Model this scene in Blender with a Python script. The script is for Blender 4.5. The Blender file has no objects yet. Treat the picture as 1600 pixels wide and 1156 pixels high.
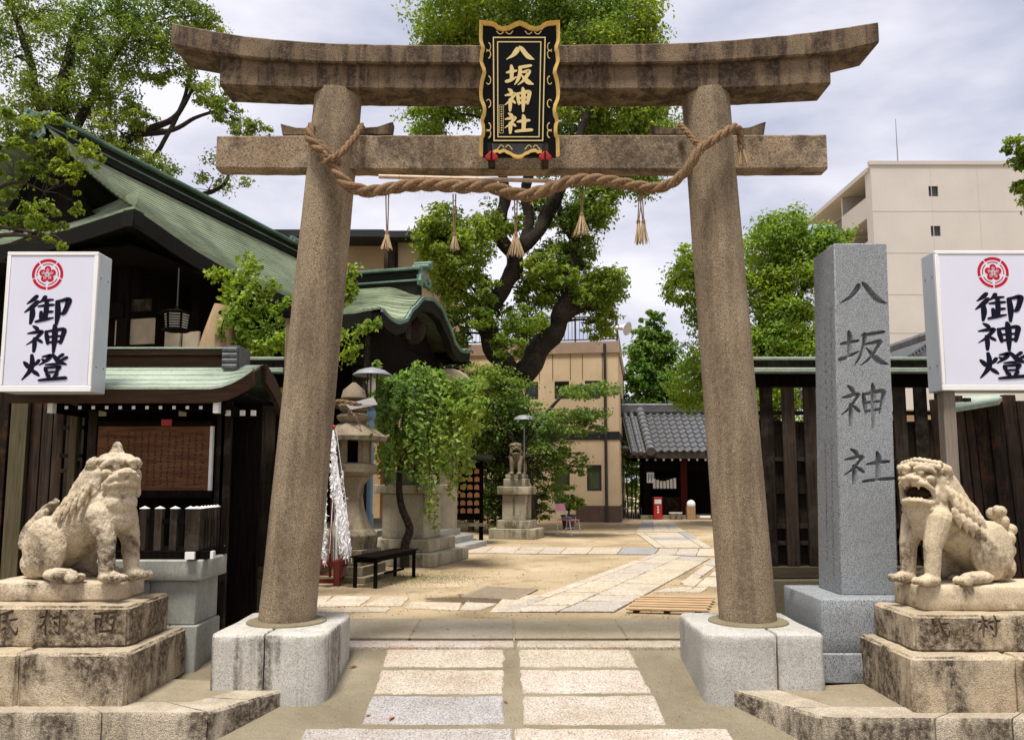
import bpy, bmesh, math, random
import numpy as np
from mathutils import Vector, Matrix, noise
R = math.radians
C = bpy.context.scene.collection
SC = bpy.context.scene
random.seed(7)

# ---------------------------------------------------------------- camera, sky, sun, exposure
F, CY, PIT, CAMH = 1300.0, 602.0, R(6.5), 1.5          # focal length and principal row in pixels of the 1600 px photograph
cam = bpy.data.cameras.new('camera'); camo = bpy.data.objects.new('camera', cam); C.objects.link(camo)
camo.location = (0, 0, CAMH); camo.rotation_euler = (R(90) + PIT, 0, 0)
cam.sensor_width = 36; cam.lens = F / 1600 * 36; cam.shift_y = (CY - 578) / 1600
cam.clip_start = .05; cam.clip_end = 3000
SC.camera = camo

SUN_EL, SUN_AZ = R(72), R(200)       # azimuth clockwise from +Y: high and behind the camera, a little to the left
w = bpy.data.worlds.new('World'); SC.world = w; w.use_nodes = True
nt = w.node_tree; nt.nodes.clear()
wo = nt.nodes.new('ShaderNodeOutputWorld'); mx = nt.nodes.new('ShaderNodeMixShader')
bg = nt.nodes.new('ShaderNodeBackground'); bc = nt.nodes.new('ShaderNodeBackground')
sky = nt.nodes.new('ShaderNodeTexSky'); sky.sky_type = 'NISHITA'; sky.sun_disc = False
sky.sun_elevation = SUN_EL; sky.sun_rotation = SUN_AZ; sky.air_density = 1.2; sky.dust_density = 2.0
nt.links.new(sky.outputs[0], bg.inputs[0]); bg.inputs[1].default_value = .11
tc = nt.nodes.new('ShaderNodeTexCoord'); mp = nt.nodes.new('ShaderNodeMapping'); mp.inputs['Scale'].default_value = (1.0, 1.0, 2.6)
mp.inputs['Location'].default_value = (1.35, .6, .4)
nt.links.new(tc.outputs['Generated'], mp.inputs[0])
n1 = nt.nodes.new('ShaderNodeTexNoise'); n1.inputs['Scale'].default_value = 2.7; n1.inputs['Detail'].default_value = 7; n1.inputs['Roughness'].default_value = .52
nt.links.new(mp.outputs[0], n1.inputs[0])
cr = nt.nodes.new('ShaderNodeValToRGB')
cr.color_ramp.elements[0].position = .36; cr.color_ramp.elements[0].color = (.47, .485, .60, 1)
cr.color_ramp.elements[1].position = .60; cr.color_ramp.elements[1].color = (.85, .845, .93, 1)
nt.links.new(n1.outputs[0], cr.inputs[0]); nt.links.new(cr.outputs[0], bc.inputs[0]); bc.inputs[1].default_value = .53
cf = nt.nodes.new('ShaderNodeValToRGB')
cf.color_ramp.elements[0].position = .25; cf.color_ramp.elements[0].color = (.78,) * 3 + (1,)
cf.color_ramp.elements[1].position = .5; cf.color_ramp.elements[1].color = (1, 1, 1, 1)
nt.links.new(n1.outputs[0], cf.inputs[0]); nt.links.new(cf.outputs[0], mx.inputs[0])
nt.links.new(bg.outputs[0], mx.inputs[1]); nt.links.new(bc.outputs[0], mx.inputs[2]); nt.links.new(mx.outputs[0], wo.inputs[0])

sun = bpy.data.lights.new('sun', 'SUN'); sun.energy = 2.6; sun.angle = R(14); sun.color = (1, .955, .885)
suno = bpy.data.objects.new('sun', sun); C.objects.link(suno)
sd = Vector((math.sin(SUN_AZ) * math.cos(SUN_EL), math.cos(SUN_AZ) * math.cos(SUN_EL), math.sin(SUN_EL)))
suno.rotation_euler = sd.to_track_quat('Z', 'Y').to_euler(); suno.location = sd * 60

SC.view_settings.view_transform = 'Standard'; SC.view_settings.look = 'None'
SC.view_settings.exposure = 1.12; SC.view_settings.gamma = 1; SC.view_settings.use_curve_mapping = False

# ---------------------------------------------------------------- measuring: a photo pixel at a real distance / on a real level
_c, _s = math.cos(PIT), math.sin(PIT)
def ray(px, py):
    a, b = (px - 800) / F, (CY - py) / F
    return a, _c - b * _s, _s + b * _c
def W(px, py, Y):
    a, dy, dz = ray(px, py); k = Y / dy
    return Vector((a * k, Y, CAMH + dz * k))
def G(px, py, z=0.0):
    a, dy, dz = ray(px, py); k = (z - CAMH) / dz
    return Vector((a * k, dy * k, z))
RZ0, RY0, RSL = -.058, 7.91, .17                       # the approach falls towards the street
def rampz(y): return RZ0 - RSL * (RY0 - max(y, 3.6))
def GR(px, py):
    a, dy, dz = ray(px, py)
    k = (RZ0 - RSL * RY0 - CAMH) / (dz - RSL * dy)
    return Vector((a * k, dy * k, CAMH + dz * k))
def m_at(Y): return Y / F                              # metres per pixel at distance Y

# ---------------------------------------------------------------- meshes
class MB:
    def __init__(s): s.v = []; s.f = []
    def add(s, vs, fs):
        o = len(s.v); s.v += [tuple(p) for p in vs]; s.f += [tuple(i + o for i in f) for f in fs]; return s
    def hexa(s, p):   # 4 bottom (ccw), 4 top
        return s.add(p, [(3, 2, 1, 0), (4, 5, 6, 7), (0, 1, 5, 4), (1, 2, 6, 5), (2, 3, 7, 6), (3, 0, 4, 7)])
    def box(s, x0, x1, y0, y1, z0, z1, rz=0, tap=0.0):
        cx, cy = (x0 + x1) / 2, (y0 + y1) / 2; c, n = math.cos(rz), math.sin(rz); out = []
        for z, t in ((z0, 0), (z1, tap)):
            for x, y in ((x0 + t, y0 + t), (x1 - t, y0 + t), (x1 - t, y1 - t), (x0 + t, y1 - t)):
                dx, dy = x - cx, y - cy
                out.append((cx + dx * c - dy * n, cy + dx * n + dy * c, z))
        return s.hexa(out)
    def obox(s, o, u, v, n, a0, a1, b0, b1, c0, c1):    # box in a frame (o; u, v, n)
        o, u, v, n = map(Vector, (o, u, v, n))
        P = lambda a, b, c: o + u * a + v * b + n * c
        return s.hexa([P(a0, b0, c0), P(a1, b0, c0), P(a1, b1, c0), P(a0, b1, c0), P(a0, b0, c1), P(a1, b0, c1), P(a1, b1, c1), P(a0, b1, c1)])
    def bar(s, p, q, wd, ht=None, up=(0, 0, 1)):
        p, q = Vector(p), Vector(q); ht = ht or wd; d = (q - p); L = d.length; d.normalize()
        x = d.cross(Vector(up))
        if x.length < 1e-4: x = d.cross(Vector((0, 1, 0)))
        x.normalize(); z = x.cross(d)
        return s.obox(p, d, x, z, 0, L, -wd / 2, wd / 2, -ht / 2, ht / 2)
    def tube(s, pts, rads, n=8, cap=True):
        pts = [Vector(p) for p in pts]; N = len(pts)
        if not hasattr(rads, '__len__'): rads = [rads] * N
        vs = []; fs = []; ref = None
        for i, p in enumerate(pts):
            d = (pts[min(i + 1, N - 1)] - pts[max(i - 1, 0)]); d.normalize()
            if ref is None:
                ref = d.cross(Vector((.31, .2, .93)))
                if ref.length < .1: ref = d.cross(Vector((1, 0, 0)))
            ref = ref - d * ref.dot(d); ref.normalize(); b = d.cross(ref)
            for k in range(n):
                a = 2 * math.pi * k / n
                vs.append(p + (ref * math.cos(a) + b * math.sin(a)) * rads[i])
        for i in range(N - 1):
            for k in range(n):
                k2 = (k + 1) % n
                fs.append((i * n + k, i * n + k2, (i + 1) * n + k2, (i + 1) * n + k))
        if cap: fs.append(tuple(reversed(range(n)))); fs.append(tuple((N - 1) * n + k for k in range(n)))
        return s.add(vs, fs)
    def lathe(s, prof, c=(0, 0, 0), n=24, sq=False, rz=0.0):
        vs = []; fs = []; M = len(prof)
        for r, z in prof:
            for k in range(n):
                a = 2 * math.pi * (k + .5 * sq) / n + rz
                q = 1 / math.cos(math.pi / n) if sq else 1
                vs.append((c[0] + r * q * math.cos(a), c[1] + r * q * math.sin(a), c[2] + z))
        for i in range(M - 1):
            for k in range(n):
                k2 = (k + 1) % n
                fs.append((i * n + k, i * n + k2, (i + 1) * n + k2, (i + 1) * n + k))
        fs.append(tuple(reversed(range(n)))); fs.append(tuple((M - 1) * n + k for k in range(n)))
        return s.add(vs, fs)
    def ell(s, c, r, n=12, m=8, rot=None):
        c = Vector(c); vs = []; fs = []
        if not hasattr(r, '__len__'): r = (r, r, r)
        def P(x, y, z):
            q = Vector((x * r[0], y * r[1], z * r[2]))
            return c + (rot @ q if rot else q)
        vs.append(P(0, 0, -1))
        for i in range(1, m):
            t = -math.pi / 2 + math.pi * i / m
            for k in range(n):
                a = 2 * math.pi * k / n; vs.append(P(math.cos(t) * math.cos(a), math.cos(t) * math.sin(a), math.sin(t)))
        vs.append(P(0, 0, 1)); top = len(vs) - 1
        for k in range(n):
            k2 = (k + 1) % n
            fs.append((0, 1 + k2, 1 + k))
            for i in range(m - 2): fs.append((1 + i * n + k, 1 + i * n + k2, 1 + (i + 1) * n + k2, 1 + (i + 1) * n + k))
            fs.append((1 + (m - 2) * n + k, 1 + (m - 2) * n + k2, top))
        return s.add(vs, fs)
    def caps(s, p, q, r0, r1, n=12):                    # tapered capsule
        p, q = Vector(p), Vector(q); d = (q - p).normalized(); pts = []; rs = []
        for t in (-.98, -.8, -.45, 0): pts.append(p + d * r0 * t); rs.append(r0 * math.sqrt(1 - t * t))
        for t in (0, .45, .8, .98): pts.append(q + d * r1 * t); rs.append(r1 * math.sqrt(1 - t * t))
        return s.tube(pts, rs, n)
    def prism(s, poly, P0, P1):                         # two matching rings
        n = len(poly)
        return s.add([P0(p) for p in poly] + [P1(p) for p in poly], [tuple(range(n))[::-1], tuple(range(n, 2 * n))] + [(i, (i + 1) % n, n + (i + 1) % n, n + i) for i in range(n)])
    def prism_y(s, poly, y0, y1): return s.prism(poly, lambda p: (p[0], y0, p[1]), lambda p: (p[0], y1, p[1]))
    def prism_z(s, poly, z0, z1): return s.prism(poly, lambda p: (p[0], p[1], z0), lambda p: (p[0], p[1], z1))
    def sheet(s, rows):                                 # grid of points
        n = len(rows[0]); vs = [p for r in rows for p in r]
        return s.add(vs, [(i * n + k, i * n + k + 1, (i + 1) * n + k + 1, (i + 1) * n + k) for i in range(len(rows) - 1) for k in range(n - 1)])
    def rbox(s, x0, x1, y0, y1, z0, z1, r=.02, res=.06, amp=.005, seed=0, rz=0.0, tap=0.0, freq=6.0):
        """stone block with worn, uneven edges and faces"""
        L = (x1 - x0, y1 - y0, z1 - z0); r = min(r, min(L) * .3)
        ax = []
        for l in L:
            k = max(1, int(round((l - 2 * r) / res)))
            ax.append([0, r * .3, r] + [r + (l - 2 * r) * i / k for i in range(1, k)] + [l - r, l - r * .3, l])
        idx = {}; vs = []; fs = []; off = Vector((seed * 3.7, seed * 1.3, seed * 2.1))
        cx, cy = (x0 + x1) / 2, (y0 + y1) / 2; c, n = math.cos(rz), math.sin(rz)
        def V(i, j, k):
            key = (i, j, k)
            if key in idx: return idx[key]
            p = Vector((ax[0][i], ax[1][j], ax[2][k]))
            q = Vector([min(max(p[a], r), L[a] - r) for a in range(3)])
            d = p - q
            nn = d.normalized() if d.length > 0 else Vector((0, 0, 0))
            p = q + nn * r
            e = sum(1 for a in range(3) if d[a] != 0)
            nv = noise.noise((p * freq) + off) * .6 + noise.noise((p * freq * 3.1) + off) * .4
            p = p + nn * (amp * nv * (1 + 1.2 * (e > 1)) - (amp * .8 if e > 1 else 0))
            t = tap * p[2] / L[2]
            X, Y = x0 + p[0], y0 + p[1]
            X = cx + (X - cx) * (1 - t / max(L[0], .01) * 2); Y = cy + (Y - cy) * (1 - t / max(L[1], .01) * 2)
            dx, dy = X - cx, Y - cy
            vs.append((cx + dx * c - dy * n, cy + dx * n + dy * c, z0 + p[2])); idx[key] = len(vs) - 1
            return idx[key]
        N = [len(a) - 1 for a in ax]
        for a, b, d in ((0, 1, 2), (1, 2, 0), (2, 0, 1)):
            for side in (0, N[d]):
                for i in range(N[a]):
                    for j in range(N[b]):
                        q = []
                        for di, dj in ((0, 0), (1, 0), (1, 1), (0, 1)):
                            ii = [0, 0, 0]; ii[a] = i + di; ii[b] = j + dj; ii[d] = side; q.append(V(*ii))
                        fs.append(tuple(q) if side else tuple(reversed(q)))
        return s.add(vs, fs)
    def build(s, name, mat=None, parent=None, bevel=0.0, smooth=.6, recalc=True, base=None, seg=2):
        me = bpy.data.meshes.new(name)
        o = Vector(parent['_w'] if parent is not None and '_w' in parent else (0, 0, 0)) if base is None else Vector(base)
        me.from_pydata([tuple(Vector(p) - o) for p in s.v], [], s.f)
        if recalc:
            bm = bmesh.new(); bm.from_mesh(me); bmesh.ops.recalc_face_normals(bm, faces=bm.faces); bm.to_mesh(me); bm.free()
        if smooth:
            me.polygons.foreach_set('use_smooth', [True] * len(me.polygons)); me.set_sharp_from_angle(angle=smooth)
        for m in (mat if isinstance(mat, (list, tuple)) else [mat]):
            if m: me.materials.append(m)
        ob = bpy.data.objects.new(name, me); C.objects.link(ob); ob['_w'] = list(o)
        if parent is not None: ob.parent = parent
        elif base is not None: ob.location = base
        if bevel:
            b = ob.modifiers.new('bevel', 'BEVEL'); b.width = bevel; b.segments = seg; b.limit_method = 'ANGLE'; b.angle_limit = R(40)
        return ob

def tag(o, label=None, cat=None, group=None, kind=None):
    if label: o['label'] = label
    if cat: o['category'] = cat
    if group: o['group'] = group
    if kind: o['kind'] = kind
    return o
def thing(name, label, cat, loc=(0, 0, 0), group=None):
    o = bpy.data.objects.new(name, None); C.objects.link(o); o.location = loc; o.empty_display_size = .1
    o['_w'] = list(loc); return tag(o, label, cat, group)
def struct(name, loc=(0, 0, 0)):
    o = bpy.data.objects.new(name, None); C.objects.link(o); o.location = loc; o['_w'] = list(loc); o['kind'] = 'structure'; return o
def dup(root, loc, rz=None, label=None, scale=None):
    def cp(o, par):
        c = o.copy(); C.objects.link(c); c.parent = par
        for ch in [x for x in o.children]: cp(ch, c)
        return c
    r = cp(root, None); r.location = loc
    if rz is not None: r.rotation_euler = (0, 0, rz)
    if scale: r.scale = (scale,) * 3
    if label: r['label'] = label
    return r
def baked(o):
    """turn an object's modifiers into its mesh"""
    dg = bpy.context.evaluated_depsgraph_get(); dg.update()
    me = bpy.data.meshes.new_from_object(o.evaluated_get(dg)); o.modifiers.clear(); old = o.data; o.data = me; me.name = o.name
    return o

# ---------------------------------------------------------------- materials
def newmat(name):
    m = bpy.data.materials.new(name); m.use_nodes = True; t = m.node_tree; t.nodes.clear()
    o = t.nodes.new('ShaderNodeOutputMaterial'); b = t.nodes.new('ShaderNodeBsdfPrincipled'); t.links.new(b.outputs[0], o.inputs[0])
    return m, t, b
def N(t, typ, **kw):
    n = t.nodes.new(typ)
    for k, v in kw.items(): setattr(n, k, v)
    return n
def coords(t, scale=(1, 1, 1), kind='Object'):
    c = N(t, 'ShaderNodeTexCoord'); m = N(t, 'ShaderNodeMapping'); m.inputs['Scale'].default_value = scale
    t.links.new(c.outputs[kind], m.inputs[0]); return m.outputs[0]
def tnoise(t, vec, scale, detail=4, rough=.55, dist=0):
    n = N(t, 'ShaderNodeTexNoise'); n.inputs['Scale'].default_value = scale; n.inputs['Detail'].default_value = detail
    n.inputs['Roughness'].default_value = rough; n.inputs['Distortion'].default_value = dist
    if vec is not None: t.links.new(vec, n.inputs[0])
    return n.outputs[0]
def ramp(t, fac, stops):
    r = N(t, 'ShaderNodeValToRGB'); e = r.color_ramp.elements
    while len(e) < len(stops): e.new(.5)
    for i, (p, c) in enumerate(stops):
        e[i].position = p; e[i].color = (c if hasattr(c, '__len__') else (c,) * 3) + (1,) if not (hasattr(c, '__len__') and len(c) == 4) else c
    t.links.new(fac, r.inputs[0]); return r.outputs[0]
def mix(t, fac, a, b, mode='MIX'):
    m = N(t, 'ShaderNodeMix', data_type='RGBA', blend_type=mode)
    for s, x in ((m.inputs[0], fac), (m.inputs[6], a), (m.inputs[7], b)):
        if hasattr(x, 'is_linked') or isinstance(x, bpy.types.NodeSocket): t.links.new(x, s)
        else: s.default_value = x if not hasattr(x, '__len__') else tuple(x) + ((1,) if len(x) == 3 else ())
    return m.outputs[2]
def bump(t, b, h, strength=.3, dist=.01):
    n = N(t, 'ShaderNodeBump'); n.inputs['Strength'].default_value = strength; n.inputs['Distance'].default_value = dist
    t.links.new(h, n.inputs['Height']); t.links.new(n.outputs[0], b.inputs['Normal'])
def obrand(t):
    return N(t, 'ShaderNodeObjectInfo').outputs['Random']
def stone(name, base, var, speck=.35, sscale=110, stain=(.05, .04, .03), amount=.5, streak=(5, 5, .9), rough=.85, bs=.5, moss=None, rnd=0, bdist=.006, sx=2.2, lo=.3, gs=30, fx=1.7):
    m, t, b = newmat(name); v = coords(t); vs = coords(t, streak)
    c = mix(t, ramp(t, tnoise(t, v, sx, 6, .6), [(.3, 0.), (.7, 1.)]), base, var)
    if rnd: c = mix(t, 1.0, c, ramp(t, obrand(t), [(0, (1 - rnd, 1 - rnd * .8, 1 - rnd * .35)), (.35, (1, .97, .93)), (.65, (1.02, .99, .86)), (1, (1 + rnd * .4, 1 + rnd * .2, 1 + rnd * .1))]), 'MULTIPLY')
    f = tnoise(t, v, sscale * fx, 2, .6)
    c = mix(t, 1.0, c, ramp(t, f, [(.30, (1 - speck * 1.3,) * 3), (.5, (1.0,) * 3), (.70, (1 + speck * .6,) * 3)]), 'MULTIPLY')
    g = tnoise(t, v, gs, 6, .75)
    c = mix(t, .55, c, ramp(t, g, [(.3, (.62,) * 3), (.55, (1.06,) * 3)]), 'MULTIPLY')
    if amount:
        s = ramp(t, tnoise(t, vs, 1.0, 7, .62, .3), [(lo + .19, 0.), (lo + .31, 1.)])
        s2 = ramp(t, tnoise(t, v, 22, 8, .8), [(.34, .12), (.56, 1.)])
        k = N(t, 'ShaderNodeMath', operation='MULTIPLY'); t.links.new(s, k.inputs[0]); t.links.new(s2, k.inputs[1])
        gn = N(t, 'ShaderNodeNewGeometry'); sx_ = N(t, 'ShaderNodeSeparateXYZ'); t.links.new(gn.outputs['True Normal'], sx_.inputs[0])
        up = ramp(t, sx_.outputs['Z'], [(.55, amount), (.9, amount * .3)])          # rain streaks cling to the upright faces
        k2 = N(t, 'ShaderNodeMath', operation='MULTIPLY'); t.links.new(k.outputs[0], k2.inputs[0]); t.links.new(up, k2.inputs[1])
        c = mix(t, k2.outputs[0], c, stain)
    if moss: c = mix(t, ramp(t, tnoise(t, v, 3.3, 6, .65), [(.5, 0.), (.72, .8)]), c, moss)
    t.links.new(c, b.inputs['Base Color']); b.inputs['Roughness'].default_value = rough; b.inputs['Specular IOR Level'].default_value = .25
    h = mix(t, .5, f, g); bump(t, b, h, bs, bdist); return m
def wood(name, base, var, rough=.75, grain=(40, 40, 2.2), rnd=.3, bs=.4, spec=.2, wear=None):
    m, t, b = newmat(name); v = coords(t, grain); v0 = coords(t)
    f = tnoise(t, v, 1.0, 6, .65, .4)
    c = mix(t, ramp(t, f, [(.32, 0.), (.68, 1.)]), base, var)
    if rnd: c = mix(t, 1.0, c, ramp(t, obrand(t), [(0, (1 - rnd,) * 3), (1, (1 + rnd,) * 3)]), 'MULTIPLY')
    if wear: c = mix(t, ramp(t, tnoise(t, v0, 3.5, 6, .7), [(.5, 0.), (.75, .85)]), c, wear)
    t.links.new(c, b.inputs['Base Color']); b.inputs['Roughness'].default_value = rough; b.inputs['Specular IOR Level'].default_value = spec
    bump(t, b, f, bs, .004); return m
def plain(name, col, rough=.6, metal=0.0, var=.12, scale=6, spec=.4, bs=0.0, streaks=0.0, streakcol=(.1, .08, .06)):
    m, t, b = newmat(name); v = coords(t)
    f = tnoise(t, v, scale, 5, .6)
    c = mix(t, 1.0, col, ramp(t, f, [(.3, (1 - var,) * 3), (.7, (1 + var * .6,) * 3)]), 'MULTIPLY')
    if streaks: c = mix(t, ramp(t, tnoise(t, coords(t, (3, 3, .35)), 1.6, 6, .7), [(.52, 0.), (.8, streaks)]), c, streakcol)
    t.links.new(c, b.inputs['Base Color']); b.inputs['Roughness'].default_value = rough; b.inputs['Metallic'].default_value = metal
    b.inputs['Specular IOR Level'].default_value = spec
    if bs: bump(t, b, tnoise(t, v, scale * 12, 3), bs, .004)
    return m
def leafmat(name, a, bcol, dark=.5, trans=.35, rough=.45, tint=(1.25, 1.3, .7)):
    m, t, b = newmat(name); g = N(t, 'ShaderNodeNewGeometry'); v = coords(t)
    c = mix(t, g.outputs['Random Per Island'], a, bcol)
    c = mix(t, 1.0, c, ramp(t, tnoise(t, v, .9, 3, .5), [(.3, (dark,) * 3), (.7, (1.15,) * 3)]), 'MULTIPLY')
    if tint[2] < 1: c = mix(t, 1.0, c, ramp(t, tnoise(t, v, .45, 4, .6), [(.34, (.78, .92, 1.25)), (.5, (1, 1, 1)), (.66, (1.22, 1.06, .8))]), 'MULTIPLY')
    t.links.new(c, b.inputs['Base Color']); b.inputs['Roughness'].default_value = rough; b.inputs['Specular IOR Level'].default_value = .3 if tint[2] < 1 else 0.0
    tr = N(t, 'ShaderNodeBsdfTranslucent'); t.links.new(mix(t, 1.0, c, tint, 'MULTIPLY'), tr.inputs[0])
    ms = N(t, 'ShaderNodeMixShader'); ms.inputs[0].default_value = trans
    out = [n for n in t.nodes if n.type == 'OUTPUT_MATERIAL'][0]
    t.links.new(b.outputs[0], ms.inputs[1]); t.links.new(tr.outputs[0], ms.inputs[2]); t.links.new(ms.outputs[0], out.inputs[0]); return m

M = {}
M['pillar'] = stone('pillar_stone', (.235, .172, .108), (.335, .258, .168), .6, 62, (.085, .062, .04), .65, (4.5, 4.5, .45), bs=1.0, rough=.92, bdist=.012, fx=1.7, gs=40, lo=.27)
M['beam'] = stone('beam_stone', (.125, .083, .050), (.235, .168, .104), .4, 75, (.032, .021, .016), .92, (7, 7, 1.1), bs=1.0, rough=.92, lo=.24, sx=3.4, fx=1.2, bdist=.012)
M['nuki'] = stone('tie_beam_stone', (.24, .165, .10), (.34, .26, .175), .5, 70, (.05, .037, .025), .85, (2.2, 2.2, 1.6), bs=1.0, rough=.92, lo=.25, sx=3, fx=1.1, bdist=.012)
M['base'] = stone('base_granite', (.42, .395, .345), (.52, .495, .44), .38, 70, (.055, .042, .03), .9, (5.5, 5.5, .5), bs=.6)
M['base_clean'] = stone('clean_base_granite', (.38, .365, .325), (.47, .455, .415), .38, 70, (.16, .115, .07), .5, (3, 3, .8), bs=.6, lo=.34)
M['ped'] = stone('pedestal_granite', (.43, .33, .21), (.56, .47, .34), .4, 70, (.045, .03, .018), .96, (2.6, 2.6, 1.3), bs=1.0, bdist=.016, lo=.24)
M['kerb'] = stone('kerb_granite', (.43, .36, .26), (.56, .48, .37), .45, 65, (.05, .036, .024), .95, (4, 4, 1.3), bs=1.0, bdist=.02, lo=.25)
M['lion'] = stone('lion_sandstone', (.48, .38, .245), (.58, .485, .345), .25, 70, (.06, .036, .02), .85, (3, 3, 2.2), bs=.5, lo=.30)
M['lionold'] = stone('old_lion_stone', (.47, .375, .25), (.58, .49, .36), .3, 60, (.055, .034, .02), .95, (3.2, 3.2, 2.2), bs=.8, bdist=.012, lo=.28)
M['grey'] = stone('pale_grey_granite', (.30, .30, .265), (.39, .385, .34), .22, 80, (.17, .18, .15), .5, (3, 3, .8), bs=.25)
M['lantern'] = stone('lantern_stone', (.18, .14, .09), (.26, .21, .145), .4, 60, (.04, .033, .022), .9, (3, 3, 1), bs=.7, moss=(.17, .17, .08))
M['oldstone'] = stone('court_pedestal_stone', (.28, .245, .165), (.38, .34, .245), .3, 50, (.06, .052, .032), .9, (3, 3, .7), bs=.5)
M['stele'] = stone('stele_granite', (.245, .258, .268), (.27, .282, .29), .75, 75, (.1, .1, .1), 0, rough=.7, bs=.2, bdist=.003)
M['carve'] = stone('stele_carving', (.22, .233, .243), (.245, .257, .265), .75, 75, (.1, .1, .1), 0, rough=.8, bs=.2, bdist=.003)
M['slab'] = stone('approach_slab', (.35, .30, .245), (.445, .405, .355), .5, 60, (.28, .17, .09), .6, (1.3, 1.3, 1.3), bs=.6, rnd=.22, fx=1.2, sx=3, gs=20)
M['paver'] = stone('court_paver', (.40, .34, .275), (.50, .455, .39), .35, 30, (.28, .20, .12), .8, (1.2, 1.2, 1.2), bs=.5, rnd=.42, fx=1.2)
M['thresh'] = stone('threshold_slab', (.29, .245, .175), (.36, .315, .235), .3, 70, (.22, .18, .12), .5, (1, 1, 1), bs=.4, rnd=.1)

# the trodden earth of the yard and the concrete approach
m, t, b = newmat('sandy_earth'); v = coords(t)
c = ramp(t, tnoise(t, v, .55, 7, .6, .4), [(.25, (.22, .162, .09)), (.48, (.36, .275, .165)), (.7, (.49, .39, .255))])
c = mix(t, 1.0, c, ramp(t, tnoise(t, v, 70, 3, .7), [(.3, (.72,) * 3), (.55, (1.06,) * 3)]), 'MULTIPLY')
c = mix(t, ramp(t, tnoise(t, v, 1.7, 7, .65), [(.54, 0.), (.68, .8)]), c, (.20, .15, .085))
dm = N(t, 'ShaderNodeVectorMath', operation='DISTANCE'); mpv = N(t, 'ShaderNodeMapping'); mpv.inputs['Scale'].default_value = (.55, 1, 1); t.links.new(v, mpv.inputs[0]); t.links.new(mpv.outputs[0], dm.inputs[0]); dm.inputs[1].default_value = (-.22 * .55, 10.75, 0)
ad = N(t, 'ShaderNodeMath', operation='ADD'); t.links.new(dm.outputs['Value'], ad.inputs[0]); t.links.new(tnoise(t, v, 2.6, 7, .7), ad.inputs[1])
c = mix(t, ramp(t, ad.outputs[0], [(.92, .85), (1.32, 0.)]), c, (.085, .062, .038))          # damp dark soil round the drain
t.links.new(c, b.inputs['Base Color']); b.inputs['Roughness'].default_value = .95; b.inputs['Specular IOR Level'].default_value = .1
bump(t, b, tnoise(t, v, 22, 6, .7), .6, .02); M['sand'] = m
m, t, b = newmat('approach_concrete'); v = coords(t)
c = ramp(t, tnoise(t, v, 1.1, 7, .62, .3), [(.28, (.135, .11, .07)), (.5, (.195, .165, .11)), (.72, (.27, .235, .165))])
c = mix(t, 1.0, c, ramp(t, tnoise(t, v, 110, 3, .7), [(.3, (.66,) * 3), (.55, (1.08,) * 3)]), 'MULTIPLY')
t.links.new(c, b.inputs['Base Color']); b.inputs['Roughness'].default_value = .92; b.inputs['Specular IOR Level'].default_value = .15
bump(t, b, tnoise(t, v, 60, 4, .7), .5, .008); M['concrete'] = m
M['platform'] = stone('platform_concrete', (.20, .16, .10), (.31, .26, .18), .25, 90, (.16, .12, .07), .6, (1.2, 1.2, 1.2), bs=.5)
M['fbase'] = stone('fence_footing', (.16, .135, .08), (.22, .19, .12), .2, 60, (.06, .05, .03), .7, (2, 2, .8), bs=.4)

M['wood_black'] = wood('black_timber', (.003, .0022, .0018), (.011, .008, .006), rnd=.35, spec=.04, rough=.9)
M['wood_dark'] = wood('dark_fence_timber', (.016, .0115, .008), (.055, .04, .029), rnd=.5, wear=(.08, .07, .055), spec=.06, rough=.85)
M['wood_hoard'] = wood('weathered_boards', (.014, .0105, .008), (.052, .038, .029), rnd=.7, wear=(.115, .05, .02), spec=.06, rough=.85)
M['wood_post'] = wood('bleached_timber', (.14, .10, .06), (.23, .175, .11), rnd=.25)
M['wood_red'] = wood('red_timber', (.09, .012, .008), (.16, .03, .02), rnd=.2)
M['wood_tan'] = wood('tan_timber', (.36, .23, .12), (.50, .35, .20), rnd=.15, grain=(4, 40, 40))
M['wood_rail'] = wood('mossy_rail', (.065, .052, .028), (.13, .105, .06), rnd=.1, grain=(3, 40, 40))
M['sign_post'] = wood('grey_post', (.17, .135, .105), (.25, .21, .17), rnd=0)
M['red_dark'] = wood('dark_red_timber', (.035, .006, .004), (.07, .013, .009), rnd=.1, spec=.08)
M['wood_mossy'] = wood('mossy_board', (.05, .04, .02), (.125, .10, .055), rnd=.2, wear=(.07, .075, .03))
M['stump'] = wood('bare_trunk', (.26, .17, .09), (.40, .29, .17), rnd=0, grain=(14, 14, 1.5))
M['notice'] = wood('notice_panel', (.075, .03, .013), (.19, .085, .038), rnd=0, grain=(3, 30, 30), rough=.6, spec=.1)
M['soffit'] = wood('eave_timber', (.035, .018, .010), (.075, .04, .023), rnd=.2, grain=(3, 30, 30))
M['bark'] = stone('camphor_bark', (.016, .011, .008), (.05, .036, .024), .7, 14, (.01, .008, .006), .5, (6, 6, 1.2), bs=1.0, bdist=.08, gs=9)
M['twig'] = plain('twig_bark', (.045, .033, .022), .9, var=.3)
M['rope'] = wood('straw_rope', (.07, .036, .017), (.33, .215, .125), rnd=.12, grain=(70, 70, 130), rough=.95, bs=1.0, spec=.05)
M['straw'] = wood('straw_tassel', (.26, .17, .085), (.56, .43, .265), rnd=.1, grain=(120, 120, 8), rough=.9)
M['bamboo'] = plain('bamboo_skin', (.56, .40, .27), .5, var=.2)
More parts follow.
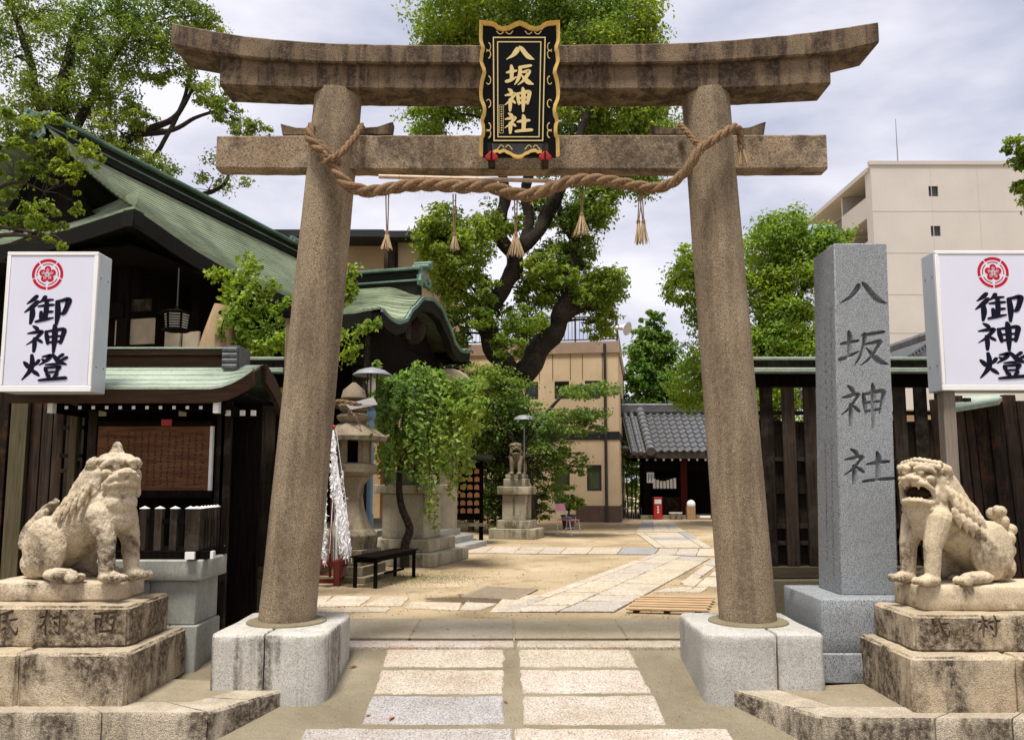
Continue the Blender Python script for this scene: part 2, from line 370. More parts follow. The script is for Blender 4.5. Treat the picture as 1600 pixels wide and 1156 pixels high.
def coppermat(name, pale, deep, brown, amt, sp=.35):
    m, t, b = newmat(name); v = coords(t)
    c = ramp(t, tnoise(t, v, 1.3, 6, .62), [(.3, deep), (.6, pale)])
    c = mix(t, ramp(t, tnoise(t, coords(t, (1.2, 1.2, 9)), 1.4, 7, .7), [(.46, 0.), (.72, amt)]), c, brown)
    c = mix(t, .6, c, ramp(t, tnoise(t, v, 38, 3, .6), [(.3, (.7,) * 3), (.6, (1.1,) * 3)]), 'MULTIPLY')
    t.links.new(c, b.inputs['Base Color']); b.inputs['Roughness'].default_value = .5; b.inputs['Specular IOR Level'].default_value = sp
    bump(t, b, tnoise(t, v, 30, 4), .25, .01); return m
M['copper'] = coppermat('verdigris_roof', (.25, .30, .185), (.125, .165, .10), (.085, .075, .045), .8)
M['copper_pale'] = coppermat('pale_verdigris', (.37, .435, .34), (.28, .355, .28), (.14, .14, .105), .6)
M['copper_ridge'] = coppermat('ridge_verdigris', (.15, .235, .18), (.07, .125, .10), (.03, .04, .028), .75)
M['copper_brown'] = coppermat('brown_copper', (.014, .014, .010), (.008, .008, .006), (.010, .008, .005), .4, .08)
M['tile'] = plain('roof_tile', (.12, .122, .13), .3, var=.6, scale=9, spec=.7)
M['tilegrey'] = plain('ridge_tile', (.10, .105, .11), .45, var=.4, scale=14)
M['plaster'] = plain('cream_plaster', (.70, .53, .33), .85, var=.1, scale=1.3, bs=.15, streaks=.16)
M['coping'] = plain('coping_render', (.40, .28, .20), .85, var=.15, scale=2)
M['plinth'] = plain('brown_plinth', (.12, .075, .055), .85, var=.2, scale=3)
M['apart'] = plain('apartment_render', (.52, .48, .43), .85, var=.07, scale=.4, streaks=.12, streakcol=(.30, .27, .24))
M['apart2'] = plain('apartment_return', (.48, .44, .39), .85, var=.05, scale=.4)
M['tanwall'] = plain('tan_wall', (.50, .36, .21), .85, var=.08, scale=2)
M['darktrim'] = plain('dark_trim', (.012, .0125, .015), .7, var=.2)
M['brownwall'] = plain('hall_render', (.38, .27, .15), .85, var=.15, scale=1.5)
M['panelpl'] = plain('old_plaster', (.34, .28, .19), .85, var=.2, scale=5)
M['glass'] = plain('window_glass', (.035, .04, .04), .08, var=.3, scale=2, spec=.6)
M['glassgreen'] = plain('blind_glass', (.07, .085, .04), .12, var=.2, scale=3, spec=.5)
M['sign'] = plain('sign_acrylic', (.66, .655, .75), .22, var=.05, scale=1.6, spec=.4, streaks=.22, streakcol=(.50, .46, .44))
M['signmetal'] = plain('sign_casing', (.50, .53, .57), .4, var=.06, scale=4, streaks=.12, streakcol=(.3, .3, .3))
M['ink'] = plain('black_print', (.006, .0055, .016), .5, var=.05, spec=.1)
M['redink'] = plain('red_print', (.46, .006, .02), .45, var=.04, spec=.15)
M['gold'] = plain('gilding', (.80, .53, .16), .42, metal=.25, var=.18, scale=25)
M['goldink'] = plain('gilded_letter', (.80, .62, .27), .45, metal=.15, var=.06, scale=20)
M['lacquer'] = plain('black_lacquer', (.003, .003, .003), .5, var=.2, spec=.12)
M['lacquer_grey'] = plain('worn_lacquer', (.06, .062, .06), .5, var=.3, scale=20)
M['red'] = plain('red_paint', (.42, .018, .02), .4, var=.1)
M['dots'] = plain('grey_wood_end', (.30, .29, .28), .8)
M['white'] = plain('white_paint', (.78, .77, .74), .55, var=.06)
M['paper'] = plain('white_paper', (.88, .88, .89), .8, var=.03, scale=30)
M['strips'] = leafmat('thin_white_paper', (.92, .92, .93), (.95, .95, .95), .98, .5, .9, (1, 1, 1))
M['pink'] = plain('pink_plastic', (.62, .25, .36), .5, var=.06)
M['steel'] = plain('grey_steel', (.22, .225, .235), .6, metal=.15, var=.12, scale=12)
M['blue'] = plain('blue_pipe', (.12, .21, .29), .45, var=.12, scale=8)
M['grating'] = plain('rusty_grating', (.28, .22, .15), .8, var=.3, scale=20)
M['iron'] = plain('dark_iron', (.05, .045, .04), .6, metal=.3, var=.3, scale=20)
M['rail'] = plain('railing_paint', (.035, .03, .03), .5, var=.15)
M['cardboard'] = plain('cardboard', (.33, .20, .11), .9, var=.15)
M['ema'] = plain('votive_wood', (.42, .19, .085), .7, var=.2, scale=14)
M['mark'] = plain('faded_ink', (.02, .010, .006), .7, var=.2)
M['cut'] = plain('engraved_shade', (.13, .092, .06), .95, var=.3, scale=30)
M['hollow_shade'] = plain('mouth_shade_brown', (.035, .022, .013), .95, var=.4, scale=30, spec=.05)  # near-black brown: shade of the open lion mouth, put into the colour
M['dryleaf'] = plain('dry_leaf', (.42, .14, .06), .8, var=.2, scale=30)
M['litter'] = leafmat('ground_litter', (.10, .07, .04), (.50, .42, .30), .8, 0.0, .9, (1, 1, 1))
M['soilbed'] = plain('joint_soil', (.065, .047, .028), .95, var=.3, scale=20)
M['soil'] = plain('soil', (.06, .045, .03), .95, var=.3, scale=20)
M['glow'] = plain('lantern_paper', (.62, .60, .50), .7, var=.05)

L_CAM = leafmat('camphor_leaf', (.12, .205, .022), (.33, .41, .055), .62, .48)
L_CAMD = leafmat('dark_camphor_leaf', (.10, .165, .022), (.27, .34, .055), .62, .48)
L_LIME = leafmat('bright_leaf', (.14, .25, .022), (.34, .45, .055), .62, .48)
L_GIN = leafmat('ginkgo_leaf', (.16, .25, .018), (.30, .38, .045), .75, .45)
L_WEEP = leafmat('weeping_leaf', (.15, .25, .035), (.36, .45, .10), .75, .5)
L_MAP = leafmat('maple_leaf', (.095, .175, .028), (.25, .335, .06), .58, .46)
L_CONE = leafmat('conical_tree_leaf', (.07, .16, .02), (.17, .28, .04), .6, .4)
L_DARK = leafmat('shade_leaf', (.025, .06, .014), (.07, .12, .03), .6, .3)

# ---------------------------------------------------------------- brush writing (100 x 100 squares, y down; x, y, width)
NE = [[(17, 6, 5), (24, 12, 9), (29, 20, 7)], [(5, 32, 4), (22, 28, 9), (39, 25, 8), (30, 42, 8), (18, 58, 6), (3, 71, 2)], [(22, 48, 7), (23, 70, 9), (22, 95, 6)], [(27, 50, 4), (34, 56, 8), (41, 63, 5)]]
GLYPH = {
 'eight': [[(43, 20, 8), (40, 36, 13), (28, 60, 10), (6, 82, 2)], [(50, 10, 3), (56, 20, 10), (70, 50, 12), (84, 72, 13), (98, 82, 4)]],
 'slope': [[(4, 42, 5), (20, 38, 9), (38, 34, 6)], [(20, 12, 6), (22, 30, 10), (21, 70, 8)], [(3, 80, 9), (18, 74, 9), (40, 60, 3)],
           [(48, 20, 6), (66, 17, 9), (90, 12, 7)], [(52, 18, 8), (51, 45, 9), (44, 72, 8), (32, 94, 2)], [(54, 42, 5), (68, 39, 8), (83, 36, 10), (76, 56, 9), (62, 78, 7), (44, 95, 2)], [(56, 52, 3), (68, 68, 9), (82, 84, 13), (99, 92, 3)]],
 'god': NE + [[(49, 24, 6), (52, 44, 9), (55, 68, 6)], [(50, 25, 6), (70, 21, 8), (92, 18, 10), (90, 42, 9), (86, 66, 6)], [(54, 44, 5), (70, 42, 7), (88, 40, 5)], [(55, 63, 5), (70, 61, 8), (87, 58, 6)], [(69, 2, 6), (71, 20, 11), (71, 60, 10), (70, 98, 5)]],
 'shrine': NE + [[(48, 44, 5), (66, 40, 10), (90, 37, 7)], [(68, 14, 6), (71, 34, 11), (69, 84, 9)], [(42, 87, 7), (66, 83, 9), (98, 80, 9)]],
 'honour': [[(27, 4, 8), (20, 16, 9), (7, 30, 3)], [(30, 22, 8), (20, 38, 10), (3, 58, 3)], [(19, 40, 7), (20, 66, 10), (17, 96, 5)], [(46, 6, 8), (42, 16, 7), (34, 26, 3)], [(38, 20, 5), (50, 18, 8), (63, 16, 5)], [(33, 38, 5), (50, 35, 8), (65, 33, 6)], [(50, 20, 7), (50, 50, 9), (49, 80, 7)], [(39, 56, 6), (40, 70, 8), (39, 84, 5)], [(50, 58, 5), (60, 56, 7), (65, 55, 4)], [(29, 89, 6), (48, 82, 8), (66, 76, 4)], [(72, 22, 6), (84, 19, 8), (98, 16, 11), (95, 40, 9), (88, 62, 8), (80, 60, 3)], [(74, 22, 8), (76, 60, 10), (74, 99, 5)]],
 'lamp': [[(6, 32, 5), (11, 40, 9), (15, 52, 6)], [(38, 26, 7), (33, 38, 7), (25, 48, 3)], [(22, 8, 6), (24, 34, 9), (20, 62, 9), (4, 92, 3)], [(22, 56, 4), (32, 68, 9), (40, 78, 5)], [(46, 14, 4), (56, 12, 8), (64, 10, 8), (56, 26, 8), (40, 42, 3)], [(45, 22, 4), (50, 27, 7), (54, 32, 4)], [(68, 6, 5), (76, 20, 9), (86, 34, 11), (99, 40, 4)], [(90, 6, 7), (84, 14, 7), (77, 20, 3)], [(99, 16, 7), (92, 23, 7), (84, 28, 3)], [(54, 42, 4), (68, 40, 7), (82, 38, 5)], [(54, 51, 6), (55, 60, 7), (57, 68, 5)], [(54, 52, 5), (70, 50, 7), (84, 48, 8), (81, 58, 7), (79, 67, 5)], [(57, 67, 5), (68, 66, 6), (79, 65, 5)], [(57, 72, 5), (61, 78, 8), (64, 86, 5)], [(80, 71, 7), (77, 78, 7), (72, 86, 4)], [(42, 94, 6), (66, 90, 9), (99, 86, 9)]],
 'west': [[(8, 18, 6), (48, 16, 8), (92, 12, 7)], [(15, 38, 7), (18, 62, 8), (21, 92, 6)], [(16, 39, 6), (50, 36, 7), (86, 33, 9), (83, 60, 8), (80, 90, 6)], [(20, 85, 6), (50, 83, 7), (80, 81, 6)], [(40, 18, 6), (40, 44, 8), (30, 66, 4)], [(60, 16, 6), (60, 48, 8), (66, 58, 7), (76, 58, 4)]],
 'village': [[(4, 32, 6), (24, 29, 8), (46, 26, 5)], [(26, 6, 6), (27, 40, 9), (26, 97, 5)], [(25, 36, 7), (17, 54, 7), (3, 70, 2)], [(28, 40, 4), (36, 48, 8), (45, 57, 4)], [(50, 34, 6), (72, 30, 8), (98, 27, 6)], [(78, 6, 6), (80, 40, 9), (79, 88, 8), (72, 92, 6), (64, 84, 3)], [(56, 48, 4), (62, 56, 9), (68, 66, 5)]],
 'clan': [[(76, 8, 8), (54, 16, 8), (28, 22, 4)], [(27, 20, 6), (28, 52, 9), (27, 86, 8), (36, 80, 6), (52, 70, 3)], [(28, 48, 5), (58, 44, 8), (94, 38, 6)], [(54, 18, 5), (60, 48, 8), (72, 76, 9), (90, 94, 9), (97, 84, 5), (97, 68, 2)]],
}
def cr_spline(p, k=7):
    out = []; n = len(p)
    for i in range(n - 1):
        a, b, c, d = p[max(i - 1, 0)], p[i], p[i + 1], p[min(i + 2, n - 1)]
        for j in range(k):
            t = j / k
            out.append(tuple(.5 * (2 * b[q] + (c[q] - a[q]) * t + (2 * a[q] - 5 * b[q] + 4 * c[q] - d[q]) * t * t + (3 * b[q] - a[q] - 3 * c[q] + d[q]) * t ** 3) for q in range(len(b))))
    out.append(tuple(p[-1])); return out
def strokes(g, fat=1.0):
    """each stroke as (left side, right side) point lists"""
    res = []
    for st in GLYPH[g]:
        p = cr_spline(st); L = []; Rr = []
        d0 = Vector((p[1][0] - p[0][0], p[1][1] - p[0][1])).normalized(); d1 = Vector((p[-1][0] - p[-2][0], p[-1][1] - p[-2][1])).normalized()
        w0, w1 = p[0][2] * fat, p[-1][2] * fat
        p = [(p[0][0] - d0.x * w0 * .42, p[0][1] - d0.y * w0 * .42, p[0][2] * .5)] + p + [(p[-1][0] + d1.x * w1 * .4, p[-1][1] + d1.y * w1 * .4, p[-1][2] * .45)]
        for i in range(len(p)):
            a, b = p[max(i - 1, 0)], p[min(i + 1, len(p) - 1)]
            d = Vector((b[0] - a[0], b[1] - a[1]))
            if d.length < 1e-6: d = d0.copy()
            d.normalize(); h = max(p[i][2], 1.5) * fat / 2
            L.append((p[i][0] - d.y * h, p[i][1] + d.x * h)); Rr.append((p[i][0] + d.y * h, p[i][1] - d.x * h))
        res.append((L, Rr))
    return res
def write(g, P, fat=1.0, lift=.0006, thick=0.0, v=False):
    """one character; P(u, w, depth) maps the square (u right, w down, 0..1) to space; depth > 0 is out of the surface"""
    mb = MB()
    for k, (L, Rr) in enumerate(strokes(g, fat)):
        d = lift + k * .0003; n = len(L)
        if not thick:
            mb.add([P(x / 100, y / 100, d) for x, y in L] + [P(x / 100, y / 100, d) for x, y in Rr], [(i, i + 1, n + i + 1, n + i) for i in range(n - 1)])
        else:
            lo = -thick
            q = .25 if v else 1.0
            mid = [((a[0] + b[0]) / 2, (a[1] + b[1]) / 2) for a, b in zip(L, Rr)]
            sh = lambda S: [(m_[0] + (s_[0] - m_[0]) * q, m_[1] + (s_[1] - m_[1]) * q) for s_, m_ in zip(S, mid)]
            L2, R2 = sh(L), sh(Rr)
            vs = [P(x / 100, y / 100, d) for x, y in L] + [P(x / 100, y / 100, d) for x, y in Rr] + [P(x / 100, y / 100, lo) for x, y in L2] + [P(x / 100, y / 100, lo) for x, y in R2]
            fs = []
            for i in range(n - 1):
                fs += [(i, i + 1, n + i + 1, n + i), (2 * n + i, 3 * n + i, 3 * n + i + 1, 2 * n + i + 1), (i, 2 * n + i, 2 * n + i + 1, i + 1), (n + i, n + i + 1, 3 * n + i + 1, 3 * n + i)]
            fs += [(0, n, 3 * n, 2 * n), (n - 1, 3 * n - 1, 4 * n - 1, 2 * n - 1)]
            mb.add(vs, fs)
    return mb
def carve(o, cutters, mat):
    """cut real grooves into a stone object"""
    o.data.materials.append(mat)
    for c in cutters:
        c.data.materials.clear(); c.data.materials.append(o.data.materials[0]); c.data.materials.append(mat)
        c.data.polygons.foreach_set('material_index', [1] * len(c.data.polygons))
        m = o.modifiers.new('carve', 'BOOLEAN'); m.operation = 'DIFFERENCE'; m.object = c; m.solver = 'EXACT'; m.use_self = True
    baked(o)
    for c in cutters: bpy.data.objects.remove(c)
    return o
# ================================================================ ground, approach, paving
def plane_rows(xs, ys, zf): return [[(x, y, zf(x, y)) for x in xs] for y in ys]
gx = [-300, -60, -20, -10, -5, 0, 5, 10, 20, 60, 300]
o = MB().sheet(plane_rows(gx, [8.17, 9, 12, 16, 22, 30, 45, 80, 200, 900], lambda x, y: 0.0)).build('courtyard_ground', M['sand']); o['kind'] = 'structure'
o = MB().sheet(plane_rows(gx, [-300, -60, -10, 0, 3.6, 5, 6, 7, 8.16], lambda x, y: rampz(y))).build('approach_ground', M['concrete']); o['kind'] = 'structure'

def slab_obj(parent, name, quad, top, th, mat, seed, n=7, jag=.010, lip=.012):
    """one paving stone: the four corners (x, y), an uneven outline, a softened edge; top is a height function"""
    rs = random.Random(seed); pts = []
    for i in range(4):
        a, b = Vector(quad[i]), Vector(quad[(i + 1) % 4]); L = (b - a).length; k = max(2, int(L / .09)) if n else 1
        nrm = Vector((-(b - a).y, (b - a).x)).normalized()
        for j in range(k):
            t = j / k
            q = a.lerp(b, t) + nrm * (noise.noise(Vector((seed * 1.7 + i * 9, t * L * 7, 0))) * jag + rs.uniform(-jag, jag) * .35)
            pts.append(q)
    c = sum(pts, Vector((0, 0))) / len(pts); N_ = len(pts); mb = MB()
    inner = [p + (c - p).normalized() * lip for p in pts]
    vs = [(p.x, p.y, top(p.x, p.y) - th) for p in pts] + [(p.x, p.y, top(p.x, p.y) - lip * .6) for p in pts] + [(p.x, p.y, top(p.x, p.y)) for p in inner]
    fs = [tuple(2 * N_ + i for i in range(N_))]
    for r in (0, 1): fs += [(r * N_ + i, r * N_ + (i + 1) % N_, (r + 1) * N_ + (i + 1) % N_, (r + 1) * N_ + i) for i in range(N_)]
    mb.add(vs, fs)
    return mb.build(name, mat, parent, smooth=.5)
def shrink(q, g):
    c = sum((Vector(p) for p in q), Vector((0, 0))) / 4
    return [tuple(Vector(p) + (c - Vector(p)).normalized() * g) for p in q]
xy = lambda p: (p.x, p.y)

ap = struct('approach_path')
rows = [((607, 1010), (788, 1010), (786, 1042), (599, 1042), (811, 1010), (984, 1010), (996, 1042), (812, 1042)),
        ((596, 1047), (787, 1047), (786, 1084), (583, 1084), (813, 1047), (999, 1047), (1016, 1083), (816, 1083)),
        ((581, 1088), (786, 1088), (787, 1132), (565, 1132), (818, 1088), (1022, 1087), (1042, 1132), (818, 1132)),
        ((478, 1139), (801, 1139), (800, 1190), (455, 1190), (804, 1139), (1136, 1139), (1172, 1190), (804, 1190)),
        ((446, 1196), (800, 1196), (800, 1260), (420, 1260), (805, 1196), (1180, 1196), (1210, 1260), (805, 1260))]
k = 0
for r in rows:
    for q in (r[:4], r[4:]):
        k += 1
        slab_obj(ap, 'paving_slab', [xy(GR(*p)) for p in q][::-1], lambda x, y: rampz(y) + .006, .10, M['slab'], k, jag=.02)

# threshold: low kerb course, smooth slabs, then the irregular stones
th = struct('threshold')
YK0, YK1 = 7.91, 8.165
xa, xb = -1.78, 1.86
for x0, x1 in ((-2.2, .02), (.045, 2.2)):
    MB().rbox(x0, x1, YK0, YK1, -.2, -.018, .012, .07, .006, int(x0 * 9)).build('kerb_stone', M['slab'], th)
slabx = [-2.4, -.98, .02, 1.1, 2.4]
for i in range(4):
    MB().rbox(slabx[i] + .006, slabx[i + 1] - .006, 8.175, 9.27, -.2, .012, .012, .12, .003, i + 3).build('threshold_slab', M['thresh'], th)
cs = struct('court_paving')
def pav(q, seed, z=.016, gap=.008, jag=.012, name='paving_stone'):
    slab_obj(cs, name, shrink([xy(G(*p)) for p in q][::-1], gap), lambda x, y: z, .06, M['paver'], seed, jag=jag)
pav([(470, 934), (520, 932), (492, 955), (450, 956)], 101); pav([(525, 932), (582, 933), (562, 947), (496, 949)], 102)
pav([(600, 933), (640, 934), (627, 948), (566, 947)], 103); pav([(496, 951), (610, 951), (604, 957), (492, 957)], 104)
pav([(642, 941), (722, 943), (717, 954), (630, 951)], 105); pav([(727, 942), (778, 944), (752, 954), (718, 954)], 106)
pav([(790, 931), (846, 931), (812, 957), (765, 957)], 107)
# diagonal path: perspective-true interpolation between four ground corners
def lattice(c00, c10, c01, c11, joints, seed, mat_z=.018, gap=.021, jag=.013):
    a, b, c, d = (Vector(xy(G(*p))) for p in (c00, c10, c01, c11))      # near-left, near-right, far-left, far-right
    MB().add([(q.x, q.y, .004) for q in (a, b, d, c)], [(0, 1, 2, 3)]).build('path_bed', M['soilbed'], cs)
    for col, js in joints:
        s0, s1 = col
        for i in range(len(js) - 1):
            t0, t1 = js[i], js[i + 1]
            P = lambda s, t: (a.lerp(b, s)).lerp(c.lerp(d, s), t)
            Lt = ((c - a).length + (d - b).length) / 2; e_ = min(.022 / Lt, (t1 - t0) * .2) if Lt > .9 else 0; q = [P(s0, t0 + e_), P(s1, t0 + e_), P(s1, t1 - e_), P(s0, t1 - e_)]
            slab_obj(cs, 'paving_stone', shrink([tuple(x) for x in q], gap), lambda x, y: mat_z, .06, M['paver'], seed + i * 7 + int(s0 * 50), jag=jag)
lattice((775, 957), (960, 957), (1022, 866), (1110, 873), [((0, .13), [0, .16, .37, .6, .82, 1]), ((.13, .52), [0, .07, .23, .4, .55, .78, 1]), ((.52, 1), [0, .12, .2, .38, .66, .9, 1])], 200)
lattice((1062, 912), (1080, 914), (1118, 872), (1132, 875), [((0, 1), [0, .3, .66, 1])], 260)
for k, q in enumerate([[(1066, 914), (1080, 905), (1098, 905), (1086, 917)], [(1088, 917), (1102, 903), (1150, 903), (1150, 917)], [(1040, 920), (1084, 917), (1080, 924), (1020, 926)], [(1086, 919), (1108, 918), (1096, 926), (1070, 926)],
                       [(1108, 900), (1114, 894), (1160, 894), (1160, 901)]]): pav(q, 300 + k)
jj = [0, .1, .22, .31, .43, .53, .62, .73, .85, 1]
lattice((640, 864), (1022, 867), (660, 853), (1030, 857), [((jj[i], jj[i + 1]), [0, 1]) for i in range(9)], 330)
lattice((1024, 867), (1128, 870), (1032, 857), (1130, 858), [((0, .3), [0, 1]), ((.3, .62), [0, 1]), ((.62, 1), [0, 1])], 360)
lattice((1024, 856), (1112, 856), (992, 832), (1072, 832), [((0, .16), [0, .4, .75, 1]), ((.16, .84), [0, .2, .42, .6, .82, 1]), ((.84, 1), [0, .5, 1])], 380)
lattice((994, 831), (1070, 831), (1004, 814), (1050, 814), [((0, .35), [0, .3, .7, 1]), ((.35, .7), [0, .45, 1]), ((.7, 1), [0, .3, .6, 1])], 420)
lattice((1130, 870), (1500, 878), (1132, 858), (1480, 862), [((i / 6, (i + 1) / 6), [0, 1]) for i in range(6)], 440)

# drain grate, pallet of slats, stray leaves
gq = [G(722, 934), G(806, 938), G(838, 922), G(760, 918)]
t = thing('drain_grate', 'rusty iron drain grate sunk in the sandy yard left of the paved path', 'drain grate', (gq[0].x, gq[0].y, 0))
fr = MB()
for i in range(4): fr.bar(gq[i] + Vector((0, 0, .012)), gq[(i + 1) % 4] + Vector((0, 0, .012)), .05, .02)
fr.build('frame', M['grating'], t); mb = MB(); mb.add([g + Vector((0, 0, .0035)) for g in gq], [(0, 1, 2, 3)]); mb.build('pit', M['soil'], t)
proto = None
for i in range(11):
    s = (i + 1) / 12; a = gq[0].lerp(gq[3], s); b_ = gq[1].lerp(gq[2], s)
    MB().bar(a + Vector((0, 0, .014)), b_ + Vector((0, 0, .014)), .06, .018).build('grate_bar', M['grating'], t)
pq = [G(978, 950, .05), G(1105, 953, .05), G(1117, 934, .05), G(1000, 932, .05)]
t = thing('slatted_cover', 'pale wooden slatted cover lying on the paving by the right pillar', 'wooden cover', (pq[0].x, pq[0].y, 0))
for i in range(6):
    s = i / 5; a = pq[0].lerp(pq[3], s); b_ = pq[1].lerp(pq[2], s)
    MB().bar(a + Vector((0, 0, .012 * (i % 2) * .3)), b_, .10, .022).build('slat', M['wood_tan'], t, bevel=.004)
for s in (.12, .5, .88):
    a = pq[0].lerp(pq[1], s); b_ = pq[3].lerp(pq[2], s); MB().bar(a - Vector((0, 0, .03)), b_ - Vector((0, 0, .03)), .06, .04).build('bearer', M['wood_dark'], t)
rs = random.Random(5); dl = None
for i, (px, py) in enumerate([(552, 1043), (612, 1124), (1112, 1098), (790, 1098), (700, 985), (530, 950), (690, 895), (640, 905), (740, 905), (600, 915), (900, 900), (665, 893), (720, 882), (575, 1120)]):
    p = GR(px, py) if py > 1005 else G(px, py, .02 if py > 925 else .006)
    s = .045 if i < 2 else rs.uniform(.014, .03); a = rs.uniform(0, 6)
    d = Vector((math.cos(a), math.sin(a), 0)) * s; e = Vector((-d.y, d.x, 0)) * .45
    mb = MB(); h = Vector((0, 0, .02 + s * .15)); mb.add([p - d + h * .4, p + e + h, p + d * 1.1 + h * .5, p - e + h * .9], [(0, 1, 2), (0, 2, 3)])
    lab = ['curled orange leaf lying on concrete beside the left pillar base', 'orange leaf on the lower edge of the third left slab', 'dry leaf on concrete near the right kerb stones', 'dry leaf in the gap between the lower left and right slabs', 'dry leaf on the grey threshold slab left of centre', 'dry leaf on the irregular paving nearest the bench', 'dry leaf on the sand right of the mossy pedestal', 'dry leaf on the sand between bench and pedestal corner', 'dry leaf on the sand midway between bench and drain grate', 'dry leaf on the sand just before the bench', 'dry leaf on the sand beside the diagonal path', 'dry leaf at the front corner of the mossy pedestal', 'dry leaf farthest back near the mossy pedestal step', 'dry leaf left of the third left slab'][i]
    tag(mb.build('fallen_leaf', M['dryleaf'], None, base=p), lab, 'leaf', 'dry leaves scattered on the ground')

# raised side platforms with their kerb stones
def platform(sgn, outer, inner, joints):
    t = struct('side_platform')
    zt = -.135
    mb = MB(); poly = [(sgn * 14, 8.3)] + [(p[0], p[1]) for p in inner] + [(sgn * 14, inner[-1][1])]
    if sgn > 0: poly = [(p[0], p[1]) for p in inner][::-1]; poly = [(sgn * 14, inner[-1][1])] + poly + [(sgn * 14, 9.2)]
    else: poly = [(sgn * 14, 9.2)] + [(p[0], p[1]) for p in inner] + [(sgn * 14, inner[-1][1])]
    mb.prism_z(poly, -.75, zt - .004); mb.build('platform_top', M['platform'], t)
    def along(line, s):
        L = [0]
        for i in range(len(line) - 1): L.append(L[-1] + (Vector(line[i + 1]) - Vector(line[i])).length)
        s *= L[-1]
        for i in range(len(line) - 1):
            if s <= L[i + 1] + 1e-9:
                return Vector(line[i]).lerp(Vector(line[i + 1]), (s - L[i]) / (L[i + 1] - L[i]))
    for k in range(len(joints) - 1):
        s0, s1 = joints[k] + .0015, joints[k + 1] - .0015; n = max(3, int((s1 - s0) * 60)); vs = []; mb = MB()
        ring = []
        for i in range(n + 1):
            s = s0 + (s1 - s0) * i / n; a = along(outer, s); c_ = along(inner, s); e = .006 * (noise.noise(Vector((s * 90, k, sgn))) )
            dn = (a - c_).normalized(); a2 = a + dn * e
            zz = rampz(a2.y) - .1
            prof = [(a2.x, a2.y, zz)]
            H = zt - zz
            for q in (.35, .5, .65, .8, .93):
                w_ = noise.noise(Vector((s * 70, q * 6, k + 3))) * .008
                b2 = a2 + dn * w_; prof.append((b2.x, b2.y, zz + H * q))
            b2 = a2 - dn * .014; prof.append((b2.x, b2.y, zt - .002 + noise.noise(Vector((s * 40, 1, k))) * .003))
            prof += [(c_.x, c_.y, zt), (c_.x, c_.y, zz)]
            ring.append(prof)
        for r in ring: vs += r
        m_ = len(ring[0]); fs = [tuple(range(m_))[::-1], tuple((n) * m_ + i for i in range(m_))]
        for i in range(n):
            for j in range(m_): fs.append((i * m_ + j, i * m_ + (j + 1) % m_, (i + 1) * m_ + (j + 1) % m_, (i + 1) * m_ + j))
        mb.add(vs, fs); mb.build('kerb_stone', M['kerb'], t, smooth=.5)
    return t
zt = -.135
lo_ = [xy(G(480, 1066, zt)), xy(G(324, 1112, zt)), (-6.0, G(0, 1114, zt).y)]
li_ = [xy(G(412, 1066, zt)), xy(G(302, 1096, zt)), (-6.0, G(0, 1099, zt).y)]
platform(-1, lo_, li_, [0, .125, .205, .36, .55, .78, 1])
ro_ = [xy(G(1130, 1073, zt)), xy(G(1290, 1120, zt)), (6.0, G(1600, 1126, zt).y)]
ri_ = [xy(G(1205, 1074, zt)), xy(G(1300, 1103, zt)), (6.0, G(1600, 1111, zt).y)]
platform(1, ro_, ri_, [0, .145, .36, .47, .66, 1])

# ================================================================ buildings
TH = R(16); U = Vector((math.sin(TH), math.cos(TH), 0)); V_ = Vector((math.cos(TH), -math.sin(TH), 0)); Z = Vector((0, 0, 1))
cpt = W(210, 325, 11.5); O = Vector((cpt.x, cpt.y, 0))
HP = lambda a, b, z: O + U * a + V_ * b + Z * z
hall = thing('main_hall', 'dark timber shrine hall with a big green copper roof and curved porch', 'shrine hall', tuple(O))
ZC = cpt.z
EB = 4.95
def eave_z(d): return EB + (ZC - EB) * math.exp(-(max(d, 0) / 1.5) ** 1.3)
RA0, RA1, RB, RZ = .2, 8.25, -2.36, 7.02
def roofz(a, b):
    """main right slope: concave between eave (b=0) and ridge"""
    t = min(max(-b / -RB, 0), 1); e = eave_z(a)
    return e + (RZ - e) * (t ** 1.18)
NC = 26
def courses(surf, n, mb, lip=.022, m=26):
    for k in range(n):
        t0, t1 = k / n, (k + 1) / n + .012
        lo = [surf(t0, s / m) + Z * lip for s in range(m + 1)]; up = [surf(min(t1, 1), s / m) + Z * .002 for s in range(m + 1)]
        un = [surf(t0, s / m) - Z * .01 for s in range(m + 1)]
        mb.sheet([un, lo]); mb.sheet([lo, up])
    return mb
def mainsurf(t, s):
    a0 = .0 + (RA0 + .35) * t ** .6 - .25 * math.sin(t * math.pi) * .6; a = a0 + (10.5 - a0) * s; b = RB * t
    lift = .16 * math.exp(-((a - a0) / .55) ** 2) * (t ** .7)
    return HP(a, b, roofz(a, b) + lift)
courses(mainsurf, NC, MB(), .034).build('copper_slope', M['copper'], hall, smooth=.4)
def leftsurf(t, s):
    p = mainsurf(t, s); rel = p - O; a = rel.dot(U); b = rel.dot(V_); return HP(a, 2 * RB - b, p.z)
courses(leftsurf, 12, MB(), .03).build('copper_slope', M['copper'], hall, smooth=.4)
# front hip under the gable
def front(t, s):
    b = s * 2 * RB; d = min(-b, 2 * -RB + b); a = t * 1.25
    b = b * (1 - t * .42) + RB * t * .42
    return HP(a, b, eave_z(d) + (5.75 - EB) * t ** 1.25)
courses(front, 12, MB(), .03).build('copper_skirt', M['copper'], hall, smooth=.4)
mb = MB(); g0 = [HP(.75, 0.55 * RB, 5.5), HP(.75, RB * 1.45, 5.5), HP(.75, RB, 6.8)]
mb.add(g0, [(0, 1, 2)]); mb.build('gable', M['wood_black'], hall)
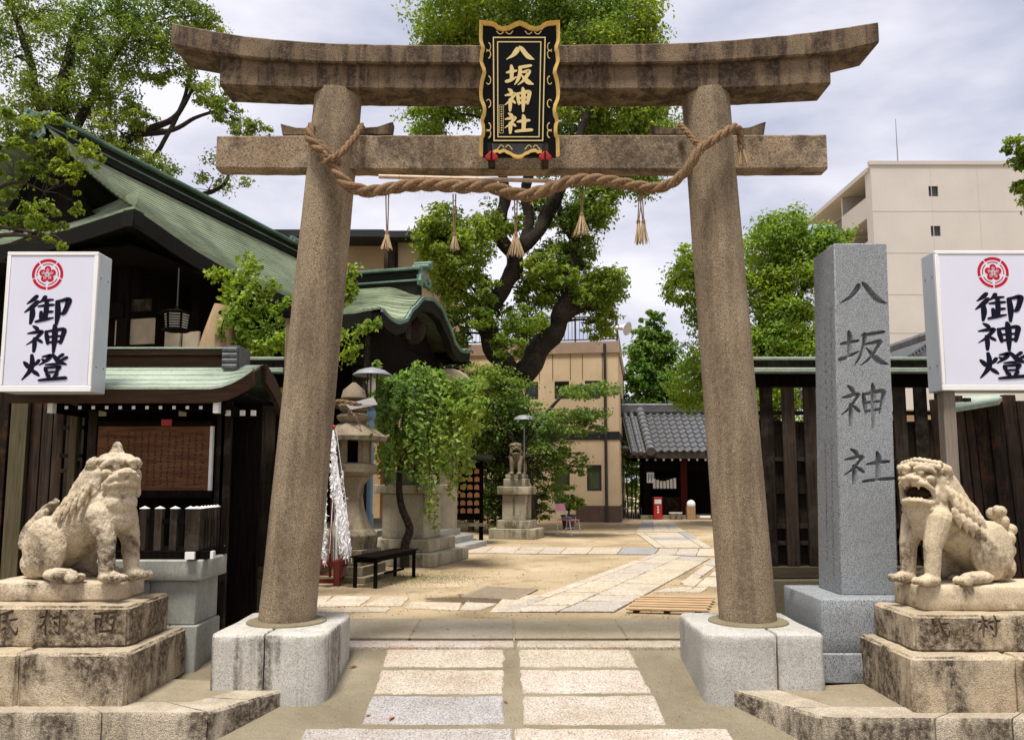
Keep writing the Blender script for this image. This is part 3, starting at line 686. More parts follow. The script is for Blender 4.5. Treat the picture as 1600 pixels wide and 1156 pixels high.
# fascia under the eaves
mb = MB()
for i in range(24):
    a0, a1 = i * .44, (i + 1) * .44
    P = lambda a, dz, b=0.0: HP(a, b, eave_z(a) + dz)
    mb.hexa([P(a0, -.26, -.02), P(a1, -.26, -.02), P(a1, -.26, -.2), P(a0, -.26, -.2), P(a0, -.012), P(a1, -.012), P(a1, -.012, -.2), P(a0, -.012, -.2)])
mb.build('eave_fascia', M['copper_brown'], hall, smooth=.5)
mb = MB()
for i in range(16):
    b0, b1 = i / 16 * 2 * RB, (i + 1) / 16 * 2 * RB
    e = lambda b: eave_z(min(-b, -2 * RB + b))
    P = lambda b, dz, a=0.0: HP(a, b, e(b) + dz)
    mb.hexa([P(b0, -.24, .02), P(b1, -.24, .02), P(b1, -.24, .2), P(b0, -.24, .2), P(b0, -.012, 0), P(b1, -.012, 0), P(b1, -.012, .2), P(b0, -.012, .2)])
mb.build('eave_fascia', M['copper_brown'], hall, smooth=.5)
# soffit: rafters
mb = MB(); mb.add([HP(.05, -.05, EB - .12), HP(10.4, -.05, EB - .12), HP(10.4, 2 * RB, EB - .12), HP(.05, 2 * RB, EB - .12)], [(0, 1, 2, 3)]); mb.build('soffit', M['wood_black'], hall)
# ridge: box beam with a green cap and the curled end
mb = MB(); mb.obox(O, U, V_, Z, RA0 + .25, RA1, RB - .17, RB + .17, RZ - .10, RZ + .17); mb.build('ridge_beam', M['copper_brown'], hall, bevel=.02)
mb = MB(); mb.obox(O, U, V_, Z, RA0 + .2, RA1 + .05, RB - .27, RB + .27, RZ + .173, RZ + .225)
mb.obox(O, U, V_, Z, RA0 + .22, RA1 + .03, RB - .21, RB + .21, RZ + .02, RZ + .045); mb.build('ridge_cap', M['copper_ridge'], hall, bevel=.01)
def ridge_end(parent, org, du, dv, sc):
    r = MB(); P = lambda x, y, z: org + dv * x * sc + du * y * sc + Z * z * sc
    r.prism([(-.30, -.28), (-.36, .06), (-.2, .12), (-.24, .34), (0, .46), (.24, .34), (.2, .12), (.36, .06), (.30, -.28), (0, -.12)], lambda p: P(p[0], -.08, p[1]), lambda p: P(p[0], .06, p[1]))
    for sx in (-1, 1):
        r.tube([P(sx * .30, -.1, -.3), P(sx * .46, -.1, -.16), P(sx * .42, -.1, .02), P(sx * .27, -.1, .0), P(sx * .3, -.1, -.1)], [.07 * sc, .065 * sc, .055 * sc, .045 * sc, .03 * sc], 8)
        r.tube([P(sx * .14, -.3, .4), P(sx * .14, .3, .4)], .07 * sc, 10)
    r.tube([P(0, -.36, .52), P(0, .3, .52)], .08 * sc, 10)
    e = r.build('ridge_end', M['copper_ridge'], parent, smooth=.5); return e
ridge_end(hall, HP(RA0 + .25, RB, RZ - .06), U, V_, .52); ridge_end(hall, HP(RA1, RB, RZ + .1), -U, V_, .6)
# porch roof with the undulating gable
AC, AH, BG = 6.88, 2.5, 1.80
def kz(s):                                             # gable profile
    q = abs(s); ks = [(0, 5.36), (.2, 5.28), (.4, 4.98), (.58, 4.62), (.72, 4.52), (.86, 4.54), (1, 4.63)]
    for (x0, y0), (x1, y1) in zip(ks, ks[1:]):
        if q <= x1: u_ = (q - x0) / (x1 - x0); u_ = u_ * u_ * (3 - 2 * u_) * .6 + u_ * .4; return y0 + (y1 - y0) * u_
    return ks[-1][1]
def gz(s): q = abs(s); return 5.74 - 1.16 * (q * .62 + .38 * (1 - (1 - q) ** 2)) if q < 1 else 4.58
def sm(x): x = min(max(x, 0), 1); return x * x * (3 - 2 * x)
def psurf(side):
    def f(t, s):
        q = side * (1 - t); b = -1.6 + (BG + 1.6) * s; k = sm((b - .8) / 1.0)
        return HP(AC + q * AH, b, gz(q) * (1 - k) + (kz(q) + .03) * k)
    return f
courses(psurf(-1), 22, MB(), .036).build('porch_slope', M['copper'], hall, smooth=.35)
courses(psurf(1), 26, MB(), .026).build('porch_slope', M['copper'], hall, smooth=.35)
mb = MB(); ns = 40; ring = []
for i in range(ns + 1):
    s = -1 + 2 * i / ns; a = AC + s * (AH + .05); z = kz(s) + .02; h = .30 - .06 * abs(s)
    ring.append([HP(a, BG + .05, z), HP(a, BG + .02, z - h), HP(a, BG - .14, z - h), HP(a, BG - .14, z - .01)])
mb.sheet([[r[j] for r in ring] for j in (0, 1, 2, 3, 0)]); mb.build('porch_bargeboard', M['copper_brown'], hall, smooth=.5)
mb = MB()
for i in range(ns):
    s0, s1 = -1 + 2 * i / ns, -1 + 2 * (i + 1) / ns
    mb.bar(HP(AC + s0 * (AH + .05), BG + .055, kz(s0) + .0), HP(AC + s1 * (AH + .05), BG + .055, kz(s1) + .0), .05, .07)
mb.build('bargeboard_edge', M['copper_ridge'], hall)
mb = MB()
mb.obox(O, U, V_, Z, AC - AH - .02, AC - AH + .1, -1.6, BG, 4.3, 4.60); mb.build('porch_fascia', M['copper_brown'], hall)
MB().obox(O, U, V_, Z, AC + AH - .1, AC + AH + .02, -1.6, BG, 4.3, 4.60).build('porch_fascia', M['copper_brown'], hall)
mb = MB(); mb.obox(O, U, V_, Z, AC - .13, AC + .13, -2.2, 1.55, 5.45, 6.0); mb.build('porch_ridge', M['copper_brown'], hall, bevel=.02)
mb = MB(); mb.obox(O, U, V_, Z, AC - .22, AC + .22, -2.2, 1.62, 6.003, 6.06); mb.obox(O, U, V_, Z, AC - .17, AC + .17, -2.2, 1.58, 5.76, 5.8); mb.build('porch_ridge_cap', M['copper_ridge'], hall, bevel=.01)
ridge_end(hall, HP(AC, 1.6, 5.84), -V_, U, .62)
# gable back, walls, posts
mb = MB(); mb.prism([(AC + (-1 + 2 * i / 20) * (AH - .15), kz(-1 + 2 * i / 20) - .16) for i in range(21)] + [(AC + AH - .15, 3.9), (AC - AH + .15, 3.9)], lambda p: HP(p[0], BG - .55, p[1]), lambda p: HP(p[0], BG - .5, p[1]))
mb.obox(O, U, V_, Z, AC - AH + .2, AC + AH - .2, -1.5, BG - .5, 4.28, 4.32); mb.build('porch_ceiling', M['wood_black'], hall)
mb = MB()
for s in (-1, 1): mb.obox(O, U, V_, Z, AC - .06 + s * .22 - .1, AC + s * .22 + .16, BG - .48, BG - .40, 4.5, 4.95)
mb.ell(HP(AC, BG - .42, 4.7), (.3, .1, .3), 12, 8); mb.build('carved_strut', M['wood_dark'], hall)
for a in (AC - AH + .5, AC + AH - .5):
    MB().obox(O, U, V_, Z, a - .13, a + .13, BG - .75, BG - .49, 0, 4.3).build('porch_post', M['wood_dark'], hall, bevel=.02)
MB().obox(O, U, V_, Z, AC - AH + .2, AC + AH - .2, BG - .74, BG - .5, 3.65, 3.9).build('porch_beam', M['wood_black'], hall, bevel=.01)
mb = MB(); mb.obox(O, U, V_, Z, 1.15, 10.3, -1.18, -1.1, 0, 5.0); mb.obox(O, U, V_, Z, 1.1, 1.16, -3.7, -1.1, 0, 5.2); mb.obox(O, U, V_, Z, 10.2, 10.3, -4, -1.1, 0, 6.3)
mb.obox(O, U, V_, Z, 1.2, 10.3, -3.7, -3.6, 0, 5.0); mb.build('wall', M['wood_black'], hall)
for a in (1.1, 2.6, 4.2, 9.6): MB().obox(O, U, V_, Z, a - .11, a + .11, -1.09, -.87, 0, 4.9).build('post', M['wood_black'], hall, bevel=.015)
for b in (-1.9, -2.8): MB().obox(O, U, V_, Z, .98, 1.095, b - .1, b + .1, 0, 4.9).build('post', M['wood_black'], hall, bevel=.015)
MB().obox(O, U, V_, Z, .95, 1.09, -3.7, -.95, 4.0, 4.25).build('head_beam', M['wood_black'], hall, bevel=.015)
def frontpanel(x0, y0, x1, y1, mat):                  # on the wall a = 1.1
    def hit(px, py):
        a_, dy, dz = ray(px, py); d = Vector((a_, dy, dz)); o_ = Vector((0, 0, CAMH)); k_ = ((HP(1.07, 0, 0) - o_).dot(U)) / d.dot(U); return o_ + d * k_
    p, q = hit(x0, y1), hit(x1, y0); bb = [(p - O).dot(V_), (q - O).dot(V_)]
    MB().obox(O, U, V_, Z, 1.045, 1.09, bb[0], bb[1], p.z, q.z).build('plaster_panel', mat, hall, bevel=.004)
frontpanel(180, 497, 242, 540, M['panelpl']); frontpanel(258, 516, 283, 545, M['panelpl']); frontpanel(286, 518, 312, 545, M['panelpl']); frontpanel(196, 467, 236, 488, M['wood_dark'])
MB().obox(O, U, V_, Z, -.1, 10, -1.2, 1.2, 0, .55).build('stone_podium', M['oldstone'], hall)
for i in range(4):
    MB().obox(O, U, V_, Z, 5.0, 8.8, 1.2 + (3 - i) * .32, 1.2 + (4 - i) * .32 + .001 * i, 0, .14 * (i + 1) - .002).build('stone_step', M['grey'], hall, bevel=.012)

# hanging lantern at the hall eave
p = W(276, 500, 11.6)
t = thing('hanging_lantern', 'small caged paper lantern hanging in the dark under the hall eave', 'lantern', tuple(p))
mb = MB(); mb.lathe([(.14, .13), (.26, .10), (.24, .085), (.13, .085)], p, 6, rz=.2); mb.lathe([(.02, .2), (.03, .13)], p, 8); mb.build('roof', M['wood_black'], t)
mb = MB(); mb.lathe([(.15, -.12), (.17, .08)], p, 6, rz=.2); mb.build('paper_body', M['glow'], t)
mb = MB()
for k in range(6):
    a = math.pi / 3 * k + .2; d = Vector((math.cos(a), math.sin(a), 0)); d2 = Vector((math.cos(a + math.pi / 3), math.sin(a + math.pi / 3), 0))
    mb.bar(p + d * .165 - Z * .15, p + d * .185 + Z * .09, .022)
    for q in range(1, 6): mb.bar(p + d * (.158 + q * .004) + Z * (-.13 + q * .035), p + d2 * (.158 + q * .004) + Z * (-.13 + q * .035), .012)
mb.lathe([(.2, -.16), (.2, -.135)], p, 6, rz=.2); mb.build('cage', M['wood_black'], t)
MB().tube([p + Z * .19, p + Z * .75], .01, 6).build('chain', M['iron'], t)

# ---- pale brown hall with dark eaves behind
t = thing('brown_building', 'brown rendered building with flat dark eaves behind the green roofs', 'building', tuple(W(540, 640, 27) * Vector((1, 1, 0)) if False else (W(540, 640, 27).x, 27, 0)))
a = W(405, 410, 27); b_ = W(600, 410, 27); c_ = W(700, 410, 25.5)
MB().box(a.x, b_.x, 27, 33, 0, W(500, 372, 27).z).build('wall', M['brownwall'], t)
MB().box(W(622, 410, 25.5).x, c_.x, 25.5, 33, 0, W(640, 370, 25.5).z).build('wall', M['tanwall'], t)
MB().box(W(400, 380, 26).x, W(600, 380, 26).x, 25.9, 34, W(500, 371, 26).z, W(500, 360, 26).z).build('flat_eave', M['darktrim'], t)
MB().box(W(596, 380, 25).x, W(690, 380, 25).x, 24.9, 34, W(600, 372, 25).z, W(600, 362, 25).z).build('flat_eave', M['darktrim'], t)
MB().box(W(607, 400, 25.4).x, W(618, 400, 25.4).x, 25.3, 25.6, 0, W(610, 370, 25.4).z).build('downpipe', M['wood_dark'], t)

# ---- cream office
YO = 30.0
zt_, zb_ = W(960, 533, YO).z, 0.0
x0, x1 = W(690, 600, YO).x, W(966, 600, YO).x
cof = thing('office_building', 'cream two-storey office with dark band, brown plinth and roof railing', 'building', (x1, YO, 0)); cof.rotation_euler = (0, 0, R(-9))
wx = [(818, 840), (866, 889), (914, 938)]
# wall as a ring of boxes round the openings
op = [(W(l, 600, YO).x, W(r, 600, YO).x, W(800, 622, YO).z, W(800, 594, YO).z) for l, r in wx] + [(W(l, 740, YO).x, W(r, 740, YO).x, W(800, 767, YO).z, W(800, 726, YO).z) for l, r in ((866, 890), (917, 940))] + [(W(770, 600, YO).x, W(792, 600, YO).x, W(800, 622, YO).z, W(800, 594, YO).z)]
def wall_with_openings(mb, X0, X1, Z0, Z1, ops, y0, y1):
    xs = sorted({X0, X1} | {o_[0] for o_ in ops} | {o_[1] for o_ in ops}); zs = sorted({Z0, Z1} | {o_[2] for o_ in ops} | {o_[3] for o_ in ops})
    for i in range(len(xs) - 1):
        run = None
        for k_ in range(len(zs) - 1):
            cx, cz = (xs[i] + xs[i + 1]) / 2, (zs[k_] + zs[k_ + 1]) / 2
            hole = any(o_[0] < cx < o_[1] and o_[2] < cz < o_[3] for o_ in ops)
            if not hole: run = (zs[k_] if run is None else run[0], zs[k_ + 1])
            if (hole or k_ == len(zs) - 2) and run: mb.box(xs[i], xs[i + 1], y0, y1, run[0], run[1]); run = None
mb = MB(); wall_with_openings(mb, x0, x1, 0, zt_, op, YO, YO + .25); mb.box(x1 - .25, x1, YO + .25, YO + 9, 0, zt_); mb.box(x0, x1 - .25, YO + 8.8, YO + 9, 0, zt_); mb.box(x0, x1 - .25, YO + .25, YO + 8.8, zt_ - .3, zt_ - .1)
mb.box(x0, x0 + .2, YO + .25, YO + 8.8, 0, zt_ - .3); mb.build('wall', M['plaster'], cof)
for (l, r, z0, z1) in op:
    f = MB(); f.box(l, r, YO + .05, YO + .11, z0, z0 + .09); f.box(l, r, YO + .05, YO + .11, z1 - .09, z1); f.box(l, l + .09, YO + .05, YO + .11, z0 + .09, z1 - .09); f.box(r - .09, r, YO + .05, YO + .11, z0 + .09, z1 - .09)
    f = f.build('window', M['rail'], cof)
    MB().box(l + .07, r - .07, YO + .07, YO + .09, z0 + .07, z1 - .07).build('pane', M['glassgreen'] if z0 < 2.5 else M['glass'], f)
mb = MB(); mb.box(x0 - .02, x1 + .02, YO - .02, YO, W(800, 687, YO).z, W(800, 674, YO).z); mb.box(x1, x1 + .02, YO, YO + 9, W(800, 687, YO).z, W(800, 674, YO).z); mb.build('band', M['darktrim'], cof)
mb = MB(); mb.box(W(900, 800, YO).x, x1 + .03, YO - .03, YO, 0, W(800, 790, YO).z); mb.box(x1, x1 + .03, YO, YO + 9, 0, W(800, 790, YO).z); mb.build('plinth', M['plinth'], cof)
MB().tube([(W(947, 700, YO).x, YO - .1, 0.05), (W(947, 700, YO).x, YO - .1, zt_ - .1)], .055, 8).build('downpipe', M['rail'], cof)
for px in (793, 842, 863, 891, 910, 941): MB().box(W(px, 560, YO).x - .012, W(px, 560, YO).x + .012, YO - .012, YO, W(800, 592, YO).z, zt_ - .35).build('panel_joint', M['plinth'], cof)
mb = MB(); mb.box(x0 - .05, x1 + .06, YO - .06, YO, zt_ - .42, zt_); mb.box(x1, x1 + .06, YO, YO + 9, zt_ - .42, zt_); mb.build('coping', M['coping'], cof)
for (y_, z0, z1) in ((YO + 2.5, 4.0, 4.9), (YO + 4.5, 4.0, 4.9), (YO + 2.5, 1, 2.2), (YO + 5, 1, 2.2)):
    f = MB().box(x1 + .001, x1 + .025, y_, y_ + .8, z0, z1).build('window', M['rail'], cof); MB().box(x1 + .025, x1 + .032, y_ + .08, y_ + .72, z0 + .08, z1 - .08).build('pane', M['glass'], f)
MB().ell((x1 + .2, YO + .5, W(880, 700, YO).z), (.16, .1, .1)).build('wall_lamp', M['iron'], cof)
# roof railing
rl = thing('roof_railing', 'thin dark railing along the flat roof of the cream office', 'railing', (x1, YO, zt_)); rl.rotation_euler = (0, 0, R(-9))
zr = W(960, 492, YO).z
MB().box(x0, x1, YO + .1, YO + .15, zr - .05, zr).build('top_rail', M['rail'], rl); MB().box(x0, x1, YO + .1, YO + .14, zt_ + .08, zt_ + .12).build('bottom_rail', M['rail'], rl)
MB().box(x1 - .12, x1 - .07, YO + .15, YO + 8, zr - .05, zr).build('top_rail', M['rail'], rl)
n_ = 46; first = None
for i in range(n_ + 1):
    x = x0 + (x1 - x0) * i / n_; wd = .05 if i % 11 == 2 or i == n_ else .018
    if i % 11 == 2 or i == n_: MB().box(x - .05, x + .01, YO + .09, YO + .16, zt_, zr - .05).build('post', M['rail'], rl)
    elif first is None: first = MB().box(x - .009, x + .009, YO + .115, YO + .133, zt_ + .12, zr - .05).build('baluster', M['rail'], rl); fx = x
    else: c2 = first.copy(); C.objects.link(c2); c2.location = (x - fx, 0, 0)
t = thing('roof_loudspeaker', 'pale horn loudspeaker on a thin arm at the office roof corner', 'loudspeaker', tuple(W(962, 505, YO)))
p = W(966, 512, YO - .2)
MB().tube([p + Vector((-.35, .3, .05)), p + Vector((.2, 0, -.0)), p + Vector((.32, -.1, -.06))], [.05, .1, .26], 12).build('horn', M['white'], t, smooth=.6)
MB().bar(p + Vector((-.7, .35, .5)), p + Vector((.35, .35, .5)), .03).build('arm', M['steel'], t); MB().bar(p + Vector((-.2, .3, .05)), p + Vector((-.2, .35, .5)), .03).build('bracket', M['steel'], t)

# ---- gate house with pantiles
YG = 32.0
gx0, gx1 = W(985, 700, YG).x, W(1215, 700, YG).x
gt = thing('gate_house', 'low timber gatehouse with grey pantile roof and dark open front', 'gatehouse', ((gx0 + gx1) / 2, YG + 2, 0))
ze = W(1000, 707, YG).z; zrg = W(1000, 646, YG + 2.4).z
def gs(x, t): return Vector((x, YG + 2.4 * t, ze + (zrg - ze) * (.85 * t + .15 * t * t)))
mb = MB(); mb.sheet([[gs(gx0, t_ / 6), gs(gx1, t_ / 6)] for t_ in range(7)]); mb.sheet([[Vector((x, 2 * (YG + 2.4) - p.y, p.z)) for x, p in ((gx0, gs(gx0, t_ / 6)), (gx1, gs(gx1, t_ / 6)))] for t_ in range(7)]); mb.build('roof_bed', M['tilegrey'], gt)
pitch = 11.2 * m_at(YG + 1); ncol = int((gx1 - gx0 - .9) / pitch); nrow = 9
# one tile: an S-shaped pan
tl = MB(); sl = (gs(0, 1) - gs(0, 0)); Lr = sl.length / nrow; d = sl.normalized(); nn = Vector((0, -d.z, d.y))
prof = [(-.5, .0), (-.36, .05), (-.2, .0), (0, -.03), (.2, .0), (.36, .055), (.5, .075)]
tl.sheet([[Vector((u_ * pitch, 0, 0)) + nn * (h * 3.1 * pitch * 1.1) + nn * .05 for u_, h in prof], [Vector((u_ * pitch, 0, 0)) + d * Lr * 1.12 + nn * (h * 3.1 * pitch * 1.1) + nn * .012 for u_, h in prof]])
tl.sheet([[Vector((u_ * pitch, 0, 0)) + nn * (h * 3.1 * pitch * 1.1) + nn * .05 for u_, h in prof], [Vector((u_ * pitch, 0, 0)) + nn * (h * 3.1 * pitch * 1.1) + nn * .0 for u_, h in prof]])
tl0 = tl.build('pantile', M['tile'], gt, smooth=.9); first = True
for i in range(ncol):
    for j in range(nrow):
        if first: o = tl0; first = False
        else: o = tl0.copy(); C.objects.link(o)
        p = gs(gx0 + .9 + pitch * (i + .5), 0) + d * (Lr * j)
        p = Vector((p.x, p.y, p.z)); o.location = p + nn * .02
def rolled(xc, r, name='verge_roll'):
    a, b_ = gs(xc, -.06), gs(xc, 1.0)
    mb = MB()
    for j in range(10):
        p, q = a.lerp(b_, j / 10), a.lerp(b_, (j + 1) / 10 + .01); mb.tube([p + nn * (r * .8), q + nn * (r * .72)], [r, r * .88], 10)
    return mb.build(name, M['tile'], gt, smooth=.7)
rolled(gx0 + .75, .19); rolled(gx0 + .38, .09); rolled(gx0 + .12, .09)
mb = MB(); mb.box(gx0 - .1, gx1, YG + 2.25, YG + 2.55, zrg - .05, zrg + .28); mb.build('ridge', M['tilegrey'], gt)
mb = MB(); mb.box(gx0 - .12, gx1, YG + 2.2, YG + 2.6, zrg + .05, zrg + .09)
mb.tube([(gx0 - .15, YG + 2.4, zrg + .32), (gx1, YG + 2.4, zrg + .32)], .10, 10); mb.build('ridge_roll', M['tile'], gt, smooth=.7)
mb = MB(); mb.ell((gx0 - .15, YG + 2.3, zrg + .2), (.12, .2, .3)); mb.tube([(gx0 - .3, YG + 2.3, zrg + .55), (gx0 - .1, YG + 2.3, zrg + .4)], [.05, .1], 8); mb.build('ridge_end', M['tilegrey'], gt, smooth=.6)
MB().box(gx0 + .0, gx1, YG - .02, YG + .1, ze - .2, ze - .03).build('eave_board', M['wood_dark'], gt)
first = None
for i in range(18):
    x = gx0 + .3 + i * .32
    if x > gx1: break
    r_ = MB().box(x - .045, x + .045, YG - .06, YG + 1.4, ze - .32, ze - .22).build('rafter', M['wood_black'], gt) if first is None else None
    e_ = MB().box(x - .035, x + .035, YG - .068, YG - .061, ze - .31, ze - .24).build('rafter_tip', M['dots'], gt)
    if first is None: first = r_
MB().box(gx0, gx1, YG + .0, YG + 2.4, ze - .218, ze - .204).build('soffit', M['wood_black'], gt)
wl = W(1010, 760, YG + 1).x
mb = MB(); mb.box(wl, gx1, YG + 2.3, YG + 2.4, .15, ze - .25); mb.box(wl - .06, wl, YG + .9, YG + 2.4, .15, ze - .2); mb.build('wall', M['wood_black'], gt)
for px, mt in ((1010, 'wood_black'), (1068, 'wood_red'), (1118, 'wood_red')):
    x = W(px, 760, YG + .9).x; MB().box(x - .13, x + .13, YG + .8, YG + 1.06, .15, ze - .2).build('post', M['wood_black'] if mt != 'wood_red' else M['red_dark'], gt, bevel=.01)
MB().box(wl - .3, gx1, YG + .6, YG + 2.6, 0, .15).build('stone_sill', M['oldstone'], gt, bevel=.015)
MB().box(W(1013, 790, YG + 1).x, W(1068, 790, YG + 1).x, YG + .95, YG + 1.02, .15, .85).build('lower_panel', M['wood_hoard'], gt)
MB().box(wl, gx1, YG + .9, YG + 1.0, ze - .7, ze - .2).build('lintel', M['wood_black'], gt)
def gp(px, py, y=YG + .75): return W(px, py, y)
a, b_ = gp(1021, 763), gp(1056, 749)
cu = tag(MB().box(a.x, b_.x, YG + .84, YG + .86, a.z, b_.z + .1).build('striped_curtain', M['wood_black'], None, base=(a.x, YG + .85, a.z)), 'black and white striped curtain hung inside the gatehouse front', 'curtain')
for i in range(7):
    x = a.x + (b_.x - a.x) * i / 6.6; st = .12 * (abs(i - 2.6) / 3)
    MB().box(x, x + .10, YG + .822, YG + .838, a.z, a.z + .27 + st).build('white_stripe', M['white'], cu, base=None if False else (a.x, YG + .85, a.z)).location = (0, 0, 0)
a, b_ = gp(1011, 754), gp(1022, 738)
t = thing('white_notice', 'white paper notice with black writing on the gatehouse post', 'notice', (a.x, YG + .78, a.z))
MB().box(a.x, b_.x, YG + .775, YG + .79, a.z, b_.z).build('sheet', M['paper'], t)
mb = MB()
for q in range(4): mb.box(a.x + .06 + q * .06 - .012, a.x + .06 + q * .06 + .012, YG + .77, YG + .774, a.z + .06 + .1 * (q % 2), b_.z - .05)
mb.build('writing', M['ink'], t)
for i, (px, lab) in enumerate(((1026, 'red fire extinguisher box with white label at the gatehouse left post'), (1116, 'red box beside the right pillar, at the gatehouse doorway'))):
    p = gp(px, 806); p.z = 0.15 if i == 0 else 0
    t = thing('extinguisher_box', lab, 'extinguisher box', (p.x, YG + .5, .0), 'red boxes in front of the gatehouse')
    y_ = YG + .4
    MB().box(p.x - .16, p.x + .16, y_, y_ + .25, 0.02, .78).build('box', M['red'], t, bevel=.02); MB().box(p.x - .175, p.x + .175, y_ - .02, y_ + .27, .782, .86).build('lid', M['red'], t, bevel=.02)
    MB().box(p.x - .13, p.x + .13, y_ - .008, y_ - .001, .6, .775).build('label', M['white'], t)
    mb = MB()
    for q in range(3): mb.box(p.x - .03, p.x + .03, y_ - .008, y_ - .001, .24 + q * .1, .31 + q * .1)
    mb.build('lettering', M['white'], t)
for i, px in enumerate((1049, 1058)):
    p = gp(px, 806); t = thing('plant_pot', ['pale tub at gatehouse wall, nearer the red box', 'pale tub at gatehouse wall, nearer the cardboard carton'][i], 'tub', (p.x, YG + .45, 0), 'tubs on the gatehouse step')
    MB().lathe([(.09, .0), (.14, .22), (.15, .23), (.15, .26), (.13, .26), (.11, .2)], (p.x, YG + .45, 0.02), 14).build('tub', M['grey'], t, smooth=.6)
    MB().lathe([(.155, .22), (.155, .245)], (p.x, YG + .45, 0.02), 14).build('rim', M['white'], t, smooth=.6)
p = gp(1077, 806); t = thing('carton', 'brown cardboard carton holding a plastic bag on the gatehouse step', 'carton', (p.x, YG + .45, 0))
MB().box(p.x - .16, p.x + .16, YG + .35, YG + .6, .01, .5).build('carton_box', M['cardboard'], t, bevel=.01)
MB().ell((p.x + .02, YG + .47, .58), (.17, .12, .17), 10, 7).build('bag', M['paper'], t)
p = gp(1098, 803); tag(MB().box(p.x - .2, p.x + .2, YG + .3, YG + .45, .06, .14).build('white_board', M['white'], None, base=(p.x, YG + .4, 0), bevel=.01), 'short white board lying at the gatehouse doorway', 'board')

# ---- apartment block on the right
YA = 52.0
ax0, ax1 = W(1362, 300, YA).x, W(1600, 300, YA).x + 9
az = W(1362, 258, YA).z
ap_ = thing('apartment_block', 'tall pale beige apartment block with balconies and small square windows', 'apartment block', ((ax0 + ax1) / 2, YA + 6, 0))
ops = []
for py in (299, 361, 424, 487, 550):
    l, r = W(1451, 299, YA).x, W(1466, 299, YA).x; ops.append((l, r, W(1460, py + 8, YA).z, W(1460, py - 8, YA).z))
mb = MB(); wall_with_openings(mb, ax0, ax1, 0, az, ops, YA, YA + .3); mb.box(ax1 - .3, ax1, YA + .3, YA + 16, 0, az); mb.box(ax0 + 2.1, ax1 - .3, YA + 15.7, YA + 16, 0, az); mb.box(ax0, ax0 + .3, YA + .3, YA + .9, 0, az - .36); mb.box(ax0 + 2.2, ax1 - .3, YA + .3, YA + 15.7, az - .5, az - .25); mb.build('wall', M['apart'], ap_)
for l, r, z0, z1 in ops:
    f = MB(); f.box(l, r, YA + .1, YA + .16, z0, z0 + .08); f.box(l, r, YA + .1, YA + .16, z1 - .08, z1); f.box(l, l + .08, YA + .1, YA + .16, z0 + .08, z1 - .08); f.box(r - .08, r, YA + .1, YA + .16, z0 + .08, z1 - .08)
    f = f.build('window', M['rail'], ap_); MB().box(l + .08, r - .08, YA + .12, YA + .14, z0 + .08, z1 - .08).build('pane', M['glass'], f)
MB().box(ax0 - .1, ax1, YA - .08, YA + .2, az + .002, az + .25).build('parapet_cap', M['apart2'], ap_)
for q in (0.28, .5, .72):
    x = ax0 + (W(1600, 300, YA).x - ax0) * q * 1.4; MB().box(x - .02, x + .02, YA - .012, YA, 0, az).build('joint', M['apart2'], ap_)
for py in (330, 395, 460, 520): z_ = W(1460, py, YA).z; MB().box(ax0, ax1, YA - .012, YA, z_ - .02, z_ + .02).build('joint', M['apart2'], ap_)
# recessed balcony side, seen at a slant: the left flank runs back with a roof slab and balconies
bx = ax0 + 2.1
LB = 11.5
MB().box(bx - 2.2, bx, YA + .31, YA + LB, az - .35, az - .05).build('roof_slab', M['apart2'], ap_)
MB().box(bx - .25, bx, YA + 2.1, YA + LB, 0, az - .36).build('flank_wall', M['apart2'], ap_)
flo = 2.95
for k in range(5):
    zf = az - flo * (k + 1)
    if zf < 0: break
    MB().box(bx - 1.9, bx - .26, YA + .4, YA + LB, zf - .2, zf).build('balcony_floor', M['apart2'], ap_)
    MB().box(bx - 2.0, bx - 1.88, YA + .4, YA + 5.2, zf - .25, zf + 1.15).build('balcony_parapet', M['apart'], ap_)
    MB().box(bx - 2.0, bx - 1.88, YA + 10, YA + LB, zf - .25, zf + 1.15).build('balcony_parapet', M['apart'], ap_)
    MB().box(bx - 1.9, bx - .26, YA + 5.2, YA + 5.4, zf + .002, zf + flo - .36 if k else az - .36).build('balcony_screen', M['apart2'], ap_)
    for y_ in (YA + 2.6, YA + 7, YA + 11): MB().box(bx - .29, bx - .252, y_, y_ + 1.8, zf + .05, zf + 2.1).build('balcony_door', M['glass'], ap_)
    bl = MB()
    for q in range(20): bl.bar((bx - 1.93, YA + 5.5 + q * .22, zf), (bx - 1.93, YA + 5.5 + q * .22, zf + 1.1), .03)
    bl.bar((bx - 1.93, YA + 5.4, zf + 1.1), (bx - 1.93, YA + 10, zf + 1.1), .05); bl.build('balcony_railing', M['rail'], ap_)
p = W(1403, 256, YA + 3); tag(MB().tube([p - Z * .6, p + Z * 1.6, p + Z * 3.2], [.05, .035, .02], 6).build('roof_mast', M['steel'], None, base=p), 'thin grey lightning rod on the apartment roof', 'mast')

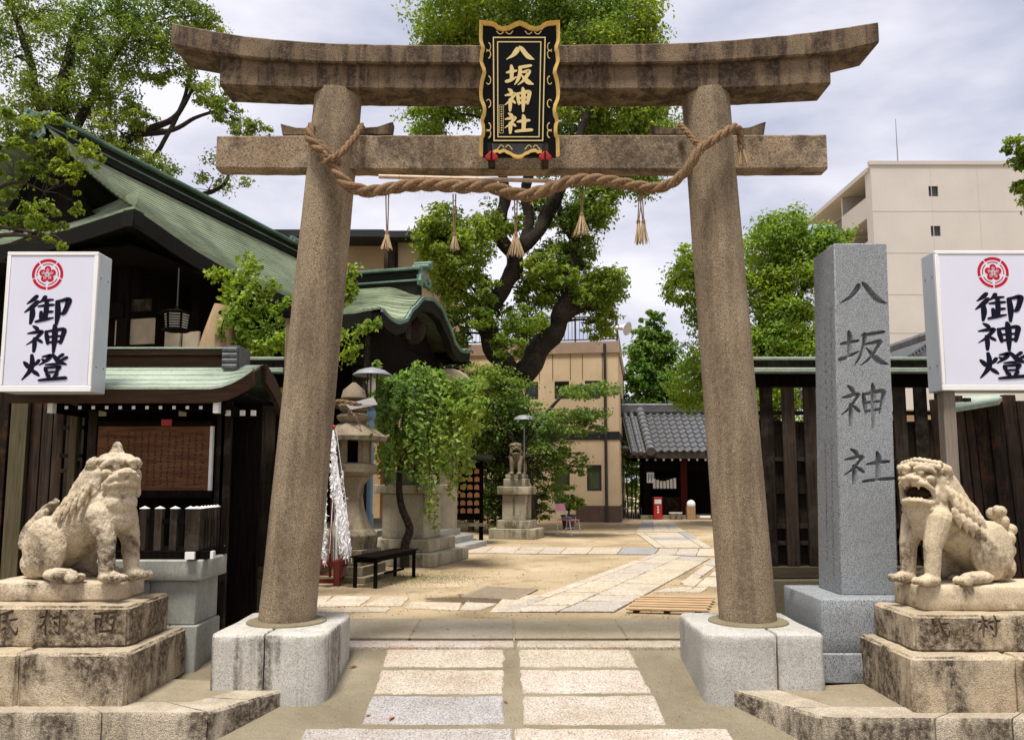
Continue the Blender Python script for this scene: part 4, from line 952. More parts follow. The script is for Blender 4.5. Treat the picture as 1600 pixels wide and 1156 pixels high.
# ---- house behind the right fence
YH = 15.0
t = thing('tile_roof_house', 'tan walled house with dark tiled roof behind the right fence', 'house', (W(1500, 700, YH).x, YH, 0))
hx0, hx1 = W(1412, 700, YH).x, W(1700, 700, YH).x
MB().box(hx0, hx1, YH, YH + 5, 0, W(1450, 640, YH).z).build('wall', M['tanwall'], t)
zE, zR = W(1420, 567, YH - .4).z, W(1466, 529, YH - .4).z
xE, xR = W(1414, 567, YH - .4).x, W(1472, 530, YH - .4).x
mb = MB(); mb.prism([(xE, zE), (xR, zR), (2 * xR - xE, zE), (2 * xR - xE, zE - .12), (xR, zR - .14), (xE, zE - .12)], lambda p: (p[0], YH - .4, p[1]), lambda p: (p[0], YH + 5, p[1])); mb.build('roof', M['tile'], t)
mb = MB()
for k in range(12):
    f = k / 12; mb.tube([(xE + (xR - xE) * f, YH - .42, zE + (zR - zE) * f + .05), (xE + (xR - xE) * f, YH + 5, zE + (zR - zE) * f + .05)], .05, 6)
mb.build('tile_rolls', M['tilegrey'], t); mb = MB(); mb.tube([(xR, YH - .5, zR + .1), (xR, YH + 5, zR + .1)], .12, 8); mb.ell((xR, YH - .5, zR + .18), (.12, .1, .26)); mb.build('ridge', M['tile'], t)
# ================================================================ the gate (torii)
YT = 7.36
tor = thing('torii', 'weathered brown stone torii gate spanning the approach', 'torii gate', (0.04, YT, .29))
def pillar(pb, pt, name='pillar'):
    a = W(pb, 963, YT); a.z = .285; t_ = W(pt, 150, YT); n = 26; mb = MB(); pts = []; rs = []
    for i in range(n + 1):
        s = i / n; pts.append(a.lerp(t_, s)); rs.append((.241 - .025 * s) * (1 + .012 * noise.noise(Vector((s * 9, pb, 0)))))
    mb.tube(pts, rs, 40); return mb.build(name, M['pillar'], tor, smooth=.9), a, t_
pl, la, lt_ = pillar(448.5, 529); pr, ra, rt_ = pillar(1168.5, 1102)
def band(top, bot, y0, y1, name, mat, rr=.014, dy=0):
    """beam whose front edges pass through measured points; resampled, edges rounded"""
    xs = sorted({x for x, _ in top} | {x for x, _ in bot}); fine = []
    for i in range(len(xs) - 1):
        k = max(1, int((xs[i + 1] - xs[i]) / 14)); fine += [xs[i] + (xs[i + 1] - xs[i]) * j / k for j in range(k)]
    fine.append(xs[-1])
    def ip(L, x):
        L = sorted(L); n = len(L)
        for i in range(n - 1):
            if L[i][0] <= x <= L[i + 1][0]:
                t_ = (x - L[i][0]) / max(L[i + 1][0] - L[i][0], 1e-6)
                m0 = (L[i + 1][1] - L[max(i - 1, 0)][1]) / max(L[i + 1][0] - L[max(i - 1, 0)][0], 1); m1 = (L[min(i + 2, n - 1)][1] - L[i][1]) / max(L[min(i + 2, n - 1)][0] - L[i][0], 1); h = L[i + 1][0] - L[i][0]
                return (2 * t_ ** 3 - 3 * t_ ** 2 + 1) * L[i][1] + (t_ ** 3 - 2 * t_ ** 2 + t_) * h * m0 + (-2 * t_ ** 3 + 3 * t_ ** 2) * L[i + 1][1] + (t_ ** 3 - t_ ** 2) * h * m1
        return L[0][1] if x < L[0][0] else L[-1][1]
    ring = []
    for k, x in enumerate(fine):
        p = W(x, ip(top, x), y0); q = W(x, ip(bot, x), y0); r = rr
        w_ = lambda s_: noise.noise(Vector((x * .05, s_, 3))) * .006
        zt2, zb2 = p.z + w_(1), q.z + w_(2); X = p.x
        zm = (zt2 + zb2) / 2
        yf = y0 + w_(7) * .7
        ring.append([(X, yf, zb2 + r), (X, yf - .001 + w_(4) * .4, zm), (X, yf, zt2 - r), (X, yf + r, zt2), (X, y1 - r, zt2), (X, y1, zt2 - r), (X, y1, zb2 + r), (X, y1 - r, zb2), (X, yf + r, zb2)])
    mb = MB(); m_ = len(ring[0]); vs = [p for r in ring for p in r]; n = len(ring)
    fs = [tuple(range(m_)), tuple((n - 1) * m_ + i for i in range(m_))[::-1]] + [(i * m_ + j, (i + 1) * m_ + j, (i + 1) * m_ + (j + 1) % m_, i * m_ + (j + 1) % m_) for i in range(n - 1) for j in range(m_)]
    mb.add(vs, fs); return mb.build(name, mat, tor, smooth=.6)
YS0, YS1 = 7.17, 7.53
band([(269, 36), (350, 51), (400, 58), (500, 66), (600, 69), (700, 70), (812, 70), (1000, 68), (1100, 65), (1200, 57), (1290, 47), (1372, 34)],
     [(269, 70), (345, 84), (400, 91), (500, 97), (700, 99.5), (812, 100), (1000, 99), (1100, 96.5), (1200, 90), (1295, 83), (1372, 67)], 7.115, 7.56, 'top_lintel', M['beam'])
band([(345, 84.5), (400, 91.5), (500, 97.5), (700, 100), (812, 100.5), (1000, 99.5), (1100, 97), (1200, 90.5), (1296, 83.5)],
     [(345, 133), (500, 138.5), (700, 140), (812, 140), (1000, 140), (1150, 138), (1296, 131)], YS0, YS1, 'second_lintel', M['beam'])
band([(339, 212), (600, 211), (1000, 210.5), (1291, 210)], [(339, 263), (600, 265), (1000, 265), (1291, 264)], 7.25, 7.43, 'tie_beam', M['nuki'])
for x0, x1, yA, yB, yC in ((438, 492, 193, 200, 211), (614, 560, 190, 200, 210), (1018, 1072, 194, 201, 210), (1197, 1140, 190, 202, 211)):
    P = lambda x, y: (W(x, y, 7.28).x, W(x, y, 7.28).z)
    poly = [P(x0, yA), P(x0 + (x1 - x0) * .12, yA + 2), P(x0 + (x1 - x0) * .45, (yA + yB) / 2 + 3), P(x1, yB), P(x1, yC), P(x0 + (x1 - x0) * .06, yC)]
    MB().prism_y(poly, 7.28, 7.40).build('wedge', M['beam'], tor, bevel=.006)
# the foot stones, each cut in two
def foot(cx, px0, px1, seed, corner, label):
    z0, z1 = -.42, .29; yA, yB = 6.75, 7.86
    X0, X1 = W(px0, 985, yA).x, W(px1, 985, yA).x; xm = X0 + (X1 - X0) * (.47 if corner < 0 else .6)
    t = thing('foot_stone', label, 'foot stone', (cx, YT, -.2))
    def rr(x0, x1, rl, rt, nm, sd):
        """half block with rounded outer corners"""
        pts = []
        for (px_, py_, r, a0) in ((x1, yA, rt, -90), (x1, yB, rt, 0), (x0, yB, rl, 90), (x0, yA, rl, 180)):
            sx = -1 if px_ == x1 else 1; sy = 1 if py_ == yA else -1
            if r < .01: pts.append((px_, py_)); continue
            for k in range(7): a = R(a0 + 90 * k / 6); pts.append((px_ + sx * r + r * math.cos(a), py_ + sy * r + r * math.sin(a)))
        # resample for an uneven surface
        ln = []
        for i in range(len(pts)):
            p, q = Vector(pts[i]), Vector(pts[(i + 1) % len(pts)]); k = max(1, int((q - p).length / .05)); ln += [p.lerp(q, j / k) for j in range(k)]
        n_ = len(ln); c_ = Vector(((x0 + x1) / 2, (yA + yB) / 2)); rows = []
        zs = [z0, -.3, -.24, -.18, -.12, -.06, 0, .06, .12, .18, .23, .268]
        for z in zs:
            fl = .018 * max(0, -(z - .0)) * 0
            rows.append([Vector((p.x, p.y, z)) + Vector(((p - c_).normalized().x, (p - c_).normalized().y, 0)) * (noise.noise(Vector((p.x * 6, p.y * 6, z * 6 + sd))) * .007 + noise.noise(Vector((p.x * 22, p.y * 22, z * 22 + sd))) * .003 - fl) for p in ln])
        for ins, z in ((.008, .282), (.024, .29)): rows.append([Vector((p.x + (c_ - p).normalized().x * ins, p.y + (c_ - p).normalized().y * ins, z)) for p in ln])
        vs = [p for r in rows for p in r]; fs = [tuple((len(rows) - 1) * n_ + i for i in range(n_)), tuple(range(n_))[::-1]]
        for i in range(len(rows) - 1): fs += [(i * n_ + j, i * n_ + (j + 1) % n_, (i + 1) * n_ + (j + 1) % n_, (i + 1) * n_ + j) for j in range(n_)]
        MB().add(vs, fs).build(nm, M['base'] if corner < 0 else M['base_clean'], t, smooth=.6)
    rr(X0, xm - .006, .13 if corner > 0 else .05, .006, 'stone_half', seed); rr(xm + .006, X1, .006, .14 if corner < 0 else .05, 'stone_half', seed + 3)
    MB().lathe([(.34, .285), (.335, .302), (.30, .312), (.25, .312)], (cx, YT, 0), 40).build('collar', M['fbase'], t, smooth=.6)
foot(la.x, 329, 510, 1, -1, 'pale split foot stone with dark drip stains under the left gate pillar')
foot(ra.x, 1101, 1288, 9, 1, 'pale split foot stone with clean face under the right gate pillar')

# ================================================================ name plaque
pb = W(811.5, 246, 7.14); ti = R(9); PU = Vector((1, 0, 0)); PV = Vector((0, -math.sin(ti), math.cos(ti))); PN = Vector((0, -math.cos(ti), -math.sin(ti)))
s_ = 7.2 / 1300 / 4.444
def PL(cx, cy, dpt):                                    # crop pixels of the plaque study
    return pb + PU * ((cx - 409) * s_) + PV * ((960 - cy) * s_ * 1.03) + PN * dpt
plq = thing('shrine_plaque', 'black lacquer name plaque with wavy gold frame on the gate lintel', 'plaque', tuple(pb))
side = [(128, 62), (127, 130), (126, 185), (132, 215), (142, 235), (141, 255), (134, 268), (131, 300), (128, 330), (134, 352), (148, 385), (152, 405), (146, 425), (136, 455), (131, 490), (126, 530), (126, 560), (130, 590), (146, 625), (152, 655), (150, 685), (138, 712), (134, 740), (142, 762), (144, 800), (142, 825), (130, 845), (128, 890), (127, 935), (127, 972)]
top = [(128, 62), (170, 66), (215, 70), (245, 82), (262, 98), (290, 106), (330, 100), (370, 80), (409, 66)]
def ring_pts(off):
    """outline moved inward by off"""
    L = side[::-1] + top[1:]; full = L + [(818 - x, y) for x, y in L[::-1][1:]]
    out = []
    n = len(full)
    for i, (x, y) in enumerate(full):
        a, b_ = full[max(i - 1, 0)], full[min(i + 1, n - 1)]; d = Vector((b_[0] - a[0], b_[1] - a[1])).normalized()
        nx, ny = -d.y, d.x
        mxy = (x + nx * off, y + ny * off)
        if i in (len(side) - 1,): mxy = (x + off, y + off)
        if i == n - len(side): mxy = (x - off, y + off)
        out.append(mxy)
    return out
A = ring_pts(0); B = ring_pts(24); n = len(A)
mb = MB()
vs = [PL(x, y, .13) for x, y in A] + [PL(x, y, .10) for x, y in B] + [PL(x, y, .06) for x, y in B] + [PL(x, y, .06) for x, y in A]
fs = [((k) * n + i, k * n + i + 1, ((k + 1) % 4) * n + i + 1, ((k + 1) % 4) * n + i) for k in range(4) for i in range(n - 1)] + [(0, n, 2 * n, 3 * n), (n - 1, 4 * n - 1, 3 * n - 1, 2 * n - 1)]
mb.add(vs, fs); mb.build('gilt_frame', M['gold'], plq, smooth=.35)
Bi = ring_pts(19)
inn = [(222, 880)] * 0
mb = MB(); mb.prism([(x, y) for x, y in Bi], lambda p: PL(p[0], p[1], .03), lambda p: PL(p[0], p[1], .085)); mb.build('board', M['lacquer'], plq)
mb = MB(); mb.prism([(222, 172), (592, 172), (576, 876), (226, 876)], lambda p: PL(p[0], p[1], .05), lambda p: PL(p[0], p[1], .115)); mb.build('panel', M['lacquer'], plq, bevel=.006)
def rline(q, wd, dd, name):
    mb = MB(); c_ = (sum(p[0] for p in q) / 4, sum(p[1] for p in q) / 4)
    q2 = [(x + (wd if x < c_[0] else -wd), y + (wd if y < c_[1] else -wd)) for x, y in q]
    for i in range(4):
        j = (i + 1) % 4; mb.add([PL(*q[i], dd), PL(*q[j], dd), PL(*q2[j], dd), PL(*q2[i], dd)], [(0, 1, 2, 3)])
    mb.build(name, M['goldink'], plq)
rline([(222, 172), (592, 172), (576, 872), (226, 872)], 8, .1165, 'gold_border'); rline([(252, 202), (562, 202), (550, 846), (254, 846)], 7, .1168, 'gold_border')
rline([(266, 628), (298, 628), (296, 818), (266, 818)], 2.5, .1162, 'signature_border')
mb = MB(); rs = random.Random(3)
for k in range(11): y_ = 640 + k * 15.5; mb.add([PL(277 + rs.uniform(-3, 2), y_, .1164), PL(288 + rs.uniform(-3, 3), y_ - 1, .1164), PL(288, y_ + 6, .1164), PL(278, y_ + 7, .1164)], [(0, 1, 2, 3)])
mb.build('signature', M['goldink'], plq)
for g, x0, x1, y0, y1 in (('eight', 305, 512, 222, 345), ('slope', 312, 508, 345, 502), ('god', 300, 492, 512, 676), ('shrine', 300, 498, 676, 826)):
    mb = write(g, lambda u_, w_, d_, x0=x0, x1=x1, y0=y0, y1=y1: PL(x0 + (x1 - x0) * u_, y0 + (y1 - y0) * w_, .117 + d_), 1.5); mb.build('letter', M['goldink'], plq)
def scroll(cx, cy, sx, sy, r=4.5, sz=30):
    pts = [PL(cx + sx * sz * (.0 + math.sin(a) * .55), cy + sy * sz * (-math.cos(a) * .9 + .9), .092) for a in np.linspace(0, 4.1, 16)]
    MB().tube(pts, [r * s_ * (1 - .4 * i / 15) for i in range(16)], 6).build('gilt_scroll', M['goldink'], plq, smooth=.9)
for cy, sy in ((205, 1), (310, -1), (430, 1), (640, -1), (745, 1), (845, -1)):
    scroll(190, cy, 1, sy); scroll(622, cy, -1, sy)
for cx in (305, 505):
    for sx in (-1, 1):
        pts = [PL(cx + sx * (8 + 50 * t_), 132 + 18 * math.sin(t_ * 3.1) * (1 if t_ < .8 else .6) - 6 * t_, .092) for t_ in np.linspace(0, 1, 10)]
        MB().tube(pts, 4 * s_, 6).build('gilt_scroll', M['goldink'], plq, smooth=.9)
# skirt with its own wavy gold edge, brackets and red cushions
sk = [(212, 884), (575, 884), (566, 935), (540, 940), (520, 928), (490, 932), (470, 944), (450, 950), (430, 965), (400, 972), (370, 965), (345, 950), (320, 940), (300, 928), (270, 940), (250, 932), (222, 940)]
mb = MB(); mb.prism(sk, lambda p: PL(p[0], p[1], .045), lambda p: PL(p[0], p[1], .10)); mb.build('skirt', M['lacquer_grey'], plq)
e = sk[2:]; mb = MB()
for i in range(len(e) - 1): a, b_ = e[i], e[i + 1]; mb.hexa([PL(a[0], a[1] + 14, .055), PL(b_[0], b_[1] + 14, .055), PL(b_[0], b_[1] + 14, .11), PL(a[0], a[1] + 14, .11), PL(a[0], a[1] - 8, .055), PL(b_[0], b_[1] - 8, .055), PL(b_[0], b_[1] - 8, .11), PL(a[0], a[1] - 8, .11)])
mb.build('skirt_edge', M['gold'], plq)
for cx in (305, 500):
    for sx in (-1, 1):
        pts = [PL(cx + sx * (6 + 48 * t_), 912 - 16 * math.sin(t_ * 4.2), .104) for t_ in np.linspace(0, 1, 10)]; MB().tube(pts, 4 * s_, 6).build('gilt_scroll', M['goldink'], plq, smooth=.9)
for cx in (212, 590):
    br = MB(); br.prism([(cx - 28, 880), (cx + 22, 880), (cx + 26, 1040), (cx - 24, 1040)], lambda p: PL(p[0], p[1], -.02), lambda p: PL(p[0], p[1], .09)); br.build('bracket', M['wood_red'] if False else M['wood_dark'], plq, bevel=.005)
    cs_ = MB()
    for sx in (-1, 1): cs_.prism([(cx + sx * 5, 935), (cx + sx * 46, 972), (cx + sx * 42, 988), (cx + sx * 22, 996), (cx + sx * 5, 1000)], lambda p: PL(p[0], p[1], .02), lambda p: PL(p[0], p[1], .12))
    cs_.build('red_cushion', M['red'], plq, bevel=.008)

# ================================================================ rope, bamboo, tassels
def path3(pts, k=10): return [Vector(p) for p in cr_spline([tuple(p) for p in pts], k)]
def rope(pts, rad, parent, name='strand', ns=3, pit=7.5):
    P = path3(pts, 14)
    if not hasattr(rad, '__len__'): rad = [rad] * len(pts)
    rr_ = [r[0] for r in cr_spline([(r, 0) for r in rad], 14)]
    L = 0; Ls = [0]
    for i in range(len(P) - 1): Ls.append(Ls[-1] + (P[i + 1] - P[i]).length)
    tot = Ls[-1]; n = int(tot / .012); Q = []; Rs = []; j = 0
    for i in range(n + 1):
        s = tot * i / n
        while j < len(Ls) - 2 and Ls[j + 1] < s: j += 1
        t_ = (s - Ls[j]) / max(Ls[j + 1] - Ls[j], 1e-6); Q.append(P[j].lerp(P[j + 1], t_)); Rs.append(rr_[j] + (rr_[j + 1] - rr_[j]) * t_)
    for q in range(ns):
        pts_ = []; ra_ = []; ref = None; ph = q * 2 * math.pi / ns
        for i, c_ in enumerate(Q):
            d = (Q[min(i + 1, n)] - Q[max(i - 1, 0)]).normalized()
            if ref is None: ref = d.cross(Vector((0, 1, .1)))
            ref = (ref - d * ref.dot(d)).normalized(); b_ = d.cross(ref)
            ph += (tot / n) / (Rs[i] * pit) * 2 * math.pi * -1
            lump = 1 + .10 * noise.noise(Vector((i * .11, q * 5, 1)))
            pts_.append(c_ + (ref * math.cos(ph) + b_ * math.sin(ph)) * Rs[i] * .5); ra_.append(Rs[i] * .56 * lump)
        mb = MB(); mb.tube(pts_, ra_, 9); mb.build(name, M['rope'], parent, smooth=1.2)
    # loose fibres
    fb = MB(); rs = random.Random(int(tot * 1000))
    for i in range(int(tot * 160)):
        k_ = rs.randrange(len(Q)); a = rs.uniform(0, 6.28); d = Vector((math.cos(a) * .6, math.sin(a) * .7, -abs(math.sin(a)) * .5 + rs.uniform(-.5, .5))).normalized()
        s0 = Q[k_] + d * Rs[k_] * .9; e = s0 + d * rs.uniform(.008, .035) + Vector((rs.uniform(-.02, .02), 0, -.01)); fb.tube([s0, e], [.0016, .0007], 3, False)
    f = fb.build('loose_fibres', M['straw'], parent, smooth=0); f['kind'] = 'stuff'
m_ = m_at(7.15)
rp = thing('sacred_rope', 'thick twisted straw rope draped between the two gate pillars', 'rope', tuple(W(812, 290, 7.05)))
Yr = 6.90
main = [(512, 246, 6.94), (522, 264, 6.90), (536, 283, 6.88), (552, 294, 6.9), (575, 299, 6.95), (600, 296, 7.0), (640, 290, 7.0), (680, 289, 7.0), (720, 292, 7.0), (760, 291, 7.0), (790, 299, 6.98), (820, 305, 6.97), (848, 299, 6.97), (880, 287, 6.97), (915, 281, 6.98), (955, 284, 7.0), (995, 291, 7.0), (1025, 294, 6.97), (1050, 286, 6.93), (1070, 269, 6.88), (1083, 250, 6.85), (1094, 233, 6.84), (1115, 219, 6.85), (1133, 207, 6.87), (1148, 199, 6.92), (1156, 207, 6.96), (1157, 224, 6.97), (1158, 238, 6.97)]
rope([W(p[0], p[1], p[2] + .15) for p in main], [r * .9 * m_ for r in (7, 9, 11, 11, 11, 11, 11.5, 12, 12, 12, 12, 12, 12, 11.5, 11, 11, 10.5, 10, 9.5, 9, 9, 8.5, 8.5, 8, 7.5, 7, 6, 5)], rp)
rope([W(p[0], p[1], p[2] + .15) for p in [(486, 197, 7.03), (484, 214, 6.97), (494, 228, 6.93), (508, 240, 6.91), (520, 250, 6.9), (530, 258, 6.9)]], [r * m_ for r in (7, 8.5, 9, 9.5, 9, 7)], rp)
rope([W(p[0], p[1], p[2] + .15) for p in [(500, 222, 6.93), (507, 232, 6.9), (512, 244, 6.88), (508, 254, 6.9)]], [r * m_ for r in (5, 6.5, 6.5, 5)], rp)
rope([W(p[0], p[1], p[2] + .15) for p in [(566, 196, 7.06), (556, 212, 7.0), (545, 226, 6.94), (532, 240, 6.88), (516, 250, 6.86), (508, 253, 6.88)]], [5.5 * m_] * 6, rp)
rope([W(p[0], p[1], p[2] + .15) for p in [(1062, 195, 7.05), (1070, 203, 6.97), (1079, 213, 6.91), (1086, 222, 6.86), (1096, 228, 6.84)]], [4.8 * m_] * 5, rp)
mb = MB(); rs = random.Random(8)
for i in range(34):
    a = rs.uniform(0, 6.28); r = rs.random() ** .5; c_ = W(1158, 234, 7.12); mb.tube([c_ + Vector((math.cos(a) * .02, math.sin(a) * .02, 0)), c_ + Vector((math.cos(a) * .03 * r, math.sin(a) * .03 * r, -.03)), c_ + Vector((math.cos(a) * .075 * r, math.sin(a) * .05 * r, -.13 - rs.random() * .03))], [.004, .005, .003], 4)
mb.build('rope_end', M['straw'], rp)
bp = thing('bamboo_pole', 'slim pale bamboo pole tied above the rope below the tie beam', 'pole', tuple(W(725, 280, 7.2)))
a, b_ = W(592, 276, 7.25), W(862, 283, 7.21)
mb = MB(); mb.tube([a, b_], .019, 12)
mb.build('cane', M['bamboo'], bp, smooth=.8); mb = MB()
for s in (.12, .27, .42, .57, .72, .87): mb.tube([a.lerp(b_, s - .002), a.lerp(b_, s + .002)], .022, 12)
mb.build('nodes', M['straw'], bp)
for i, (px, y0, y1, y2, hw, two) in enumerate(((605, 303, 364, 390, 10.5, 0), (710, 303, 366, 391, 9, 0), (806, 312, 366, 401, 17, 0), (909, 290, 336, 368, 14, 0), (1001, 300, 346, 381, 12, 1))):
    lab = ['small straw tassel on the rope, nearest the left pillar', 'slim straw tassel hanging in front of the small tree left of the trunk', 'widest straw tassel, hanging below the name plaque', 'straw tassel hanging against sky just right of the plaque', 'twin straw tassel on the rope, nearest the right pillar'][i]
    Yq = 7.14; p0 = W(px, y0, Yq); t = thing('straw_tassel', lab, 'tassel', tuple(p0), 'straw tassels hanging from the rope')
    for q in ((-6, 7) if two else (0,)):
        k1 = W(px + q * (.6 if two else 0), y1, Yq); e = W(px + q * 1.2, y2, Yq)
        for s in (-1, 1):
            MB().tube([p0 + Vector((s * .012, 0, 0)), p0.lerp(k1, .5) + Vector((s * .009, 0, 0)), k1 + Vector((s * .004, 0, 0))], .0055, 6).build('cord', M['rope'], t, smooth=.9)
        rs = random.Random(i * 10 + q); st = MB(); H = k1.z - e.z; hwm = hw * m_ * (.8 if two else 1)
        for j in range(46 if not two else 30):
            a = rs.uniform(0, 6.28); r = rs.random() ** .5; dx, dy = math.cos(a) * r, math.sin(a) * r * .8
            st.tube([k1 + Vector((dx * .012, dy * .012, .012)), k1 + Vector((dx * hwm * .35, dy * hwm * .35, -H * .3)), k1 + Vector((dx * hwm, dy * hwm, -H * (.9 + .14 * rs.random())))], [.004, .0048, .0026], 4)
        st.build('straw_bundle', M['straw'], t); MB().tube([k1 + Z * .02, k1 - Z * .004, k1 - Z * .018], [.011, .019, .016], 10).build('binding', M['rope'], t, smooth=.9)

# ================================================================ guardian lions and their pedestals
def lion_mesh(opened, old, seed):
    mb = MB(); Rz = Matrix.Rotation
    E = lambda c_, r, rot=None, n=14, m=9: mb.ell(c_, r, n, m, rot)
    def S(f): f(1); f(-1)
    # trunk, chest, rump (x forward, y side, z up)
    mb.caps((-.27, 0, .25), (.14, 0, .50), .205, .185, 16); E((.22, 0, .52), (.16, .18, .21)); E((.08, 0, .44), (.22, .17, .17)); E((-.33, 0, .22), (.17, .20, .215))
    mb.caps((.04, 0, .56), (.13, 0, .74), .185, .165, 16)
    mb.caps((-.16, 0, .42), (.12, 0, .66), .14, .16, 14)
    for s in (1, -1):
        mb.caps((.25, s * .125, .50), (.325, s * .125, .30), .10, .070, 12); mb.caps((.325, s * .125, .30), (.345, s * .125, .07), .068, .056, 12)
        E((.375, s * .125, .042), (.095, .070, .046))
        for k in range(4): E((.455, s * .125 + (k - 1.5) * .037, .034), (.042, .020, .032), None, 8, 6)
        E((-.20, s * .17, .25), (.205, .095, .235), Rz(R(8), 3, 'Y')); E((-.3, s * .15, .12), (.14, .08, .12))
        E((.0, s * .205, .05), (.16, .075, .052))
        for k in range(4): E((.135, s * .205 + (k - 1.5) * .036, .034), (.05, .021, .034), None, 8, 6)
        for k in range(3):                              # curls on the flank
            pts = [Vector((-.30 + .09 * k + .03 * math.sin(q * 2.2), s * (.262 - abs(k - 1) * .012 - .02 * abs(q - .5)), .10 + .22 * q)) for q in np.linspace(0, 1, 7)]
            if not old: mb.tube(pts, [.010, .014, .016, .016, .014, .012, .008], 6)
    E((.36, 0, .02), (.2, .2, .02)) if False else None
    # tail
    if opened:
        for (x, z, y, r) in ((-.45, .38, 0, .075), (-.47, .47, .03, .06), (-.43, .53, -.02, .05), (-.50, .33, .06, .055), (-.52, .30, -.05, .055), (-.54, .40, .05, .05), (-.55, .36, -.05, .05), (-.50, .50, -.05, .045), (-.46, .55, .04, .045), (-.53, .23, 0, .075), (-.40, .56, .06, .04), (-.49, .42, -.08, .05)): E((x, y, z), r, None, 10, 7)
        mb.caps((-.47, 0, .08), (-.52, 0, .28), .06, .07)
    else:
        for k, (y, l) in enumerate(((-.10, .30), (-.04, .36), (.03, .38), (.09, .33))):
            pts = [Vector((-.46 - .02 * math.sin(q * 3), y * (1 - .3 * q), .22 + q * l)) + Vector((.16 * q * q, 0, 0)) for q in np.linspace(0, 1, 8)]; mb.tube(pts, [.05, .06, .062, .06, .055, .048, .04, .02], 9)
        mb.caps((-.46, 0, .06), (-.50, 0, .26), .07, .08)
    # head, turned to the viewer
    ht = R(20) if opened else R(-26); hc = Vector((.285, 0, .80)); T = Matrix.Translation(hc) @ Matrix.Rotation(ht, 4, 'Z') @ Matrix.Rotation(R(-3), 4, 'Y')
    def H(c_, r, n=14, m=9, rot=None): mb.ell(T @ Vector(c_), r, n, m, (T.to_3x3() @ rot) if rot else T.to_3x3())
    def HC(p, q, r0, r1, n=10): mb.caps(T @ Vector(p), T @ Vector(q), r0, r1, n)
    def HT(pts, rs_): mb.tube([T @ Vector(p) for p in pts], rs_, 8)
    H((-.05, 0, .04), (.145, .155, .135)); H((-.10 if opened else -.07, 0, -.10), (.12, .155, .16)); H((.02, 0, .01), (.10, .135, .07))
    H((.095, 0, .0), (.085, .085, .045)); H((.165, 0, .012), (.035, .048, .03))
    for s in (1, -1):
        H((.172, s * .046, .004), (.026, .026, .023), 10, 7)                                  # wings of the nose
        HT([(.135, s * .014, .082), (.128, s * .06, .096), (.10, s * .105, .088), (.05, s * .145, .055)], [.018, .027, .027, .014])   # brow
        H((.122, s * .062, .054), (.022, .028, .020), 10, 7)                                  # eye
        HT([(.165, s * .012, -.030), (.155, s * .055, -.022), (.12, s * .095, -.035), (.07, s * .12, -.075), (.045, s * .125, -.12)], [.020, .026, .026, .022, .02])  # upper lip
        H((.07, s * .11, .01), (.05, .035, .03)); HC((-.02, s * .14, .0), (-.03, s * .145, -.14), .045, .045)
        HT([(-.03, s * .145, .10), (-.075, s * .180, .085), (-.115, s * .19, .045)], [.045, .036, .014])   # ear
        if not old:
            for k in range(7): H((.0 - .012 * k, s * (.152 + .002 * k), .065 - k * .047), (.026, .022, .025), 8, 6)
            for k in range(7): H((-.06 - .010 * k, s * (.165 + .002 * k), .03 - k * .047), (.028, .024, .026), 8, 6)
            for k in range(6): H((.095 - .013 * k, s * (.016 + k * .029), .122 - .004 * k), (.022, .019, .025), 8, 6)
            for k in range(5): H((.05 - .014 * k, s * (.018 + k * .032), .160 - .006 * k), (.028, .022, .022), 8, 6)
    if opened:
        HT([(.02, .110, -.17), (.085, .10, -.178), (.135, .065, -.168), (.155, 0, -.162), (.135, -.065, -.168), (.085, -.10, -.178), (.02, -.110, -.17)], [.026, .026, .024, .023, .024, .026, .026])
        H((.07, 0, -.195), (.08, .09, .026)); HT([(.0, .125, -.06), (.03, .128, -.11), (.02, .12, -.17)], [.035, .03, .03]); HT([(.0, -.125, -.06), (.03, -.128, -.11), (.02, -.12, -.17)], [.035, .03, .03])
        for s in (1, -1):
            HC((.152, s * .055, -.04), (.148, s * .055, -.075), .012, .006)
            for k in range(2): H((.165 - .006 * k, s * (.016 + k * .02), -.048), (.010, .009, .013), 6, 5)
            for k in range(3): H((.145 - .010 * k, s * (.018 + k * .022), -.143), (.009, .009, .011), 6, 5)
        for k in range(7): HT([(.085 - .006 * abs(k - 3) ** 1.5, (k - 3) * .034, -.19), (.10 - .006 * abs(k - 3) ** 1.5, (k - 3) * .036, -.23), (.075 - .006 * abs(k - 3) ** 1.5, (k - 3) * .037, -.275 - .012 * (k % 2))], [.022, .021, .008])
        H((.03, 0, -.26), (.08, .11, .09))
    else:
        HT([(.03, .11, -.085), (.09, .098, -.088), (.142, .058, -.078), (.158, 0, -.072), (.142, -.058, -.078), (.09, -.098, -.088), (.03, -.11, -.085)], [.03, .03, .028, .027, .028, .03, .03])
        H((.075, 0, -.07), (.075, .09, .05))
        H((.06, 0, -.14), (.10, .11, .06)); H((.05, 0, -.22), (.10, .13, .10)); H((.02, 0, -.32), (.10, .14, .12))
        HT([(-.03, 0, .13), (-.028, 0, .185), (-.026, 0, .23), (-.026, 0, .252)], [.070, .048, .036, .018])
        H((.0, 0, .105), (.13, .165, .045)); H((-.03, 0, .135), (.11, .13, .035))
    # mane locks down the shoulders and back
    for s in (1, -1):
        for row in range(2 if old else 3):
            for k in range(5):
                x0, z0 = .20 - k * .062 - (row % 2) * .031, .76 - k * .034 - row * .085; x1, z1 = x0 - .045, z0 - .17; y0 = s * (.152 + .026 * row + .006 * (k < 3) - .012 * (k == 4))
                pts = [Vector((x0 + (x1 - x0) * q, y0 + s * .03 * math.sin(q * 2.6), z0 + (z1 - z0) * q)) for q in np.linspace(0, 1, 6)]
                mb.tube(pts, [.012, .026, .030, .025, .015, .003] if not old else [.008, .018, .02, .017, .010, .004], 8)
